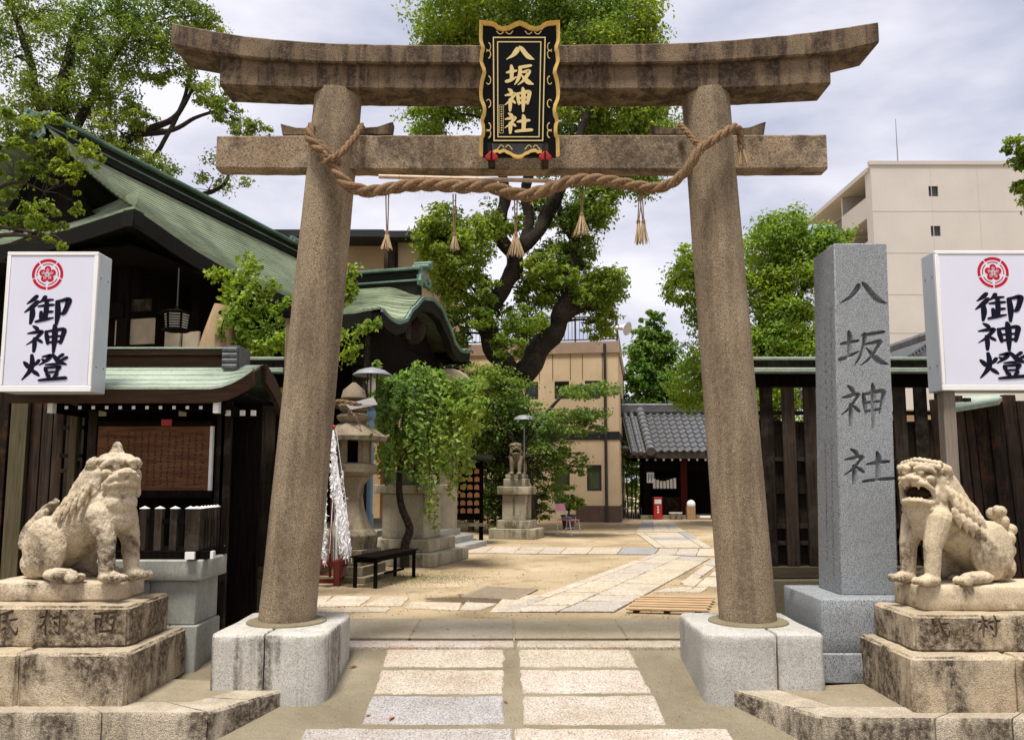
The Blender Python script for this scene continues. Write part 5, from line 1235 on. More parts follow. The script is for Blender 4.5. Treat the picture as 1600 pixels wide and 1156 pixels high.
    for k in range(6): E((.03 - k * .06, 0, .80 - k * .070), (.055, .07, .05), None, 10, 7)
    me = bpy.data.meshes.new('lion'); me.from_pydata([tuple(p) for p in mb.v], [], mb.f)
    o = bpy.data.objects.new('lion_src', me); C.objects.link(o)
    r = o.modifiers.new('r', 'REMESH'); r.mode = 'VOXEL'; r.voxel_size = .0066
    sm_ = o.modifiers.new('s', 'SMOOTH'); sm_.factor = .5; sm_.iterations = 2 if old else 0
    for sc_, st in (((.05, .016), (.014, .007)) if old else ((.06, .006), (.015, .003))):
        tx = bpy.data.textures.new('n', 'CLOUDS'); tx.noise_scale = sc_; tx.noise_depth = 3
        d = o.modifiers.new('d', 'DISPLACE'); d.texture = tx; d.strength = st; d.mid_level = .5; d.texture_coords = 'LOCAL'
    baked(o); me = o.data; bpy.data.objects.remove(o)
    me.polygons.foreach_set('use_smooth', [True] * len(me.polygons)); return me
mo = lion_mesh(True, False, 1); mc = lion_mesh(False, True, 2)
def lion(me, mat, loc, yaw, sc, label, mir=False):
    me2 = me if not me.materials else me.copy(); me2.materials.clear(); me2.materials.append(mat)
    o = bpy.data.objects.new('guardian_lion', me2); C.objects.link(o); o.location = loc; o.rotation_euler = (0, 0, yaw); o.scale = (sc * 1.06, sc * .95, sc) if not mir else (sc, -sc, sc)
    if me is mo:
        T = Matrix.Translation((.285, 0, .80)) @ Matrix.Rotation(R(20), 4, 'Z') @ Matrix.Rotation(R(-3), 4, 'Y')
        h = MB(); h.ell(T @ Vector((.035, 0, -.105)), (.075, .098, .055), 14, 8, T.to_3x3()); h = h.build('mouth_shade', M['hollow_shade'], None, smooth=.9); h.parent = o  # dark ellipsoid added inside the mouth as painted shade
    return tag(o, label, 'stone lion', 'stone guardian lions')
p = W(1478, 905, 6.72)
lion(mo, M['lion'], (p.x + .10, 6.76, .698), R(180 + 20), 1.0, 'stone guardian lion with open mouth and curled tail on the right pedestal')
p = W(142, 890, 6.95)
lion(mc, M['lionold'], (p.x - .07, 6.95, .698), R(-20), 1.06, 'worn stone guardian lion with a horn and closed mouth on the left pedestal')

def tier(t, name, x0, x1, y0, y1, z0, z1, seed, mat='ped', amp=.012, joints=(), glyphs=()):
    xs = [x0] + list(joints) + [x1]
    for i in range(len(xs) - 1):
        o = MB().rbox(xs[i] + (.004 if i else 0), xs[i + 1] - (.004 if i < len(xs) - 2 else 0), y0, y1, z0, z1, .022, .055, amp, seed + i, freq=5).build(name, M[mat], t, smooth=.7)
        cut = []
        for g, cx, cz, s in glyphs:
            if not (xs[i] < cx < xs[i + 1]): continue
            P = lambda u_, w_, d_, cx=cx, cz=cz, s=s: Vector((cx + (u_ - .5) * s, y0 - .002 - d_, cz - (w_ - .5) * s))
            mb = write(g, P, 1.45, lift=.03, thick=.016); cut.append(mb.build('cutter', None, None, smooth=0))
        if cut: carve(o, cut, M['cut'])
lp = thing('lion_pedestal', 'stained three-tier granite pedestal under the closed-mouth lion', 'pedestal', (-3.6, 6.9, -.135))
tier(lp, 'bottom_tier', -4.75, -2.82, 6.29, 7.4, -.16, .24, 1, joints=(-3.62,))
gy = 6.5
def gxy(px, py, y): q = W(px, py, y); return q.x, q.z
tier(lp, 'middle_tier', -4.5, -2.92, 6.5, 7.25, .236, .545, 4, glyphs=[(g,) + gxy(px, 972, gy) + (.20,) for g, px in (('clan', 8), ('village', 82), ('west', 164))])
tier(lp, 'top_tier', -4.16, -3.11, 6.74, 7.2, .543, .70, 7, mat='lionold', amp=.006)
rpd = thing('lion_pedestal', 'tan three-tier granite pedestal under the open-mouth lion', 'pedestal', (3.7, 6.8, -.135))
tier(rpd, 'bottom_tier', 2.85, 4.8, 6.12, 7.1, -.16, .247, 11, joints=(3.60,))
tier(rpd, 'middle_tier', 2.96, 4.6, 6.30, 6.98, .243, .51, 14, glyphs=[(g,) + gxy(px, 978, 6.3) + (.17,) for g, px in (('clan', 1466), ('village', 1545), ('west', 1622))])
tier(rpd, 'top_tier', 3.13, 4.3, 6.5, 6.98, .508, .70, 17, mat='lion', amp=.005)

# ================================================================ name stele
st = thing('name_stele', 'tall speckled grey granite pillar carved with the shrine name', 'stone pillar', (3.12, 7.5, -.135))
f0, f1 = W(1313, 922, 7.25), W(1404, 912, 7.25); ztop = W(1340, 380, 7.25).z
tl_, tr_ = W(1303, 381, 7.25).x, W(1386, 381, 7.25).x
b0 = .525; mb = MB()
sx0, sx1 = f0.x, f1.x
mb.hexa([(sx0, 7.25, b0), (sx1, 7.25, b0), (sx1, 7.76, b0), (sx0, 7.76, b0), (tl_, 7.25, ztop), (tr_, 7.25, ztop), (tr_, 7.76, ztop), (tl_, 7.76, ztop)])
so = mb.build('shaft', M['stele'], st, bevel=.012)
baked(so)
cut = []
def sgl(g, x0, x1, y0, y1):
    P = lambda u_, w_, d_: (lambda q: Vector((q.x, 7.25 - d_, q.z)))(W(x0 + (x1 - x0) * u_, y0 + (y1 - y0) * w_, 7.25))
    mb = write(g, P, 1.55, lift=.02, thick=.045, v=True); mb.v = [tuple(Vector(p) - Vector(st['_w'])) for p in mb.v]
    o = mb.build('cutter', None, None, smooth=0); o.location = st.location; cut.append(o)
sgl('eight', 1308, 1386, 436, 482); sgl('slope', 1311, 1388, 511, 574); sgl('god', 1313, 1386, 599, 668); sgl('shrine', 1317, 1396, 698, 760)
bpy.context.view_layer.update()
carve(so, cut, M['carve'])
rs = random.Random(12); mk = MB()
for (v0, v1, yy, n_) in ((408, 450, 7.42, 2), (480, 640, 7.36, 14), (492, 660, 7.5, 12), (680, 900, 7.4, 22), (690, 880, 7.54, 20)):
    for k in range(n_):
        z_ = W(1290, v0 + (v1 - v0) * k / n_, 7.4).z; f = (z_ - b0) / (ztop - b0); xx = sx0 + (tl_ - sx0) * f - .0012; h = .05 if n_ > 2 else .09
        for q in range(4):
            y0 = yy - .03 + rs.uniform(-.012, .012); zz = z_ - q * h / 4
            if rs.random() < .7: mk.add([(xx, y0, zz), (xx, y0 + rs.uniform(.03, .06), zz - .004), (xx, y0 + .045, zz - .012), (xx, y0, zz - .010)], [(0, 1, 2, 3)])
            else: mk.add([(xx, y0 + .02, zz + .01), (xx, y0 + .032, zz + .01), (xx, y0 + .03, zz - .03), (xx, y0 + .02, zz - .03)], [(0, 1, 2, 3)])
mk.build('side_inscription', M['carve'], st)
MB().rbox(2.54, 3.75, 7.0, 7.95, .1, .528, .012, .12, .002, 2).build('base_block', M['stele'], st)
MB().rbox(2.46, 3.85, 6.98, 8.0, -.14, .10, .012, .12, .003, 5).build('plinth_block', M['stele'], st)

# ================================================================ lit signs
def emblem(P, R0, parent):
    """five-lobed plum flower inside rings; P(u, v, d)"""
    red = MB(); wh = MB()
    def arc(r0, r1, a0, a1, d, mb, n=10): 
        pts = [(r0, a0 + (a1 - a0) * i / n) for i in range(n + 1)]; 
        mb.add([P(r0 * math.cos(a), r0 * math.sin(a), d) for _, a in pts] + [P(r1 * math.cos(a), r1 * math.sin(a), d) for _, a in pts], [(i, i + 1, n + 2 + i, n + 1 + i) for i in range(n)])
    for k in range(5):
        a = math.pi / 2 + k * 2 * math.pi / 5 + math.pi / 5; g = .045
        c0 = math.pi / 2 + k * 2 * math.pi / 5 + 0
        arc(.82 * R0, R0, c0 + g - math.pi / 5, c0 + 2 * math.pi / 5 - g - math.pi / 5, .001, red)
        arc(.65 * R0, .71 * R0, c0 + .12 - math.pi / 5, c0 + 2 * math.pi / 5 - .12 - math.pi / 5, .001, red)
        pc = (math.cos(c0) * .34 * R0, math.sin(c0) * .34 * R0); n = 18
        red.add([P(pc[0], pc[1], .001 + .0002 * k)] + [P(pc[0] + .21 * R0 * math.cos(q * 2 * math.pi / n), pc[1] + .21 * R0 * math.sin(q * 2 * math.pi / n), .001 + .0002 * k) for q in range(n)], [(0, 1 + q, 1 + (q + 1) % n) for q in range(n)])
        red.add([P(0, 0, .0021 + .0001 * k), P(pc[0] + math.cos(c0 + 1.57) * .16 * R0, pc[1] + math.sin(c0 + 1.57) * .16 * R0, .0021 + .0001 * k), P(pc[0] - math.cos(c0 + 1.57) * .16 * R0, pc[1] - math.sin(c0 + 1.57) * .16 * R0, .0021 + .0001 * k)], [(0, 1, 2)])
        for da in (-.28, 0, .28):
            l = .36 if da == 0 else .30; a1 = c0 + da; t_ = Vector((math.cos(a1), math.sin(a1))); nrm = Vector((-t_.y, t_.x)) * .012 * R0
            p0, p1 = t_ * .10 * R0, t_ * l * R0; wh.add([P(*(p0 + nrm), .003), P(*(p1 + nrm), .003), P(*(p1 - nrm), .003), P(*(p0 - nrm), .003)], [(0, 1, 2, 3)])
            n = 8; wh.add([P(p1.x + .03 * R0 * math.cos(q * .785), p1.y + .03 * R0 * math.sin(q * .785), .0032) for q in range(n)], [tuple(range(n))])
    n = 14; wh.add([P(.10 * R0 * math.cos(q * 2 * math.pi / n), .10 * R0 * math.sin(q * 2 * math.pi / n), .0034) for q in range(n)], [tuple(range(n))])
    n = 12; red.add([P(.06 * R0 * math.cos(q * 2 * math.pi / n), .06 * R0 * math.sin(q * 2 * math.pi / n), .0038) for q in range(n)], [tuple(range(n))])
    red.build('emblem', M['redink'], parent); wh.build('emblem_stamens', M['sign'], parent)
def lightbox(px0, px1, py0, py1, Y, ex, ey, er, gl, label, post):
    a, b_ = W(px0, py1, Y), W(px1, py0, Y); dp = .25
    t = thing('light_box_sign', label, 'sign', ((a.x + b_.x) / 2, Y, a.z), 'white lantern signs')
    f = .035
    MB().box(a.x, b_.x, Y + .01, Y + dp, a.z, b_.z).build('casing', M['signmetal'], t, bevel=.008)
    MB().box(a.x + f, b_.x - f, Y - .006, Y + .008, a.z + f + .02, b_.z - f).build('face', M['sign'], t, bevel=.004)
    fr = MB(); fr.box(a.x, b_.x, Y - .012, Y + .01, a.z, a.z + f + .018); fr.box(a.x, b_.x, Y - .012, Y + .01, b_.z - f + .002, b_.z); fr.box(a.x, a.x + f - .002, Y - .012, Y + .01, a.z + f + .019, b_.z - f); fr.box(b_.x - f + .002, b_.x, Y - .012, Y + .01, a.z + f + .019, b_.z - f); fr.build('frame', M['signmetal'] if False else M['white'], t, bevel=.004)
    c_ = W(ex, ey, Y); emblem(lambda u_, v_, d_: Vector((c_.x + u_, Y - .0065 - d_, c_.z + v_)), er * m_at(Y), t)
    for g, x0, x1, y0, y1 in gl:
        A_, B_ = W(x0, y1, Y), W(x1, y0, Y)
        write(g, lambda u_, w_, d_: Vector((A_.x + (B_.x - A_.x) * u_, Y - .0065 - d_, B_.z + (A_.z - B_.z) * w_)), 1.32).build('letter', M['ink'], t)
    mb = MB()
    for z_ in (.18, .82):
        for y_ in (.06, .19): xx = a.x if px0 > 800 else b_.x; mb.ell((xx, Y + y_, a.z + (b_.z - a.z) * z_), (.006, .008, .008), 6, 5)
    mb.build('bolts', M['iron'], t)
    if post:
        q = W(post, 700, Y + .12); MB().box(q.x - .055, q.x + .055, Y + .05, Y + .17, -.14, a.z + .004).build('post', M['sign_post'], t, bevel=.01)
lightbox(-2, 155, 394, 612, 7.3, 75, 429, 25, [('honour', 36, 110, 461, 508), ('god', 39, 106, 507, 552), ('lamp', 32, 106, 551, 597)], 'white light-box sign with red flower crest, left of the gate', -20)
lightbox(1472, 1632, 392, 610, 7.5, 1551, 426, 25, [('honour', 1523, 1594, 457, 503), ('god', 1527, 1594, 503, 549), ('lamp', 1529, 1602, 548, 594)], 'white light-box sign with red flower crest, right of the stone pillar', 1482)
# ================================================================ fences
YF = 9.0
zc1, zc0 = W(1230, 561, YF).z, W(1230, 578, YF).z; zb = W(1230, 884, YF).z; zs = .47
def fence(name, label, slats, xL, xR, wd=.135, back=True):
    t = thing(name, label, 'fence', ((xL + xR) / 2, YF, 0))
    MB().box(xL, xR, YF - .17, YF + .17, zc1 - .03, zc1).build('coping_board', M['copper_pale'], t, bevel=.006)
    MB().box(xL, xR, YF - .10, YF + .10, zc0 + .0, zc1 - .032).build('coping_beam', M['wood_dark'], t)
    MB().box(xL, xR, YF - .21, YF + .21, zc0 - .05, zc0 - .002).build('coping_board', M['copper_pale'], t, bevel=.006)
    MB().box(xL, xR, YF - .07, YF + .07, zc0 - .19, zc0 - .052).build('top_rail', M['wood_black'], t)
    MB().box(xL, xR, YF - .09, YF + .09, zb - .12, zb).build('bottom_rail', M['wood_rail'], t, bevel=.008)
    MB().rbox(xL, xR, YF - .14, YF + .14, -.25, zs, .015, .2, .004, 3).build('footing', M['fbase'], t)
    for x in slats: MB().box(x - wd / 2, x + wd / 2, YF - .045, YF - .005, zb - .0 + .002, zc0 - .06).build('slat', M['wood_dark'], t, bevel=.006)
    if back:
        zt1 = W(1230, 655, YF).z; n = int((xR - xL) / .21)
        for i in range(n):
            x = xL + (xR - xL) * i / n; w_ = (xR - xL) / n
            MB().box(x + .004, x + w_ - .004, YF + .05, YF + .075, zb, zt1 - .05 * ((i * 7) % 3) * .2).build('back_board', M['wood_dark'], t)
        for py in (645, 717, 768, 822, 848): z_ = W(1230, py, YF).z; MB().box(xL, xR, YF + .0, YF + .046, z_ - .022, z_ + .022).build('cross_rail', M['wood_dark'], t)
    return t
sx = lambda px: W(px, 720, YF).x
fence('timber_fence', 'dark slatted timber fence with pale coping behind the carved stone pillar', [sx(p) for p in (1174, 1199, 1233, 1267, 1300, 1334, 1368, 1408, 1441, 1474)], sx(1172), sx(1484))
lx = [sx(p) for p in (-60, -28, 5, 38, 70, 100, 138, 180, 215, 250, 290, 330, 378, 420)]
fence('timber_fence', 'dark slatted timber fence behind the closed-mouth lion', lx, sx(-90), sx(446))
p = W(452, 700, YF - .1); zt_ = W(452, 488, YF - .1).z
t = thing('gate_post', 'square pale timber post with dark cap behind the left stone pillar', 'post', (p.x, YF - .1, 0))
MB().box(p.x - .055, p.x + .12, YF - .2, YF, .2, zt_ - .08).build('shaft', M['wood_post'], t, bevel=.01); MB().box(p.x - .08, p.x + .145, YF - .23, YF + .03, zt_ - .078, zt_).build('cap', M['wood_black'], t, bevel=.008)
MB().box(p.x - .06, p.x + .13, YF - .21, YF + .01, -.2, .2).build('foot', M['fbase'], t)

# mossy board fence posts at the far left, in front
t = thing('board_fence', 'mossy upright boards leaning at the left edge behind the sign', 'board fence', (W(60, 700, 8.5).x, 8.5, -.1))
for (a, b_, y_, mt) in ((12, 38, 8.42, 'wood_mossy'), (42, 60, 8.5, 'wood_hoard'), (62, 78, 8.52, 'wood_hoard'), (80, 96, 8.5, 'wood_hoard'), (-30, 8, 8.5, 'wood_hoard'), (106, 117, 8.3, 'wood_mossy'), (128, 150, 8.45, 'wood_dark')):
    x0_, x1_ = W(a, 720, y_).x, W(b_, 720, y_).x; MB().box(x0_, x1_, y_, y_ + .06, -.15, W(a, 612, y_).z).build('board', M[mt], t, bevel=.006)
for py in (668, 712, 735): z_ = W(100, py, 8.4).z; MB().box(W(96, 700, 8.4).x, W(130, 700, 8.4).x, 8.37, 8.41, z_ - .02, z_ + .02).build('cross_rail', M['wood_dark'], t)

# right hoarding of upright boards, with its scrap of copper roof
t = thing('board_hoarding', 'tall weathered dark boards leaning behind the open-mouth lion', 'hoarding', (W(1560, 700, 8.1).x, 8.1, -.1))
rs = random.Random(4); px = 1488
while px < 1760:
    w_ = rs.choice((14, 20, 24, 17)); y_ = 8.05 + rs.uniform(0, .05); a, b_ = W(px, 900, y_).x, W(px + w_, 900, y_).x; sh = W(px, 640, y_).x - W(px + 9, 640, y_).x
    z0, z1 = -.14, W(px, 616 + rs.uniform(-4, 10), y_).z; e = .005
    MB().hexa([(a + e, y_, z0), (b_ - e, y_, z0), (b_ - e, y_ + .035, z0), (a + e, y_ + .035, z0), (a + e + sh, y_ + .12, z1), (b_ - e + sh, y_ + .12, z1), (b_ - e + sh, y_ + .155, z1), (a + e + sh, y_ + .155, z1)]).build('board', M['wood_hoard'], t, bevel=.004)
    px += w_
MB().box(W(1470, 700, 8.3).x, W(1490, 700, 8.3).x, 8.3, 8.36, .2, W(1480, 640, 8.3).z).build('board', M['wood_red'], t)
q = [W(1478, 640, 7.95), W(1560, 626, 7.95), W(1570, 615, 8.4), W(1492, 620, 8.4)]
mb = MB(); mb.hexa([p_ - Z * .04 for p_ in q] + q); mb.build('copper_flashing', M['copper_pale'], t)

# ================================================================ roofed notice board
YN = 8.15
nb = thing('notice_board', 'roofed timber notice board with pale green copper roof', 'notice board', (W(250, 700, YN).x, YN, -.14))
xa_, xb_ = W(60, 600, YN).x, W(392, 600, 7.9).x
rt = W(300, 571, 8.22).z; re = W(300, 607, 7.62).z
nc = 5
def rs_(t_): return (8.22 - .60 * t_, re + (rt - re) * max(1 - t_, 0) ** 1.15)
for k in range(nc):
    t0, t1 = k / nc, (k + 1) / nc + .03; (y0, z0), (y1, z1) = rs_(t0), rs_(min(t1, 1.02)); mb = MB(); n = 24; lo = []; up = []; ed = []
    for i in range(n + 1):
        s = i / n; x = xa_ + (xb_ + .10 * t1 - xa_) * s; sag = .17 * max(0, (s - .82) / .18) ** 2
        up.append((x, y0, z0 + .004 + sag * t0)); lo.append((x, y1, z1 + .016 + sag * t1)); ed.append((x, y1, z1 - .008 + sag * t1))
    mb.sheet([up, lo, ed]); mb.build('copper_course', M['copper_pale'], nb, smooth=.5)
mb = MB(); mb.sheet([[(xa_, 8.22, rt - .02), (xb_, 8.22, rt - .02)], [(xa_, 8.8, re - .02), (xb_ + .1, 8.8, re - .02)]]); mb.build('rear_slope', M['copper_pale'], nb)
MB().box(xa_, W(360, 560, 8.25).x, 8.16, 8.34, rt - .03, W(300, 556, 8.16).z).build('ridge', M['soffit'], nb, bevel=.01)
MB().box(xa_, W(364, 560, 8.25).x, 8.10, 8.40, W(300, 555.5, 8.16).z, W(300, 547, 8.16).z).build('ridge_cap', M['soffit'], nb, bevel=.01)
MB().box(xa_, W(364, 560, 8.25).x, 8.08, 8.42, W(300, 546.6, 8.16).z, W(300, 544, 8.16).z).build('ridge_top', M['copper_pale'], nb)
c_ = W(369, 560, 8.2); mb = MB(); mb.box(c_.x - .06, c_.x + .07, 8.08, 8.42, c_.z - .11, c_.z + .11)
for q in range(4): mb.tube([(c_.x - .085, 8.06, c_.z - .1 + q * .055), (c_.x + .06, 8.06, c_.z - .1 + q * .055)], .03, 8)
mb.build('ridge_end', M['tilegrey'], nb, bevel=.004)
mb = MB(); n = 20
for i in range(n):
    s0, s1 = i / n, (i + 1) / n; f = lambda s: .17 * max(0, (s - .82) / .18) ** 2; X = lambda s: xa_ + (xb_ + .1 - xa_) * s; a, b_ = f(s0), f(s1)
    mb.hexa([(X(s0), 7.65, re - .13 + a), (X(s1), 7.65, re - .13 + b_), (X(s1), 7.7, re - .13 + b_), (X(s0), 7.7, re - .13 + a), (X(s0), 7.62, re - .012 + a), (X(s1), 7.62, re - .012 + b_), (X(s1), 7.7, re - .012 + b_), (X(s0), 7.7, re - .012 + a)])
mb.build('eave_board', M['soffit'], nb)
pts = [(8.22, rt + .0), (8.0, rt - .12), (7.78, rt - .30), (7.60, re + .05)]; ptb = [(8.22, rt), (8.44, rt - .12), (8.66, rt - .3), (8.84, re + .02)]
mb = MB()
for P_ in (ptb,):
    for i in range(3):
        (y0, z0), (y1, z1) = P_[i], P_[i + 1]; X = xb_ + .03 * i; X2 = xb_ + .03 * (i + 1); mb.hexa([(X, y0, z0 - .17), (X2, y1, z1 - .17), (X2 + .05, y1, z1 - .17), (X + .05, y0, z0 - .17), (X, y0, z0 + .015), (X2, y1, z1 + .015), (X2 + .05, y1, z1 + .015), (X + .05, y0, z0 + .015)])
mb.build('bargeboard', M['soffit'], nb)
mb = MB(); mb.box(xa_, xb_, 7.7, 8.75, re - .06, re - .03); mb.build('soffit', M['wood_black'], nb)
zrf = W(200, 637, 7.72).z
for i, px in enumerate(range(104, 320, 21)):
    x = W(px, 637, 7.72).x; MB().box(x - .018, x + .018, 7.72, 8.1, zrf - .016, zrf + .02).build('rafter', M['wood_black'], nb); MB().box(x - .015, x + .015, 7.715, 7.7195, zrf - .013, zrf + .017).build('rafter_tip', M['white'], nb)
for px, w_ in ((78, 9), (337, 9)): a, b_ = W(px - 4.5, 645, 7.68), W(px + 4.5, 627, 7.68); MB().box(a.x, b_.x, 7.68, 7.75, a.z, b_.z).build('beam_tip', M['white'], nb); MB().box(a.x + .005, b_.x - .005, 7.751, 8.4, a.z + .005, b_.z - .005).build('beam', M['wood_black'], nb)
for px in (355, 378, 395): q = W(px, 645, 7.9); MB().box(q.x - .02, q.x + .02, 7.9, 7.94, q.z - .025, q.z + .025).build('beam_tip', M['white'], nb)
for px in (160, 285): a, b_ = W(px - 6, 650, 8.0), W(px + 6, 636, 8.0); MB().box(a.x, b_.x, 8.0, 8.012, a.z, b_.z).build('paper_charm', M['panelpl'], nb)
q = W(260, 660, 8.05); MB().box(q.x - .05, q.x + .05, 8.05, 8.07, q.z - .03, q.z + .03).build('red_tag', M['red'], nb)
for px in (144, 345, 352): x = W(px, 700, 8.2).x; MB().box(x - .045, x + .045, 8.18, 8.27, -.14, re - .03).build('post', M['wood_dark'], nb, bevel=.008)
a, b_ = W(150, 766, 8.15), W(330, 666, 8.15)
pn = MB().box(a.x, b_.x, 8.13, 8.16, a.z, b_.z).build('panel', M['notice'], nb)
MB().box(b_.x + .002, b_.x + .028, 8.12, 8.17, a.z, b_.z + .0).build('white_edge', M['white'], nb)
MB().box(a.x, b_.x + .03, 8.10, 8.16, b_.z + .002, b_.z + .05).build('panel_head', M['wood_black'], nb); MB().box(a.x, b_.x + .03, 8.10, 8.17, a.z - .07, a.z - .002).build('panel_sill', M['wood_black'], nb)
rs = random.Random(22); mb = MB()
for c_ in range(15):                                    # columns of small faded brush marks
    x = b_.x - .07 - c_ * .066; z = b_.z - rs.choice((.05, .1, .06)); big = c_ in (0,); h = .05 if big else .026
    if c_ > 9 and rs.random() < .2: continue
    while z > a.z + (.05 + .12 * rs.random() * (c_ % 3 == 0)):
        for q in range(5):
            u0, v0 = x + rs.uniform(-h * .5, h * .25), z - rs.uniform(0, h * .8)
            if rs.random() < .6: mb.add([(u0, 8.1285, v0), (u0 + h * rs.uniform(.3, .7), 8.1285, v0 + .003), (u0 + h * .5, 8.1285, v0 - .005), (u0, 8.1285, v0 - .005)], [(0, 1, 2, 3)])
            else: mb.add([(u0, 8.1284, v0), (u0 + .005, 8.1284, v0), (u0 + .004, 8.1284, v0 - h * .6), (u0, 8.1284, v0 - h * .6)], [(0, 1, 2, 3)])
        z -= h * 1.35
mb.build('brush_writing', M['mark'], pn)
MB().box(a.x - .3, b_.x + .4, 8.45, 8.5, -.1, re - .05).build('back_wall', M['wood_black'], nb)

# ---- little picket enclosure on its pale plinth
pk = thing('stone_plinth', 'pale grey battered stone plinth beside the closed-mouth lion', 'plinth', (-3.2, 7.7, -.14))
MB().rbox(-3.85, -2.70, 7.38, 8.02, .63, .81, .012, .1, .003, 1).build('cap_slab', M['grey'], pk)
for i, (x0_, x1_) in enumerate(((-3.8, -3.17), (-3.166, -2.76))):
    MB().rbox(x0_, x1_, 7.43, 7.97, .25, .628, .01, .1, .003, i + 2).build('plinth_stone', M['grey'], pk)
for i, (x0_, x1_) in enumerate(((-3.82, -2.98), (-2.976, -2.735))):
    MB().rbox(x0_, x1_, 7.405, 7.99, -.16, .247, .01, .1, .003, i + 5).build('plinth_stone', M['grey'], pk)
pf = thing('picket_fence', 'small black picket fence with white tips on the pale plinth', 'picket fence', (-3.2, 7.7, .81))
def picket(x, y, s=.032, h=.44):
    o = MB().box(x - s, x + s, y - s, y + s, .885, .81 + h - .0).build('picket', M['wood_dark'], pf, bevel=.003)
    mb = MB(); mb.lathe([(s + .003, .81 + h + .001), (.002, .81 + h + .022)], (x, y, 0), 4, sq=True); mb.build('white_tip', M['white'], o, base=pf['_w'])
    return o
xs_ = [W(p, 850, 7.45).x for p in (150, 174, 198, 222, 246, 270, 294)]
for x in xs_: picket(x, 7.47)
picket(-2.80, 7.47, .05)
for y in (7.56, 7.64, 7.72, 7.80, 7.88, 7.96): picket(-2.79, y, .022)
for x in xs_[::2]: MB().box(x - .028, x + .028, 7.95, 8.0, .885, 1.22).build('picket', M['wood_black'], pf)
MB().box(-3.9, -2.66, 7.43, 7.51, .812, .883).build('rail', M['wood_black'], pf, bevel=.006); MB().box(-2.655, -2.63, 7.44, 7.50, .815, .88).build('white_end', M['white'], pf)
MB().box(-2.84, -2.75, 7.36, 8.08, .886 - .07, .885).build('rail', M['wood_black'], pf, bevel=.006); MB().box(-2.835, -2.755, 7.33, 7.358, .82, .882).build('white_end', M['white'], pf)
MB().box(-2.83, -2.755, 8.082, 8.10, .82, .882).build('white_end', M['white'], pf)
MB().box(-3.9, -2.76, 7.455, 7.485, 1.12, 1.155).build('rail', M['wood_black'], pf); MB().box(-2.80, -2.78, 7.5, 8.0, 1.12, 1.155).build('rail', M['wood_black'], pf)
MB().box(-3.9, -2.7, 7.93, 7.97, .812, .883).build('rail', M['wood_black'], pf)

# ================================================================ the yard
# bench
bq = [G(551, 918), G(590, 918), G(650, 901), G(616, 901)]; zbn = .44
bn = thing('bench', 'low black slatted bench in front of the stone lantern', 'bench', tuple((bq[0] + bq[2]) / 2))
ax = (bq[3] - bq[0]).normalized(); sd_ = (bq[1] - bq[0]).normalized(); sd_ = (sd_ - ax * sd_.dot(ax)).normalized(); Lb = (bq[3] - bq[0]).length; wb = .36
o_ = bq[0]
for k in range(5): MB().obox(o_, ax, sd_, Z, -.06, Lb + .06, -.03 + k * .085, .045 + k * .085, zbn - .022, zbn).build('slat', M['wood_black'], bn, bevel=.003)
for e in (.0, Lb - .045):
    for s in (0, wb - .045): MB().obox(o_, ax, sd_, Z, e, e + .045, s, s + .045, 0, zbn - .024).build('leg', M['wood_black'], bn, bevel=.004)
    MB().obox(o_, ax, sd_, Z, e + .005, e + .04, .046, wb - .046, zbn - .09, zbn - .026).build('apron', M['wood_black'], bn)
for s in (.005, wb - .04): MB().obox(o_, ax, sd_, Z, .046, Lb - .046, s, s + .03, zbn - .08, zbn - .026).build('apron', M['wood_black'], bn)
MB().obox(o_, ax, sd_, Z, Lb * .5, Lb - .046, .15, .19, .12, .15).build('stretcher', M['wood_black'], bn)

# fortune papers on strings over a red stand
YP = 11.9
fp = thing('fortune_paper_rack', 'white fortune papers tied on strings above a low red stand', 'paper rack', tuple(G(520, 916)))
c0 = G(512, 916); R_ = .40
for sx_, sy_ in ((-.42, 0), (.12, 0), (.12, .5), (-.42, .5)): MB().box(c0.x + sx_ - .045, c0.x + sx_ + .045, c0.y + sy_, c0.y + sy_ + .09, 0, .36).build('leg', M['wood_red'], fp, bevel=.006)
for (x0_, x1_, y0_, y1_, z0_) in ((-.375, .075, .02, .07, .04), (-.375, .075, .52, .57, .04), (-.375, .075, .02, .07, .27), (-.375, .075, .52, .57, .27)): MB().box(c0.x + x0_, c0.x + x1_, c0.y + y0_, c0.y + y1_, z0_, z0_ + .06).build('rail', M['wood_red'], fp)
for x_ in (-.44, .10): 
    for z0_ in (.04, .27): MB().box(c0.x + x_, c0.x + x_ + .05, c0.y + .09, c0.y + .5, z0_, z0_ + .06).build('rail', M['wood_red'], fp)
top_ = W(521, 672, YP + .25); mb = MB(); sp = MB(); rs = random.Random(31)
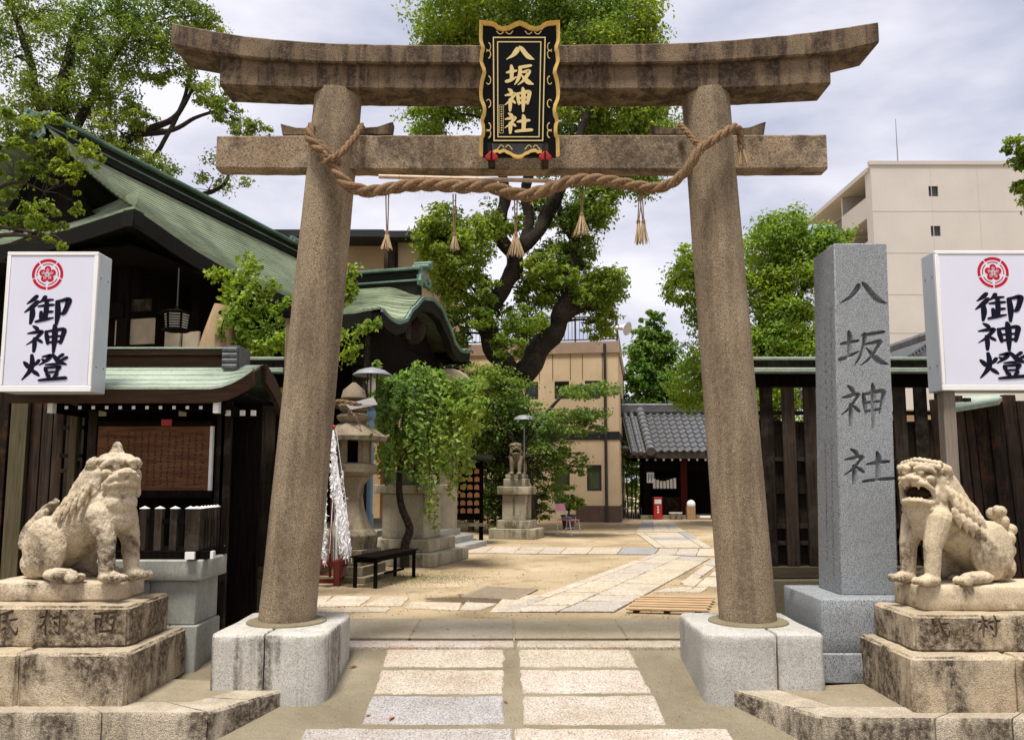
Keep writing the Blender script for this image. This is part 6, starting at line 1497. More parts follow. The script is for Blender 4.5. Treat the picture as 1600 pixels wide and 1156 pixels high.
for k in range(22):
    f = (k % 15) / 14; lo = W(517 + 33 * f + rs.uniform(-2, 2), 872 + rs.uniform(-10, 10), YP + rs.uniform(-.05, .35)); tp = top_ + Vector((rs.uniform(-.03, .04), rs.uniform(-.1, .1), rs.uniform(-.06, .02)))
    if k >= 15: lo = W(500 + rs.uniform(0, 9), 876 + rs.uniform(-8, 10), YP); tp = W(503 + rs.uniform(0, 5), 735, YP + .1)
    mb.tube([tp, tp.lerp(lo, .5) + Vector((.02, 0, -.0)), lo], .0045, 4)
    s0 = rs.uniform(.30, .48) if 6 < k < 15 else rs.uniform(.0, .06); s1 = rs.uniform(.92, 1.0) if k > 4 else rs.uniform(.35, .6)
    nn_ = int(95 * (s1 - s0))
    for i in range(nn_):
        s = s0 + (s1 - s0) * (i + rs.random()) / nn_; c_ = tp.lerp(lo, s) + Vector((rs.gauss(0, .011), rs.gauss(0, .011), 0)); a = rs.uniform(0, 6.28); d = Vector((math.cos(a) * .55, math.sin(a) * .55, rs.uniform(-1.5, -.1))).normalized() * rs.uniform(.025, .05); e = Vector((-math.sin(a), math.cos(a), rs.uniform(-.4, .4))) * .010
        sp.add([c_ - d * .6 - e, c_ - d * .6 + e, c_ + e * 1.3, c_ - e * 1.3, c_ + d + e - Z * .006, c_ + d - e - Z * .006], [(0, 1, 2, 3), (3, 2, 4, 5)])
mb.build('strings', M['paper'], fp); o = sp.build('tied_papers', M['strips'], fp, smooth=0, recalc=False); o['kind'] = 'stuff'
MB().tube([top_ - Z * 2.1, top_ + Z * .08], .02, 8).build('pole', M['wood_red'], fp); MB().ell(top_ + Z * .05, (.035, .035, .03), 8, 6).build('red_knot', M['red'], fp)

# stone lantern
YL = 13.0; lc = W(549, 800, YL); ml = m_at(YL)
ln = thing('stone_lantern', 'mossy old stone lantern wrapped with a straw rope behind the gate', 'stone lantern', (lc.x, YL, 0))
zp = lambda py: W(549, py, YL).z
def hexp(name, prof, mat='lantern', n=6, rz=.2, sm=.5): return MB().lathe(prof, (lc.x, YL, 0), n, rz=rz).build(name, M[mat], ln, smooth=sm, bevel=.012)
hexp('base_step', [(.72, 0), (.72, zp(905) + .1), ], n=4, rz=R(45) - TH); hexp('base_step', [(.58, zp(905) + .101), (.58, zp(880))], n=4, rz=R(45) - TH)
hexp('base_step', [(.50, zp(880) + .002), (.50, zp(856))], n=4, rz=R(45) - TH); hexp('foot', [(.40, zp(856)), (.42, zp(835)), (.34, zp(826))], n=6)
MB().lathe([(.32, zp(826)), (.27, zp(815)), (.20, zp(795)), (.17, zp(775)), (.19, zp(757)), (.26, zp(748)), (.28, zp(745))], (lc.x, YL, 0), 6, rz=.2).build('shaft', M['lantern'], ln, smooth=.5)
hexp('platform', [(.24, zp(746)), (.38, zp(738)), (.38, zp(726)), (.30, zp(723))])
fb_ = MB()
for k in range(6):
    a = math.pi / 3 * k + .2; p_ = Vector((lc.x + .25 * math.cos(a), YL + .25 * math.sin(a), 0)); fb_.bar(p_ + Z * zp(723), p_ + Z * zp(688), .08)
    if k % 2: a2 = a + math.pi / 3; p2 = Vector((lc.x + .25 * math.cos(a2), YL + .25 * math.sin(a2), 0)); fb_.bar((p_ + p2) / 2 + Z * zp(723), (p_ + p2) / 2 + Z * zp(688), .2, .05, up=(math.cos(a + math.pi / 6), math.sin(a + math.pi / 6), 0))
fb_.build('fire_box', M['lantern'], ln); hexp('fire_box_core', [(.16, zp(722)), (.16, zp(689))], mat='wood_black')
MB().lathe([(.30, zp(687)), (.52, zp(689)), (.53, zp(682)), (.40, zp(674)), (.28, zp(666)), (.20, zp(661))], (lc.x, YL, 0), 6, rz=.2).build('roof', M['lantern'], ln, smooth=.4)
for k in range(6):
    a = math.pi / 3 * k + .2; d = Vector((math.cos(a), math.sin(a), 0)); MB().caps(Vector((lc.x, YL, zp(687))) + d * .47, Vector((lc.x, YL, zp(680))) + d * .55, .04, .022, 8).build('roof_curl', M['lantern'], ln, smooth=.9)
hexp('ring', [(.18, zp(662)), (.25, zp(655)), (.26, zp(650)), (.18, zp(645))], n=18, sm=.9); hexp('ring', [(.16, zp(645)), (.22, zp(640)), (.23, zp(634)), (.15, zp(627))], n=18, sm=.9)
MB().lathe([(.10, zp(628)), (.20, zp(622)), (.17, zp(610)), (.03, zp(598))], (lc.x, YL, 0), 16).build('finial', M['lantern'], ln, smooth=.9)
lr = thing('lantern_rope', 'straw rope and white paper tied round the top of the stone lantern', 'rope', (lc.x, YL, zp(632)))
rope([(lc.x + .28 * math.cos(a), YL + .28 * math.sin(a), zp(632) + .03 * math.sin(2 * a)) for a in np.linspace(0, 6.2, 12)], [.035] * 12, lr)
q = [W(540, 632, YL - .3), W(583, 620, YL - .3), W(590, 632, YL - .2), W(548, 640, YL - .33)]; mb = MB(); mb.add(q + [p_ + Vector((0, .01, 0)) for p_ in q], [(0, 1, 2, 3), (4, 5, 6, 7)]); mb.build('paper', M['paper'], lr)
rope([W(545, 640, YL - .32), W(556, 650, YL - .34), W(563, 668, YL - .34), W(568, 686, YL - .4)], [.008] * 4, lr)

# mushroom lamp and blue pole
lp_ = W(579, 700, 13.6); zl = lambda py: W(579, py, 13.6).z
t = thing('yard_lamp', 'grey mushroom-capped lamp beside the stone lantern', 'lamp', (lp_.x, 13.6, 0))
MB().lathe([(.03, zl(574)), (.12, zl(576)), (.22, zl(579)), (.31, zl(585)), (.315, zl(586.5)), (.29, zl(586)), (.1, zl(583)), (.03, zl(582))], (lp_.x, 13.6, 0), 28).build('cap', M['steel'], t, smooth=.9)
for k in range(3): a = 2.1 * k + .5; MB().tube([(lp_.x + .09 * math.cos(a), 13.6 + .09 * math.sin(a), zl(583)), (lp_.x + .09 * math.cos(a), 13.6 + .09 * math.sin(a), zl(636))], .012, 6).build('strut', M['iron'], t)
MB().lathe([(.03, zl(590)), (.065, zl(597)), (.065, zl(608)), (.03, zl(613))], (lp_.x, 13.6, 0), 12).build('bulb_glass', M['glow'], t, smooth=.9)
MB().lathe([(.11, zl(636)), (.11, zl(632))], (lp_.x, 13.6, 0), 12).build('ring', M['iron'], t)
MB().tube([(lp_.x, 13.6, 0), (lp_.x, 13.6, zl(803))], .068, 14).build('pole_foot', M['blue'], t, smooth=.9); MB().tube([(lp_.x, 13.6, zl(803)), (lp_.x, 13.6, zl(636))], .052, 14).build('pole', M['blue'], t, smooth=.9)
MB().lathe([(.075, zl(642)), (.085, zl(648)), (.06, zl(655))], (lp_.x, 13.6, 0), 14).build('collar', M['blue'], t, smooth=.9)

lq = W(819, 652, 22.0); zq = lambda py: W(819, py, 22.0).z
t = thing('yard_lamp', 'grey mushroom-capped lamp standing behind the small guardian lion', 'lamp', (lq.x, 22.0, 0))
MB().lathe([(.03, zq(648)), (.14, zq(649)), (.24, zq(652)), (.28, zq(656)), (.26, zq(655.5)), (.05, zq(653))], (lq.x, 22.0, 0), 24).build('cap', M['steel'], t, smooth=.9)
MB().tube([(lq.x, 22.0, 0), (lq.x, 22.0, zq(652))], .022, 8).build('pole', M['steel'], t, smooth=.9)
# yard pedestals, set square with the hall
def court_ped(label, corner, tiers_, seed, group=None):
    c_ = Vector((corner.x, corner.y, 0)); t = thing('lion_pedestal', label, 'pedestal', tuple(c_))
    w0, d0 = tiers_[0][1], tiers_[0][2]
    ctr = c_ - V_ * (w0 / 2) + U * (d0 / 2)
    for i, (nm, w_, d_, z0_, z1_) in enumerate(tiers_):
        MB().rbox(ctr.x - w_ / 2, ctr.x + w_ / 2, ctr.y - d_ / 2, ctr.y + d_ / 2, z0_, z1_, .015, .14, .004, seed + i, rz=-TH).build(nm, M['oldstone'], t)
    return t, ctr
pcen, cc = court_ped('tiered stone pedestal in the middle of the yard under the small guardian lion', G(836, 843), [('bottom_step', 1.24, 1.0, 0, .26), ('upper_step', .90, .78, .262, .47), ('body', .64, .58, .472, 1.13), ('cap', .86, .78, 1.132, 1.34), ('block', .58, .54, 1.342, 1.54), ('plate', .50, .46, 1.542, 1.65)], 40)
mk = MB(); rs = random.Random(6); fo = cc - U * .292
for k in range(9): z_ = 1.06 - k * .055; mk.obox(fo, V_, U, Z, -.03 + rs.uniform(-.01, .01), .03, -.003, .0, z_, z_ + .012); mk.obox(fo, V_, U, Z, rs.uniform(-.02, .01), .012, -.0035, .0, z_ - .03, z_ + .014)
mk.build('inscription', M['mark'], pcen)
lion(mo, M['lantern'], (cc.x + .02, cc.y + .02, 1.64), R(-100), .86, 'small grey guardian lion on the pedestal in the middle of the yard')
pl2, c2_ = court_ped('mossy stepped stone pedestal half hidden behind the weeping tree', G(679, 887), [('bottom_step', 1.62, 1.8, 0, .23), ('upper_step', 1.24, 1.35, .232, .45), ('body', .82, .86, .452, 1.26), ('cap', 1.06, 1.1, 1.262, 1.42), ('block', .66, .7, 1.422, 1.60)], 60)
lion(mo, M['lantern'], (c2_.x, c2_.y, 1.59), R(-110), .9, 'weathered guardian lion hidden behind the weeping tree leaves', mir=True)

# low stone steps and a border beyond the pedestal
t = thing('border_stones', 'low stone border blocks in front of the votive board', 'stone border', tuple(G(700, 850)))
for i, (a, b_, h) in enumerate((((655, 852), (690, 850), .34), ((690, 856), (712, 848), .2), ((712, 849), (745, 847), .08))):
    p0, p1 = G(*a), G(*b_); d = (p1 - p0).normalized(); n_ = Vector((-d.y, d.x, 0)); MB().obox(p0, d, n_, Z, 0, (p1 - p0).length, 0, .5, 0, h).build('stone', M['oldstone'], t, bevel=.015)

# votive plaque board
YE = 20.0; e0, e1 = W(693, 760, YE), W(752, 760, YE)
eb = thing('votive_board', 'dark roofed rack of orange wooden votive plaques beyond the weeping tree', 'votive rack', ((e0.x + e1.x) / 2, YE, 0))
for x in (e0.x, e1.x): MB().box(x - .05, x + .05, YE - .05, YE + .05, 0, W(700, 718, YE).z).build('post', M['wood_black'], eb)
MB().box(e0.x + .05, e1.x - .05, YE + .02, YE + .05, W(700, 812, YE).z, W(700, 722, YE).z).build('back_panel', M['wood_black'], eb)
zt_ = W(700, 716, YE).z
mb = MB(); mb.prism([(YE - .45, zt_ - .03), (YE, zt_ + .08), (YE + .4, zt_ - .03), (YE + .4, zt_ - .07), (YE - .45, zt_ - .07)], lambda p: (e0.x - .1, p[0], p[1]), lambda p: (e1.x + .25, p[0], p[1])); mb.build('roof', M['copper_brown'], eb)
MB().box(e0.x - .05, e1.x + .05, YE - .3, YE + .2, W(700, 817, YE).z - .06, W(700, 817, YE).z).build('shelf', M['oldstone'], eb)
em = None
for r in range(6):
    zz = W(700, 737 + r * 12.3, YE).z
    MB().box(e0.x + .05, e1.x - .05, YE - .03, YE - .015, zz + .085, zz + .10).build('hook_rail', M['wood_black'], eb)
    for c_ in range(5):
        x = e0.x + .13 + c_ * (e1.x - e0.x - .2) / 4.2
        if em is None:
            em = MB(); em.prism([(-.06, -.06), (.06, -.06), (.06, .035), (0, .065), (-.06, .035)], lambda p: (p[0], -.006, p[1]), lambda p: (p[0], .006, p[1])); em = em.build('votive_plaque', M['ema'], None); o = em
        else: o = em.copy(); C.objects.link(o)
        o.location = (x, YE - .04 - .006 * ((r + c_) % 2), zz + .015); o.rotation_euler = (0, R(random.Random(r * 9 + c_).uniform(-5, 5)), 0)
        tag(o, 'orange wooden votive plaque in the %s row of the dark rack, %s' % (['top', 'second', 'third', 'fourth', 'fifth', 'bottom'][r], ['leftmost', 'second from left', 'middle one', 'second from right', 'rightmost'][c_]), 'votive plaque', 'votive plaques on the rack')

# pink chair
pc = G(888, 836); t = thing('chair', 'old pink chair with white tube frame standing in the yard', 'chair', (pc.x, pc.y, 0)); f = lambda x, y, z: pc + Vector((x * .74 - y * .67, -x * .67 - y * .74, z))
MB().hexa([f(-.2, -.2, .415), f(.25, -.2, .40), f(.25, .2, .40), f(-.2, .2, .415), f(-.2, -.2, .445), f(.25, -.2, .43), f(.25, .2, .43), f(-.2, .2, .445)]).build('seat', M['pink'], t, bevel=.012)
MB().hexa([f(-.26, -.2, .66), f(-.235, -.2, .66), f(-.235, .2, .66), f(-.26, .2, .66), f(-.31, -.2, .86), f(-.285, -.2, .86), f(-.285, .2, .86), f(-.31, .2, .86)]).build('backrest', M['pink'], t, bevel=.012)
for y in (-.2, .2):
    MB().tube([f(-.31, y, .86), f(-.22, y, .5), f(-.2, y, .42), f(-.25, y, .015)], .013, 8).build('leg', M['white'], t, smooth=.9); MB().tube([f(.2, y, .41), f(.28, y, .015)], .013, 8).build('leg', M['white'], t, smooth=.9); MB().tube([f(-.25, y, .015), f(.28, y, .015)], .012, 8).build('runner', M['white'], t)
MB().tube([f(-.25, -.2, .56), f(-.25, .2, .56)], .011, 8).build('back_rail', M['white'], t); MB().tube([f(.05, -.2, .2), f(.05, .2, .2)], .01, 8).build('stretcher', M['white'], t)
MB().ell(f(-.05, 0, .47), (.15, .13, .04), 10, 6).build('cushion', M['steel'], t, smooth=.9)
# clutter by the office corner
p0 = G(985, 811); t = thing('folding_chair', 'folded metal garden chair leaning by the office corner', 'chair', (p0.x, p0.y, 0))
for y in (0, .4):
    MB().tube([p0 + Vector((-.5, y, 0)), p0 + Vector((-.1, y, .75))], .015, 6).build('leg', M['iron'], t); MB().tube([p0 + Vector((.0, y, 0)), p0 + Vector((-.5, y, .6))], .015, 6).build('leg', M['iron'], t)
MB().box(p0.x - .5, p0.x - .05, p0.y, p0.y + .4, .40, .43).build('seat', M['steel'], t)
p0 = G(990, 810); t = thing('plant_stand', 'white wire plant stand beside the folded garden chair', 'stand', (p0.x, p0.y + .3, 0))
for q in range(5): MB().tube([(p0.x + q * .09, p0.y + .3, 0), (p0.x + q * .09, p0.y + .3, .42), (p0.x + q * .09, p0.y + .6, .44)], .012, 6).build('wire', M['white'], t)
p0 = G(930, 813); t = thing('wooden_step', 'small white painted wooden step against the office wall', 'step', (p0.x, p0.y, 0))
for q in range(2): MB().box(p0.x - .42, p0.x + .4, p0.y + .1 + q * .1, p0.y + .3 + q * .1, .12 + q * .14, .16 + q * .14).build('tread', M['white'], t)
for x in (-.38, .36): MB().box(p0.x + x - .03, p0.x + x + .03, p0.y + .12, p0.y + .38, 0, .118).build('leg', M['wood_tan'], t)
p0 = G(938, 828); tag(MB().box(p0.x - .5, p0.x + .45, p0.y, p0.y + .12, .0, .025).build('plank', M['wood_tan'], None, base=p0), 'short plank lying on the sandy yard in front of the office', 'plank')
# round tan stone behind the weeping tree
p0 = W(722, 640, 19.0); t = thing('round_stone', 'large rounded tan stone slab standing behind the weeping tree', 'standing stone', (p0.x, 19.0, 0))
p0 = W(701, 626, 19.0); mb = MB(); mb.prism([(p0.x - .2, 0), (p0.x + .2, 0)] + [(p0.x + .68 * math.cos(a), p0.z + .74 * math.sin(a)) for a in np.linspace(-1.25, math.pi + 1.25, 22)], lambda p: (p[0], 18.9, p[1]), lambda p: (p[0], 19.15, p[1])); mb.build('slab', M['panelpl'], t, bevel=.04)

# ================================================================ plants
def leaves_obj(name, pts, nrm, size, mat, parent, wid=.5, seed=0):
    rg = np.random.default_rng(seed); n = len(pts)
    a = rg.normal(size=(n, 3)); nrm = nrm / np.maximum(np.linalg.norm(nrm, axis=1, keepdims=True), 1e-6)
    a -= nrm * (a * nrm).sum(1, keepdims=True); a /= np.linalg.norm(a, axis=1, keepdims=True); b = np.cross(nrm, a)
    s = size * rg.uniform(.5, 1.4, (n, 1)); fold = nrm * s * .16
    v = np.empty((n, 4, 3)); v[:, 0] = pts - a * s * .5; v[:, 1] = pts + b * s * wid * .5 + fold; v[:, 2] = pts + a * s * .5 - nrm * s * .12; v[:, 3] = pts - b * s * wid * .5 + fold
    o_ = np.array(parent['_w']) if parent is not None else np.zeros(3); v = (v - o_).reshape(-1, 3)
    me = bpy.data.meshes.new(name); me.vertices.add(n * 4); me.vertices.foreach_set('co', v.ravel())
    me.loops.add(n * 6); idx = np.arange(n)[:, None] * 4; me.loops.foreach_set('vertex_index', np.concatenate([idx + [0, 1, 2], idx + [0, 2, 3]], 1).ravel().astype(np.int32))
    me.polygons.add(n * 2); me.polygons.foreach_set('loop_start', (np.arange(n * 2) * 3).astype(np.int32)); me.polygons.foreach_set('loop_total', np.full(n * 2, 3, np.int32))
    me.materials.append(mat); me.update(); me.validate()
    ob = bpy.data.objects.new(name, me); C.objects.link(ob); ob.parent = parent; ob['kind'] = 'stuff'; return ob
def clumps(blobs, seed, sub=.34, up=.55, flat=1.0, more=1.0):
    """leaf positions: each blob (centre, radii, leaves) is a cloud of small twig clumps, denser towards its skin"""
    rg = np.random.default_rng(seed); P = []; Nn = []
    for c_, r, n in blobs:
        n = int(n * more); c_ = np.array(c_); r = np.array(r); k = max(4, int(n / 42)); d = rg.normal(size=(k, 3)); d /= np.linalg.norm(d, axis=1, keepdims=True)
        rad = rg.uniform(.25, 1, (k, 1)) ** .45; jit = 1 + .22 * np.array([noise.noise(Vector(x * 2.2 + seed)) for x in d])[:, None]
        cc_ = c_ + d * r * rad * jit; sr = r.mean() * sub * rg.uniform(.5, 1.2, (k, 1))
        m_k = max(1, n // k); l = rg.normal(size=(k, m_k, 3)) * .55 * np.array([1, 1, .62 * flat])
        p = cc_[:, None, :] + l * sr[:, :, None]; P.append(p.reshape(-1, 3))
        nn_ = l * .9 + rg.normal(size=l.shape) * .55 + np.array([0, 0, up]); Nn.append(nn_.reshape(-1, 3))
    return np.concatenate(P), np.concatenate(Nn)
def B(px, py, Y, rx, ry, rz, n): c_ = W(px, py, Y); k = m_at(Y); return (tuple(c_), (rx * k, rz, ry * k), n)
def tree(name, label, cat, trunk, blobs, leaf, size, seed, bark='bark', sub=.34, base=None, wid=.5, up=.55, flat=1.0, limb=.035, group=None, more=1.0):
    b0 = Vector(trunk[0][0][0]) if base is None else Vector(base)
    t = thing(name, label, cat, (b0.x, b0.y, b0.z), group); mb = MB(); allp = []
    for pts, rad in trunk:
        P_ = path3(pts, 6); rr_ = [r[0] for r in cr_spline([(r, 0) for r in rad], 6)]
        P_ = [p + Vector((noise.noise(p * 1.3), noise.noise(p * 1.3 + Vector((5, 0, 0))), 0)) * r * .8 for p, r in zip(P_, rr_)]
        mb.tube(P_, [r * (1 + .25 * noise.noise(p * 2.3)) for p, r in zip(P_, rr_)], 12); allp += list(zip(P_, rr_))
    rs = random.Random(seed); tw = MB()
    for c_, r, n in blobs:
        c_ = Vector(c_); k = min(allp, key=lambda q: (q[0] - c_).length + max(0, q[0].z - c_.z) * 1.5)
        L = (c_ - k[0]).length; r0 = min(k[1] * .55, limb + L * .012); mid = k[0].lerp(c_, .5) + Vector((rs.uniform(-.1, .1), rs.uniform(-.1, .1), .08)) * L
        tw.tube(path3([k[0], mid, c_], 5), [r0 * (1 - .8 * i / 10) for i in range(11)], 6)
        for q in range(5):
            d = Vector((rs.gauss(0, 1), rs.gauss(0, 1), rs.gauss(.3, .8))).normalized(); e = c_ + Vector((d.x * r[0], d.y * r[1], d.z * r[2])) * .8; s0 = k[0].lerp(c_, rs.uniform(.5, .95)); tw.tube([s0, s0.lerp(e, .5) + Vector((0, 0, .06 * L)), e], [r0 * .42, r0 * .3, r0 * .12], 5)
    if mb.v: mb.build('trunk', M[bark], t, smooth=.9)
    br_ = tw.build('branches', M['twig'] if bark != 'bark' else M['bark'], t, smooth=.9); br_['kind'] = 'stuff'
    P_, Nn = clumps(blobs, seed, sub, up, flat, more); o = leaves_obj('crown', P_, Nn, size, leaf, t, wid, seed)
    return t
T = lambda *p: [tuple(W(*q)) for q in p]

# the big camphor in the middle
YC = 24.0
g0 = G(806, 830); g0 = Vector((W(803, 700, YC).x, YC, 0))
tree('camphor_tree', 'huge camphor tree with forked dark trunk rising behind the name plaque', 'tree',
     [([tuple(g0), tuple(W(800, 690, YC)), tuple(W(796, 590, YC))], [.58, .47, .42]),
      (T((796, 600, YC), (780, 560, YC), (757, 505, YC), (775, 465, YC), (800, 425, YC), (806, 395, YC), (830, 375, YC), (856, 335, YC), (872, 300, YC - .5), (905, 220, YC - 1), (925, 120, YC - 1)), [.35, .31, .29, .27, .24, .24, .21, .20, .17, .13, .07]),
      (T((806, 400, YC), (786, 375, YC), (783, 335, YC), (790, 300, YC), (775, 240, YC), (760, 170, YC)), [.22, .2, .18, .16, .12, .08]),
      (T((822, 385, YC), (826, 340, YC + .4), (822, 290, YC + .5), (840, 200, YC + .5), (850, 90, YC + .5)), [.2, .16, .15, .13, .07]),
      (T((806, 600, YC), (830, 560, YC), (862, 525, YC), (882, 480, YC), (895, 435, YC), (897, 385, YC), (892, 360, YC), (880, 345, YC), (868, 300, YC + .5)), [.37, .34, .30, .25, .21, .18, .16, .12, .08]),
      (T((862, 522, YC), (878, 497, YC), (905, 482, YC), (935, 474, YC), (955, 470, YC)), [.24, .22, .19, .16, .1]),
      (T((892, 365, YC), (905, 330, YC), (930, 300, YC), (960, 250, YC)), [.2, .16, .12, .06])],
     [B(700, 25, YC - 1, 55, 38, 1.8, 3200), B(760, 20, YC, 60, 40, 2, 3400), B(840, -10, YC, 70, 50, 2.2, 3600), B(900, 25, YC, 70, 42, 2, 3800), B(975, 45, YC, 60, 42, 1.9, 3400), B(1010, 80, YC, 32, 34, 1.2, 1500), B(930, 90, YC - .5, 80, 40, 1.6, 3600), B(850, 80, YC + 1, 70, 40, 1.8, 2800), B(690, 80, YC, 45, 24, 1.3, 1500), B(775, 80, YC, 45, 40, 1.5, 2000),
      B(670, 185, YC, 34, 28, 1.1, 1400), B(720, 165, YC, 40, 26, 1.1, 1200), B(900, 190, YC, 50, 38, 1.5, 2400), B(965, 190, YC, 55, 48, 1.6, 2800), B(1025, 215, YC, 38, 45, 1.2, 1800), B(1000, 150, YC, 50, 40, 1.5, 2000), B(990, 285, YC, 45, 26, 1.1, 1300), B(935, 260, YC, 50, 30, 1.3, 1700), B(870, 250, YC + .8, 40, 36, 1.2, 1100), B(925, 320, YC - .3, 36, 34, 1.2, 1700), B(905, 345, YC, 40, 26, 1, 1100),
      B(695, 350, YC - .5, 30, 24, 1, 1200), B(668, 375, YC - .5, 22, 22, .8, 700), B(690, 405, YC - .5, 28, 26, .9, 900), B(740, 375, YC - .6, 36, 36, 1, 1700), B(735, 425, YC - .5, 34, 22, .9, 900), B(700, 445, YC, 26, 22, .8, 700), B(770, 345, YC, 22, 26, .8, 600), B(718, 480, YC + .2, 28, 30, .9, 1000), B(712, 525, YC + .3, 24, 26, .8, 700),
      B(872, 405, YC + .4, 40, 30, 1, 1400), B(905, 395, YC + .3, 26, 30, .9, 900), B(858, 440, YC + .5, 36, 24, 1, 1000), B(870, 465, YC + .4, 40, 20, .9, 900), B(830, 460, YC + .9, 24, 30, .8, 600), B(945, 448, YC, 34, 26, 1.0, 1900), B(925, 470, YC, 36, 20, .9, 1100), B(905, 455, YC + .2, 26, 18, .8, 600), B(938, 505, YC + .2, 24, 26, .7, 700), B(830, 520, YC + 1.6, 30, 40, .9, 900), B(785, 500, YC + 1.6, 24, 40, .9, 600), B(845, 330, YC + .8, 30, 26, .9, 700), B(770, 455, YC - .9, 26, 18, .5, 420), B(820, 500, YC - .9, 34, 20, .6, 520), B(845, 415, YC - .7, 30, 18, .5, 480), B(790, 540, YC - .9, 26, 18, .5, 380), B(752, 500, YC - .8, 22, 20, .5, 380), B(880, 430, YC - .6, 26, 16, .5, 380), B(800, 350, YC - .7, 20, 16, .5, 300)],
     L_CAM, .128, 11, sub=.40, more=1.7)
# camphor behind the hall, upper left
YB = 25.0
tree('camphor_tree', 'tall airy camphor tree behind the green hall roof, upper left', 'tree',
     [([tuple(Vector((W(70, 600, YB).x, YB, 0))), tuple(W(75, 420, YB)), tuple(W(85, 230, YB)), tuple(W(100, 120, YB)), tuple(W(130, 20, YB))], [.5, .42, .3, .2, .1]),
      (T((85, 240, YB), (60, 160, YB), (45, 90, YB), (25, 30, YB), (10, -20, YB)), [.2, .15, .11, .08, .05]), (T((80, 250, YB), (130, 180, YB), (170, 110, YB), (210, 40, YB)), [.2, .14, .1, .06]),
      (T((80, 320, YB), (160, 250, YB), (215, 210, YB), (270, 185, YB), (300, 140, YB)), [.2, .15, .12, .09, .05]), (T((215, 210, YB), (262, 205, YB), (305, 185, YB), (350, 170, YB)), [.1, .08, .06, .04]), (T((220, 270, YB), (250, 230, YB), (285, 160, YB), (300, 100, YB)), [.08, .07, .06, .04]), (T((170, 330, YB + 2), (330, 300, YB + 2), (360, 265, YB + 2)), [.12, .07, .04])],
     [B(15, 15, YB, 40, 40, 1.4, 1500), B(75, 15, YB, 40, 26, 1.2, 1100), B(160, 25, YB, 45, 32, 1.3, 1700), B(215, 20, YB, 40, 28, 1.2, 1500), B(285, 25, YB, 40, 28, 1.2, 1500), B(325, 40, YB, 28, 22, 1, 800), B(110, 70, YB, 50, 36, 1.4, 1900), B(170, 95, YB, 45, 34, 1.3, 1900), B(230, 65, YB, 40, 26, 1.2, 1300), B(20, 90, YB, 34, 40, 1.2, 1100), B(75, 150, YB, 44, 40, 1.3, 1700), B(135, 150, YB, 44, 36, 1.3, 1700), B(185, 155, YB, 30, 26, 1, 900), B(240, 105, YB, 34, 22, 1, 800), B(300, 120, YB, 30, 18, .8, 500),
      B(330, 150, YB, 30, 22, .8, 700), B(355, 175, YB, 24, 22, .7, 600), B(300, 60, YB, 36, 20, 1, 800), B(270, 80, YB, 30, 20, .9, 600), B(20, 180, YB, 30, 34, 1, 900), B(100, 215, YB, 46, 28, 1.2, 1500), B(190, 205, YB, 42, 28, 1.1, 1400), B(245, 265, YB, 28, 22, .9, 900), B(200, 245, YB, 34, 22, .9, 900), B(225, 190, YB, 26, 18, .8, 500), B(150, 240, YB, 40, 26, 1, 1000), B(380, 200, YB, 26, 12, .6, 380), B(405, 205, YB, 26, 10, .6, 380), B(360, 270, YB + 2, 40, 34, 1, 420), B(325, 295, YB + 2, 30, 22, .9, 300), B(345, 100, YB, 14, 12, .5, 150)],
     L_CAMD, .112, 21, sub=.36, more=1.5)
# tree behind the right pillar
YR = 27.0
tree('broadleaf_tree', 'bright broad-leaved tree seen on both sides of the right stone pillar', 'tree',
     [([(W(1200, 600, YR).x, YR, 0), tuple(W(1200, 560, YR)), tuple(W(1205, 470, YR)), tuple(W(1215, 380, YR))], [.35, .3, .22, .1]), (T((1202, 540, YR), (1245, 470, YR), (1270, 420, YR)), [.16, .12, .06]), (T((1200, 560, YR), (1140, 480, YR), (1090, 430, YR)), [.14, .1, .06]), (T((1205, 500, YR), (1230, 430, YR), (1240, 370, YR)), [.14, .1, .05])],
     [B(1225, 360, YR, 42, 30, 1.3, 2200), B(1262, 385, YR, 40, 28, 1.2, 2000), B(1195, 390, YR, 40, 30, 1.2, 2000), B(1298, 375, YR, 30, 26, 1, 1300), B(1240, 430, YR, 42, 30, 1.3, 2200), B(1190, 450, YR, 40, 34, 1.3, 2200), B(1285, 420, YR, 30, 30, 1, 1300), B(1220, 490, YR, 44, 30, 1.3, 2200), B(1260, 510, YR, 40, 34, 1.2, 1900), B(1195, 535, YR, 44, 34, 1.3, 2200), B(1245, 555, YR, 44, 34, 1.2, 2000), B(1230, 610, YR, 60, 40, 1.4, 2400), B(1180, 620, YR, 50, 40, 1.3, 1800), B(1290, 600, YR, 50, 50, 1.3, 1800), B(1120, 440, YR, 44, 34, 1.2, 2000), B(1075, 425, YR, 34, 22, 1, 1200), B(1065, 455, YR, 26, 20, .9, 800), B(1090, 395, YR, 26, 16, .8, 600), B(1110, 490, YR, 40, 30, 1.1, 1400), B(1120, 550, YR, 40, 40, 1.2, 1800), B(1085, 600, YR + 2, 40, 44, 1.3, 2000), B(1130, 610, YR, 40, 40, 1.2, 1600)],
     L_LIME, .13, 31, sub=.38, more=1.6)
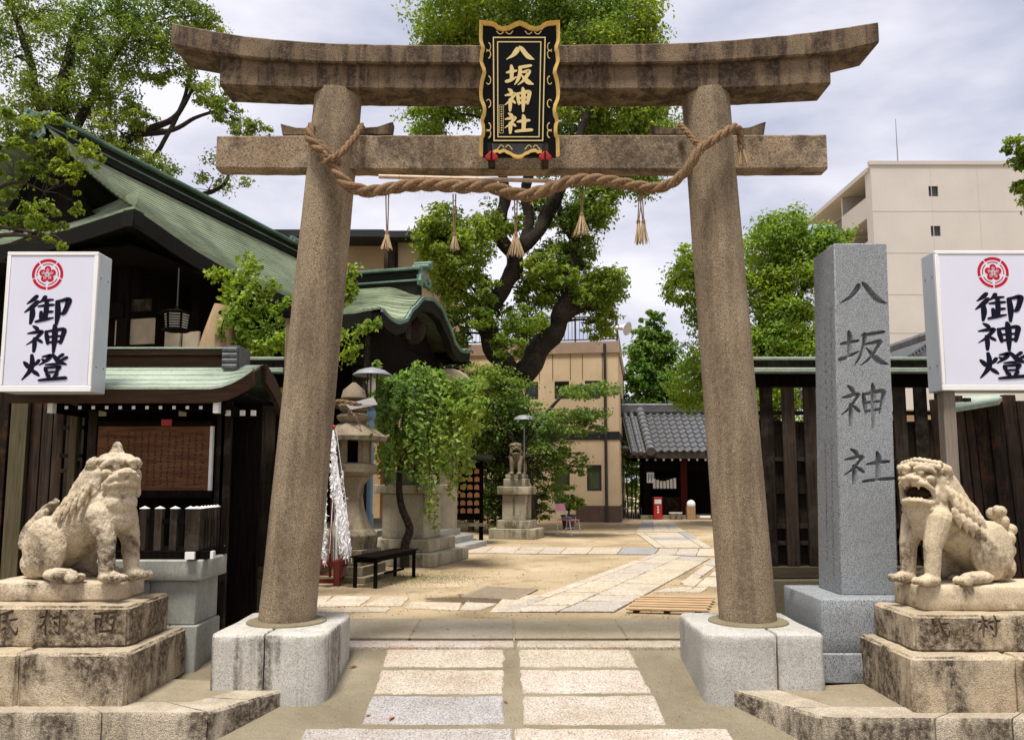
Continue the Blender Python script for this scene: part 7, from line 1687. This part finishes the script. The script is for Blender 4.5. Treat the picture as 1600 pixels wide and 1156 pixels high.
tree('conical_tree', 'dense upright conical green tree behind the gatehouse roof', 'tree',
     [([(W(1020, 600, 38).x, 38, 0), tuple(W(1020, 600, 38)), tuple(W(1022, 500, 38))], [.25, .18, .04])],
     [B(1022, 505, 38, 12, 28, .5, 800), B(1008, 545, 38, 30, 34, 1, 1600), B(1030, 560, 38, 34, 40, 1, 1900), B(1015, 600, 38, 46, 40, 1.2, 2400), B(1015, 530, 38, 18, 22, .8, 900), B(1035, 535, 38, 16, 22, .7, 700), B(1002, 550, 38, 18, 20, .8, 800), B(1025, 560, 38, 26, 26, 1, 1500), B(1000, 585, 38, 26, 26, 1, 1300), B(1035, 590, 38, 26, 28, 1, 1500), B(1050, 615, 38, 20, 26, .9, 900), B(1005, 620, 38, 34, 30, 1.1, 1700), B(1035, 640, 38, 34, 34, 1.1, 1700), B(992, 650, 38, 26, 34, 1, 1000), B(1060, 650, 38, 30, 34, 1, 1000), B(1075, 600, 38, 30, 34, 1, 1200), B(1090, 650, 38, 30, 34, 1, 1000), B(985, 690, 38, 24, 34, 1, 900), B(1000, 730, 38, 30, 34, 1, 900), B(1000, 500, 38, 5, 12, .3, 90), B(1033, 498, 38, 5, 16, .3, 110)],
     L_CONE, .19, 41, sub=.3, up=.9, bark='twig')
tree('broadleaf_tree', 'leafy tree cut off at the upper right edge beside the apartment block', 'tree',
     [([(W(1660, 600, 20).x, 20, 0), tuple(W(1650, 400, 20)), tuple(W(1630, 250, 20)), tuple(W(1600, 230, 20))], [.25, .2, .12, .05])],
     [B(1588, 228, 20, 16, 16, .5, 500), B(1605, 245, 20, 22, 20, .6, 600), B(1592, 255, 20, 12, 8, .3, 160), B(1603, 285, 20, 14, 14, .5, 350), B(1640, 240, 20, 30, 40, .9, 1200), B(1640, 300, 20, 30, 40, .9, 1000)], L_CAM, .13, 51, bark='twig')
# leaves of a near tree, over the left sign
YQ = 9.4
tree('overhanging_tree', 'light green overhanging branches in front of the hall roof, above the left sign', 'tree',
     [([(W(-90, 600, YQ).x, YQ, 0), tuple(W(-80, 500, YQ)), tuple(W(-60, 350, YQ)), tuple(W(-40, 220, YQ))], [.12, .1, .07, .03]), (T((-60, 340, YQ), (-10, 300, YQ), (30, 285, YQ), (70, 300, YQ)), [.035, .025, .016, .008]), (T((-50, 280, YQ), (0, 230, YQ), (40, 215, YQ)), [.03, .02, .008])],
     [B(15, 225, YQ, 26, 26, .25, 330), B(45, 250, YQ, 26, 20, .25, 300), B(80, 268, YQ, 30, 16, .25, 280), B(110, 285, YQ, 18, 20, .2, 180), B(115, 315, YQ, 10, 20, .15, 110), B(20, 265, YQ, 26, 22, .25, 280), B(20, 335, YQ, 26, 18, .25, 260), B(60, 325, YQ, 26, 18, .25, 220), B(80, 350, YQ, 20, 18, .2, 200), B(60, 365, YQ, 20, 14, .2, 180), B(88, 375, YQ, 10, 14, .15, 100), B(15, 350, YQ, 22, 12, .2, 150), B(50, 225, YQ, 24, 18, .2, 200), B(85, 235, YQ, 26, 12, .2, 150), B(-20, 290, YQ, 40, 60, .4, 500), B(115, 225, YQ, 26, 16, .25, 260), B(70, 195, YQ, 30, 18, .25, 260), B(140, 245, YQ, 16, 14, .2, 130), B(35, 180, YQ, 30, 20, .25, 260), B(100, 255, YQ, 26, 16, .25, 220), B(10, 195, YQ, 20, 20, .2, 200)],
     L_CAM, .062, 61, bark='twig', sub=.42, wid=.6)
# ginkgo: bare sawn trunk with fresh shoots
YK = 10.6; kc = W(345, 540, YK)
gk = thing('ginkgo_tree', 'sawn-off ginkgo trunk with fresh yellow-green shoots behind the notice board', 'tree', (kc.x, YK, 0))
mb = MB(); mb.tube([(kc.x - .04, YK, 0), (kc.x - .04, YK, 1.5), tuple(W(340, 545, YK)), tuple(W(346, 520, YK)), tuple(W(352, 495, YK)), tuple(W(356, 480, YK))], [.32, .27, .235, .21, .185, .17], 18)
mb.build('trunk', M['stump'], gk, smooth=.9); q = W(345, 489, YK - .17); MB().ell(q, (.035, .02, .035), 10, 7).build('knot', M['wood_black'], gk)
mb = MB(); P_ = []; rs = random.Random(77)
sprigs = [((350, 545), (385, 470), (383, 400)), ((352, 548), (360, 440), (330, 428)), ((350, 545), (400, 480), (430, 440)), ((350, 550), (400, 520), (450, 470)), ((355, 552), (400, 560), (440, 500)), ((350, 550), (350, 500), (405, 440)), ((350, 552), (410, 540), (455, 520)), ((350, 552), (380, 500), (425, 480)), ((352, 552), (395, 545), (425, 525)), ((400, 560), (440, 540), (462, 560)), ((380, 560), (430, 590), (440, 640)), ((350, 548), (368, 450), (402, 415)), ((470, 560), (545, 525), (588, 505)), ((470, 570), (540, 560), (552, 540)), ((480, 500), (535, 450), (552, 420)), ((480, 520), (540, 470), (548, 445)), ((350, 552), (365, 490), (380, 520)), ((350, 552), (390, 530), (400, 560)), ((350, 550), (352, 470), (366, 432))]
for a, b_, c_ in sprigs:
    dY = rs.uniform(-.35, .1); P3 = path3([tuple(W(*a, YK + .1)), tuple(W(*b_, YK + dY)), tuple(W(*c_, YK + dY))], 12); mb.tube(P3, [.012 * (1 - .7 * i / (len(P3) - 1)) for i in range(len(P3))], 5)
    for i, p_ in enumerate(P3):
        for q in range(11 if i > 4 else 6): P_.append(tuple(p_ + Vector((rs.gauss(0, .05), rs.gauss(0, .05), rs.gauss(0, .042)))))
br_ = mb.build('shoots', M['twig'], gk); br_['kind'] = 'stuff'; P_ = np.array(P_); leaves_obj('crown', P_, np.random.default_rng(1).normal(size=P_.shape) + [0, -.4, .6], .062, L_GIN, gk, .85, 7)
# weeping tree
YW = 14.0; wb_ = G(632, 886)
wt = thing('weeping_tree', 'small weeping tree with drooping green branches in front of the mossy pedestal', 'tree', tuple(wb_))
tp = [tuple(wb_), tuple(W(633, 850, wb_.y - .05)), tuple(W(640, 825, wb_.y - .05)), tuple(W(627, 790, wb_.y)), tuple(W(624, 750, wb_.y)), tuple(W(634, 690, wb_.y)), tuple(W(648, 640, wb_.y)), tuple(W(660, 600, wb_.y))]
P_ = path3(tp, 6); MB().tube(P_, [.085 - .05 * i / (len(P_) - 1) for i in range(len(P_))], 10).build('trunk', M['bark'], wt, smooth=.9)
mb = MB(); LP = []; rs = random.Random(5)
Ls = [(584, 650), (589, 670), (735, 690), (738, 660), (742, 640), (596, 610), (722, 760), (640, 790), (612, 750), (588, 640), (592, 690), (598, 735), (608, 700), (616, 690), (625, 740), (640, 700), (655, 760), (668, 800), (672, 826), (690, 790), (700, 770), (712, 745), (725, 730), (735, 710), (740, 680), (605, 660), (730, 655), (676, 770), (684, 760), (695, 740), (650, 720), (630, 690), (660, 740), (708, 720)]
for k in range(120):
    ex, ey = rs.choice(Ls); ex += rs.uniform(-9, 9); ey += rs.uniform(-60, 5); sxp, syp = 660 + (ex - 660) * rs.uniform(.0, .3), 604 + rs.uniform(-8, 10); top_x = sxp + (ex - sxp) * .7; top_y = 570 + abs(top_x - 662) * .55 + rs.uniform(-6, 46); dy = rs.uniform(-.8, .75)
    P3 = path3([tuple(W(sxp, syp + 20, wb_.y)), tuple(W(top_x, top_y, wb_.y + dy * .6)), tuple(W(ex, top_y + (ey - top_y) * .45, wb_.y + dy)), tuple(W(ex + rs.uniform(-4, 4), ey, wb_.y + dy))], 9)
    mb.tube(P3, [.012 * (1 - .75 * i / (len(P3) - 1)) for i in range(len(P3))], 4)
    for i, p_ in enumerate(P3):
        if i < 5: continue
        for q in range(5): LP.append(tuple(p_ + Vector((rs.gauss(0, .045), rs.gauss(0, .045), rs.gauss(0, .045)))))
br_ = mb.build('branches', M['twig'], wt); br_['kind'] = 'stuff'; LP = np.array(LP); rg = np.random.default_rng(4); leaves_obj('crown', LP, rg.normal(size=LP.shape) + [0, -.3, .5], .105, L_WEEP, wt, .55, 9)
q = W(648, 652, wb_.y - .3); tag(MB().ell(q, (.11, .06, .12), 10, 7).build('dead_leaves', M['dryleaf'], wt, smooth=0), None)
# maple over the middle pedestal
YM = 22.6
def sprays(lst, Y): return [B(x, y, Y + dz, rx, ry, rz, n) for x, y, dz, rx, ry, rz, n in lst]
tree('maple_tree', 'layered green maple spreading around the pedestal in the middle of the yard', 'tree',
     [([(W(800, 700, YM).x + .6, YM + .6, 0), tuple(W(822, 760, YM + .6)), tuple(W(815, 700, YM + .4)), tuple(W(830, 650, YM))], [.14, .12, .09, .05]), (T((815, 705, YM + .4), (850, 650, YM), (890, 610, YM - .3), (930, 600, YM - .5)), [.07, .05, .03, .015]), (T((815, 710, YM + .4), (780, 650, YM), (760, 610, YM)), [.07, .05, .02])],
     sprays([(915, 612, -.5, 42, 8, 1, 800), (945, 608, -.6, 30, 8, .8, 500), (885, 650, -.4, 50, 9, 1, 900), (920, 650, -.5, 34, 9, .7, 500), (850, 665, -.2, 46, 12, 1, 900), (895, 672, -.4, 44, 9, .9, 700), (935, 668, -.6, 18, 5, .4, 180), (860, 700, -.2, 34, 20, .8, 900), (885, 715, -.3, 30, 16, .7, 600), (905, 730, -.3, 14, 12, .4, 220), (820, 640, .4, 34, 14, 1.1, 600), (788, 605, .2, 40, 18, 1.1, 1000), (770, 590, .4, 36, 20, .9, 900), (760, 630, .3, 34, 22, .9, 900), (790, 650, .8, 40, 26, 1, 1000), (765, 670, .6, 32, 26, .9, 900), (745, 600, 1, 30, 30, .9, 800), (858, 735, .6, 22, 28, .7, 700), (858, 770, .9, 18, 26, .6, 500), (775, 720, 1.2, 40, 34, 1, 1100), (745, 690, 1.5, 40, 34, 1, 1000), (780, 770, 1.3, 36, 30, .9, 900), (835, 720, 1.5, 30, 40, .9, 900), (850, 800, 1.0, 16, 14, .5, 260), (770, 805, 1.4, 30, 20, .7, 500)], YM),
     L_MAP, .082, 71, sub=.5, more=1.4, bark='twig', up=1.0, flat=.55, wid=.7)
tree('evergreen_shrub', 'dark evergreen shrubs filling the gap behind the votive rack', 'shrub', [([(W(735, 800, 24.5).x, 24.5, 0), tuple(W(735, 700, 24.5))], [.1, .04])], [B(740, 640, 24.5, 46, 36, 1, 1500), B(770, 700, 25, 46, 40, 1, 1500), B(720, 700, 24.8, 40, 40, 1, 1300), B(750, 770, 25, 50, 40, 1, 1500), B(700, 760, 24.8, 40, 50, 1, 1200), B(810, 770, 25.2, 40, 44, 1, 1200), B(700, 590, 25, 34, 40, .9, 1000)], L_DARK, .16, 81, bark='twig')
pp = G(890, 828); tt = thing('potted_plant', 'potted leafy shrub behind the pink chair', 'potted plant', (pp.x, pp.y + .5, 0))
MB().lathe([(.16, 0), (.22, .38), (.24, .40), (.24, .45), (.2, .45), (.18, .38)], (pp.x, pp.y + .5, 0), 16).build('pot', M['plinth'], tt, smooth=.6)
MB().tube([(pp.x, pp.y + .5, .35), (pp.x + .05, pp.y + .5, .8)], .03, 6).build('stem', M['twig'], tt); P_, Nn = clumps([((pp.x - .1, pp.y + .5, .85), (.3, .3, .3), 500), ((pp.x + .25, pp.y + .6, .8), (.26, .25, .25), 350), ((pp.x, pp.y + .5, 1.15), (.22, .2, .2), 250)], 5, .5); leaves_obj('crown', P_, Nn, .10, L_LIME, tt, .5, 5)
pp = W(985, 760, 33.5); tree('garden_saplings', 'thin bamboo-like saplings between the office and the gatehouse', 'sapling', [([(pp.x + dx, 33.5, 0), (pp.x + dx * 1.2, 33.5, 1.6), (pp.x + dx * 1.8, 33.4, 3.0)], [.035, .03, .012]) for dx in (-.3, -.12, .05, .2, .36)], [B(975, 705, 33.3, 16, 20, .5, 350), B(992, 720, 33.3, 18, 24, .5, 450), B(1002, 700, 33.6, 14, 18, .5, 260), B(985, 690, 33.6, 16, 18, .5, 300)], L_MAP, .15, 91, bark='twig', wid=.35)

# greenery closing the view far behind, and moss under the bench
for lab, bl, sd in (('dense green hedge trees far behind the gatehouse gap', [B(965, 720, 44, 40, 40, 1.5, 1500), B(1010, 760, 44, 40, 40, 1.5, 1300), B(990, 690, 44, 30, 30, 1.2, 900)], 101), ('broad dark trees far behind the right fence', [B(1190, 700, 40, 60, 60, 2, 1600), B(1260, 690, 40, 60, 60, 2, 1600), B(1330, 690, 40, 60, 60, 2, 1500), B(1240, 760, 40, 90, 40, 2, 1500)], 102)):
    x_ = bl[0][0][0]; tree('background_trees', lab, 'trees', [([(x_, 44 if sd == 101 else 40, 0), (x_, 44 if sd == 101 else 40, 2.5)], [.15, .08])], bl, L_CONE if sd == 101 else L_LIME, .22, sd, bark='twig')
rg = np.random.default_rng(17); n_ = 9000; c0_ = G(640, 903); q_ = rg.normal(size=(n_, 3)) * [.5, .42, 0] + np.array([c0_.x, c0_.y, .006]); q_[:, 2] = .004 + rg.uniform(0, .012, n_)
mo_ = leaves_obj('moss', q_, rg.normal(size=(n_, 3)) * .4 + [0, 0, 1], .013, leafmat('moss_green', (.15, .145, .05), (.24, .22, .10), .75, .1), None, .7, 3); tag(mo_, 'patchy green moss on the sandy ground under the bench', 'moss', kind='stuff')

rg = np.random.default_rng(23); n_ = 5200; yy = 8.2 + rg.uniform(0, 1, n_) ** 1.6 * 22; xx = (rg.uniform(-.42, .34, n_)) * yy + .2
q_ = np.stack([xx, yy, .004 + rg.uniform(0, .006, n_)], 1); tag(leaves_obj('ground_litter', q_, rg.normal(size=(n_, 3)) * .35 + [0, 0, 1], .022, M['litter'], None, .8, 5), 'fine grit and leaf crumbs scattered over the sandy yard', 'litter', kind='stuff')
n_ = 2600; yy = rg.uniform(5.2, 7.9, n_); xx = rg.uniform(-2.2, 2.2, n_); q_ = np.stack([xx, yy, RZ0 - RSL * (RY0 - yy) + .004], 1)
tag(leaves_obj('approach_grit', q_, rg.normal(size=(n_, 3)) * .35 + [0, 0, 1], .009, M['litter'], None, .8, 6), 'fine grit scattered over the concrete approach', 'grit', kind='stuff')
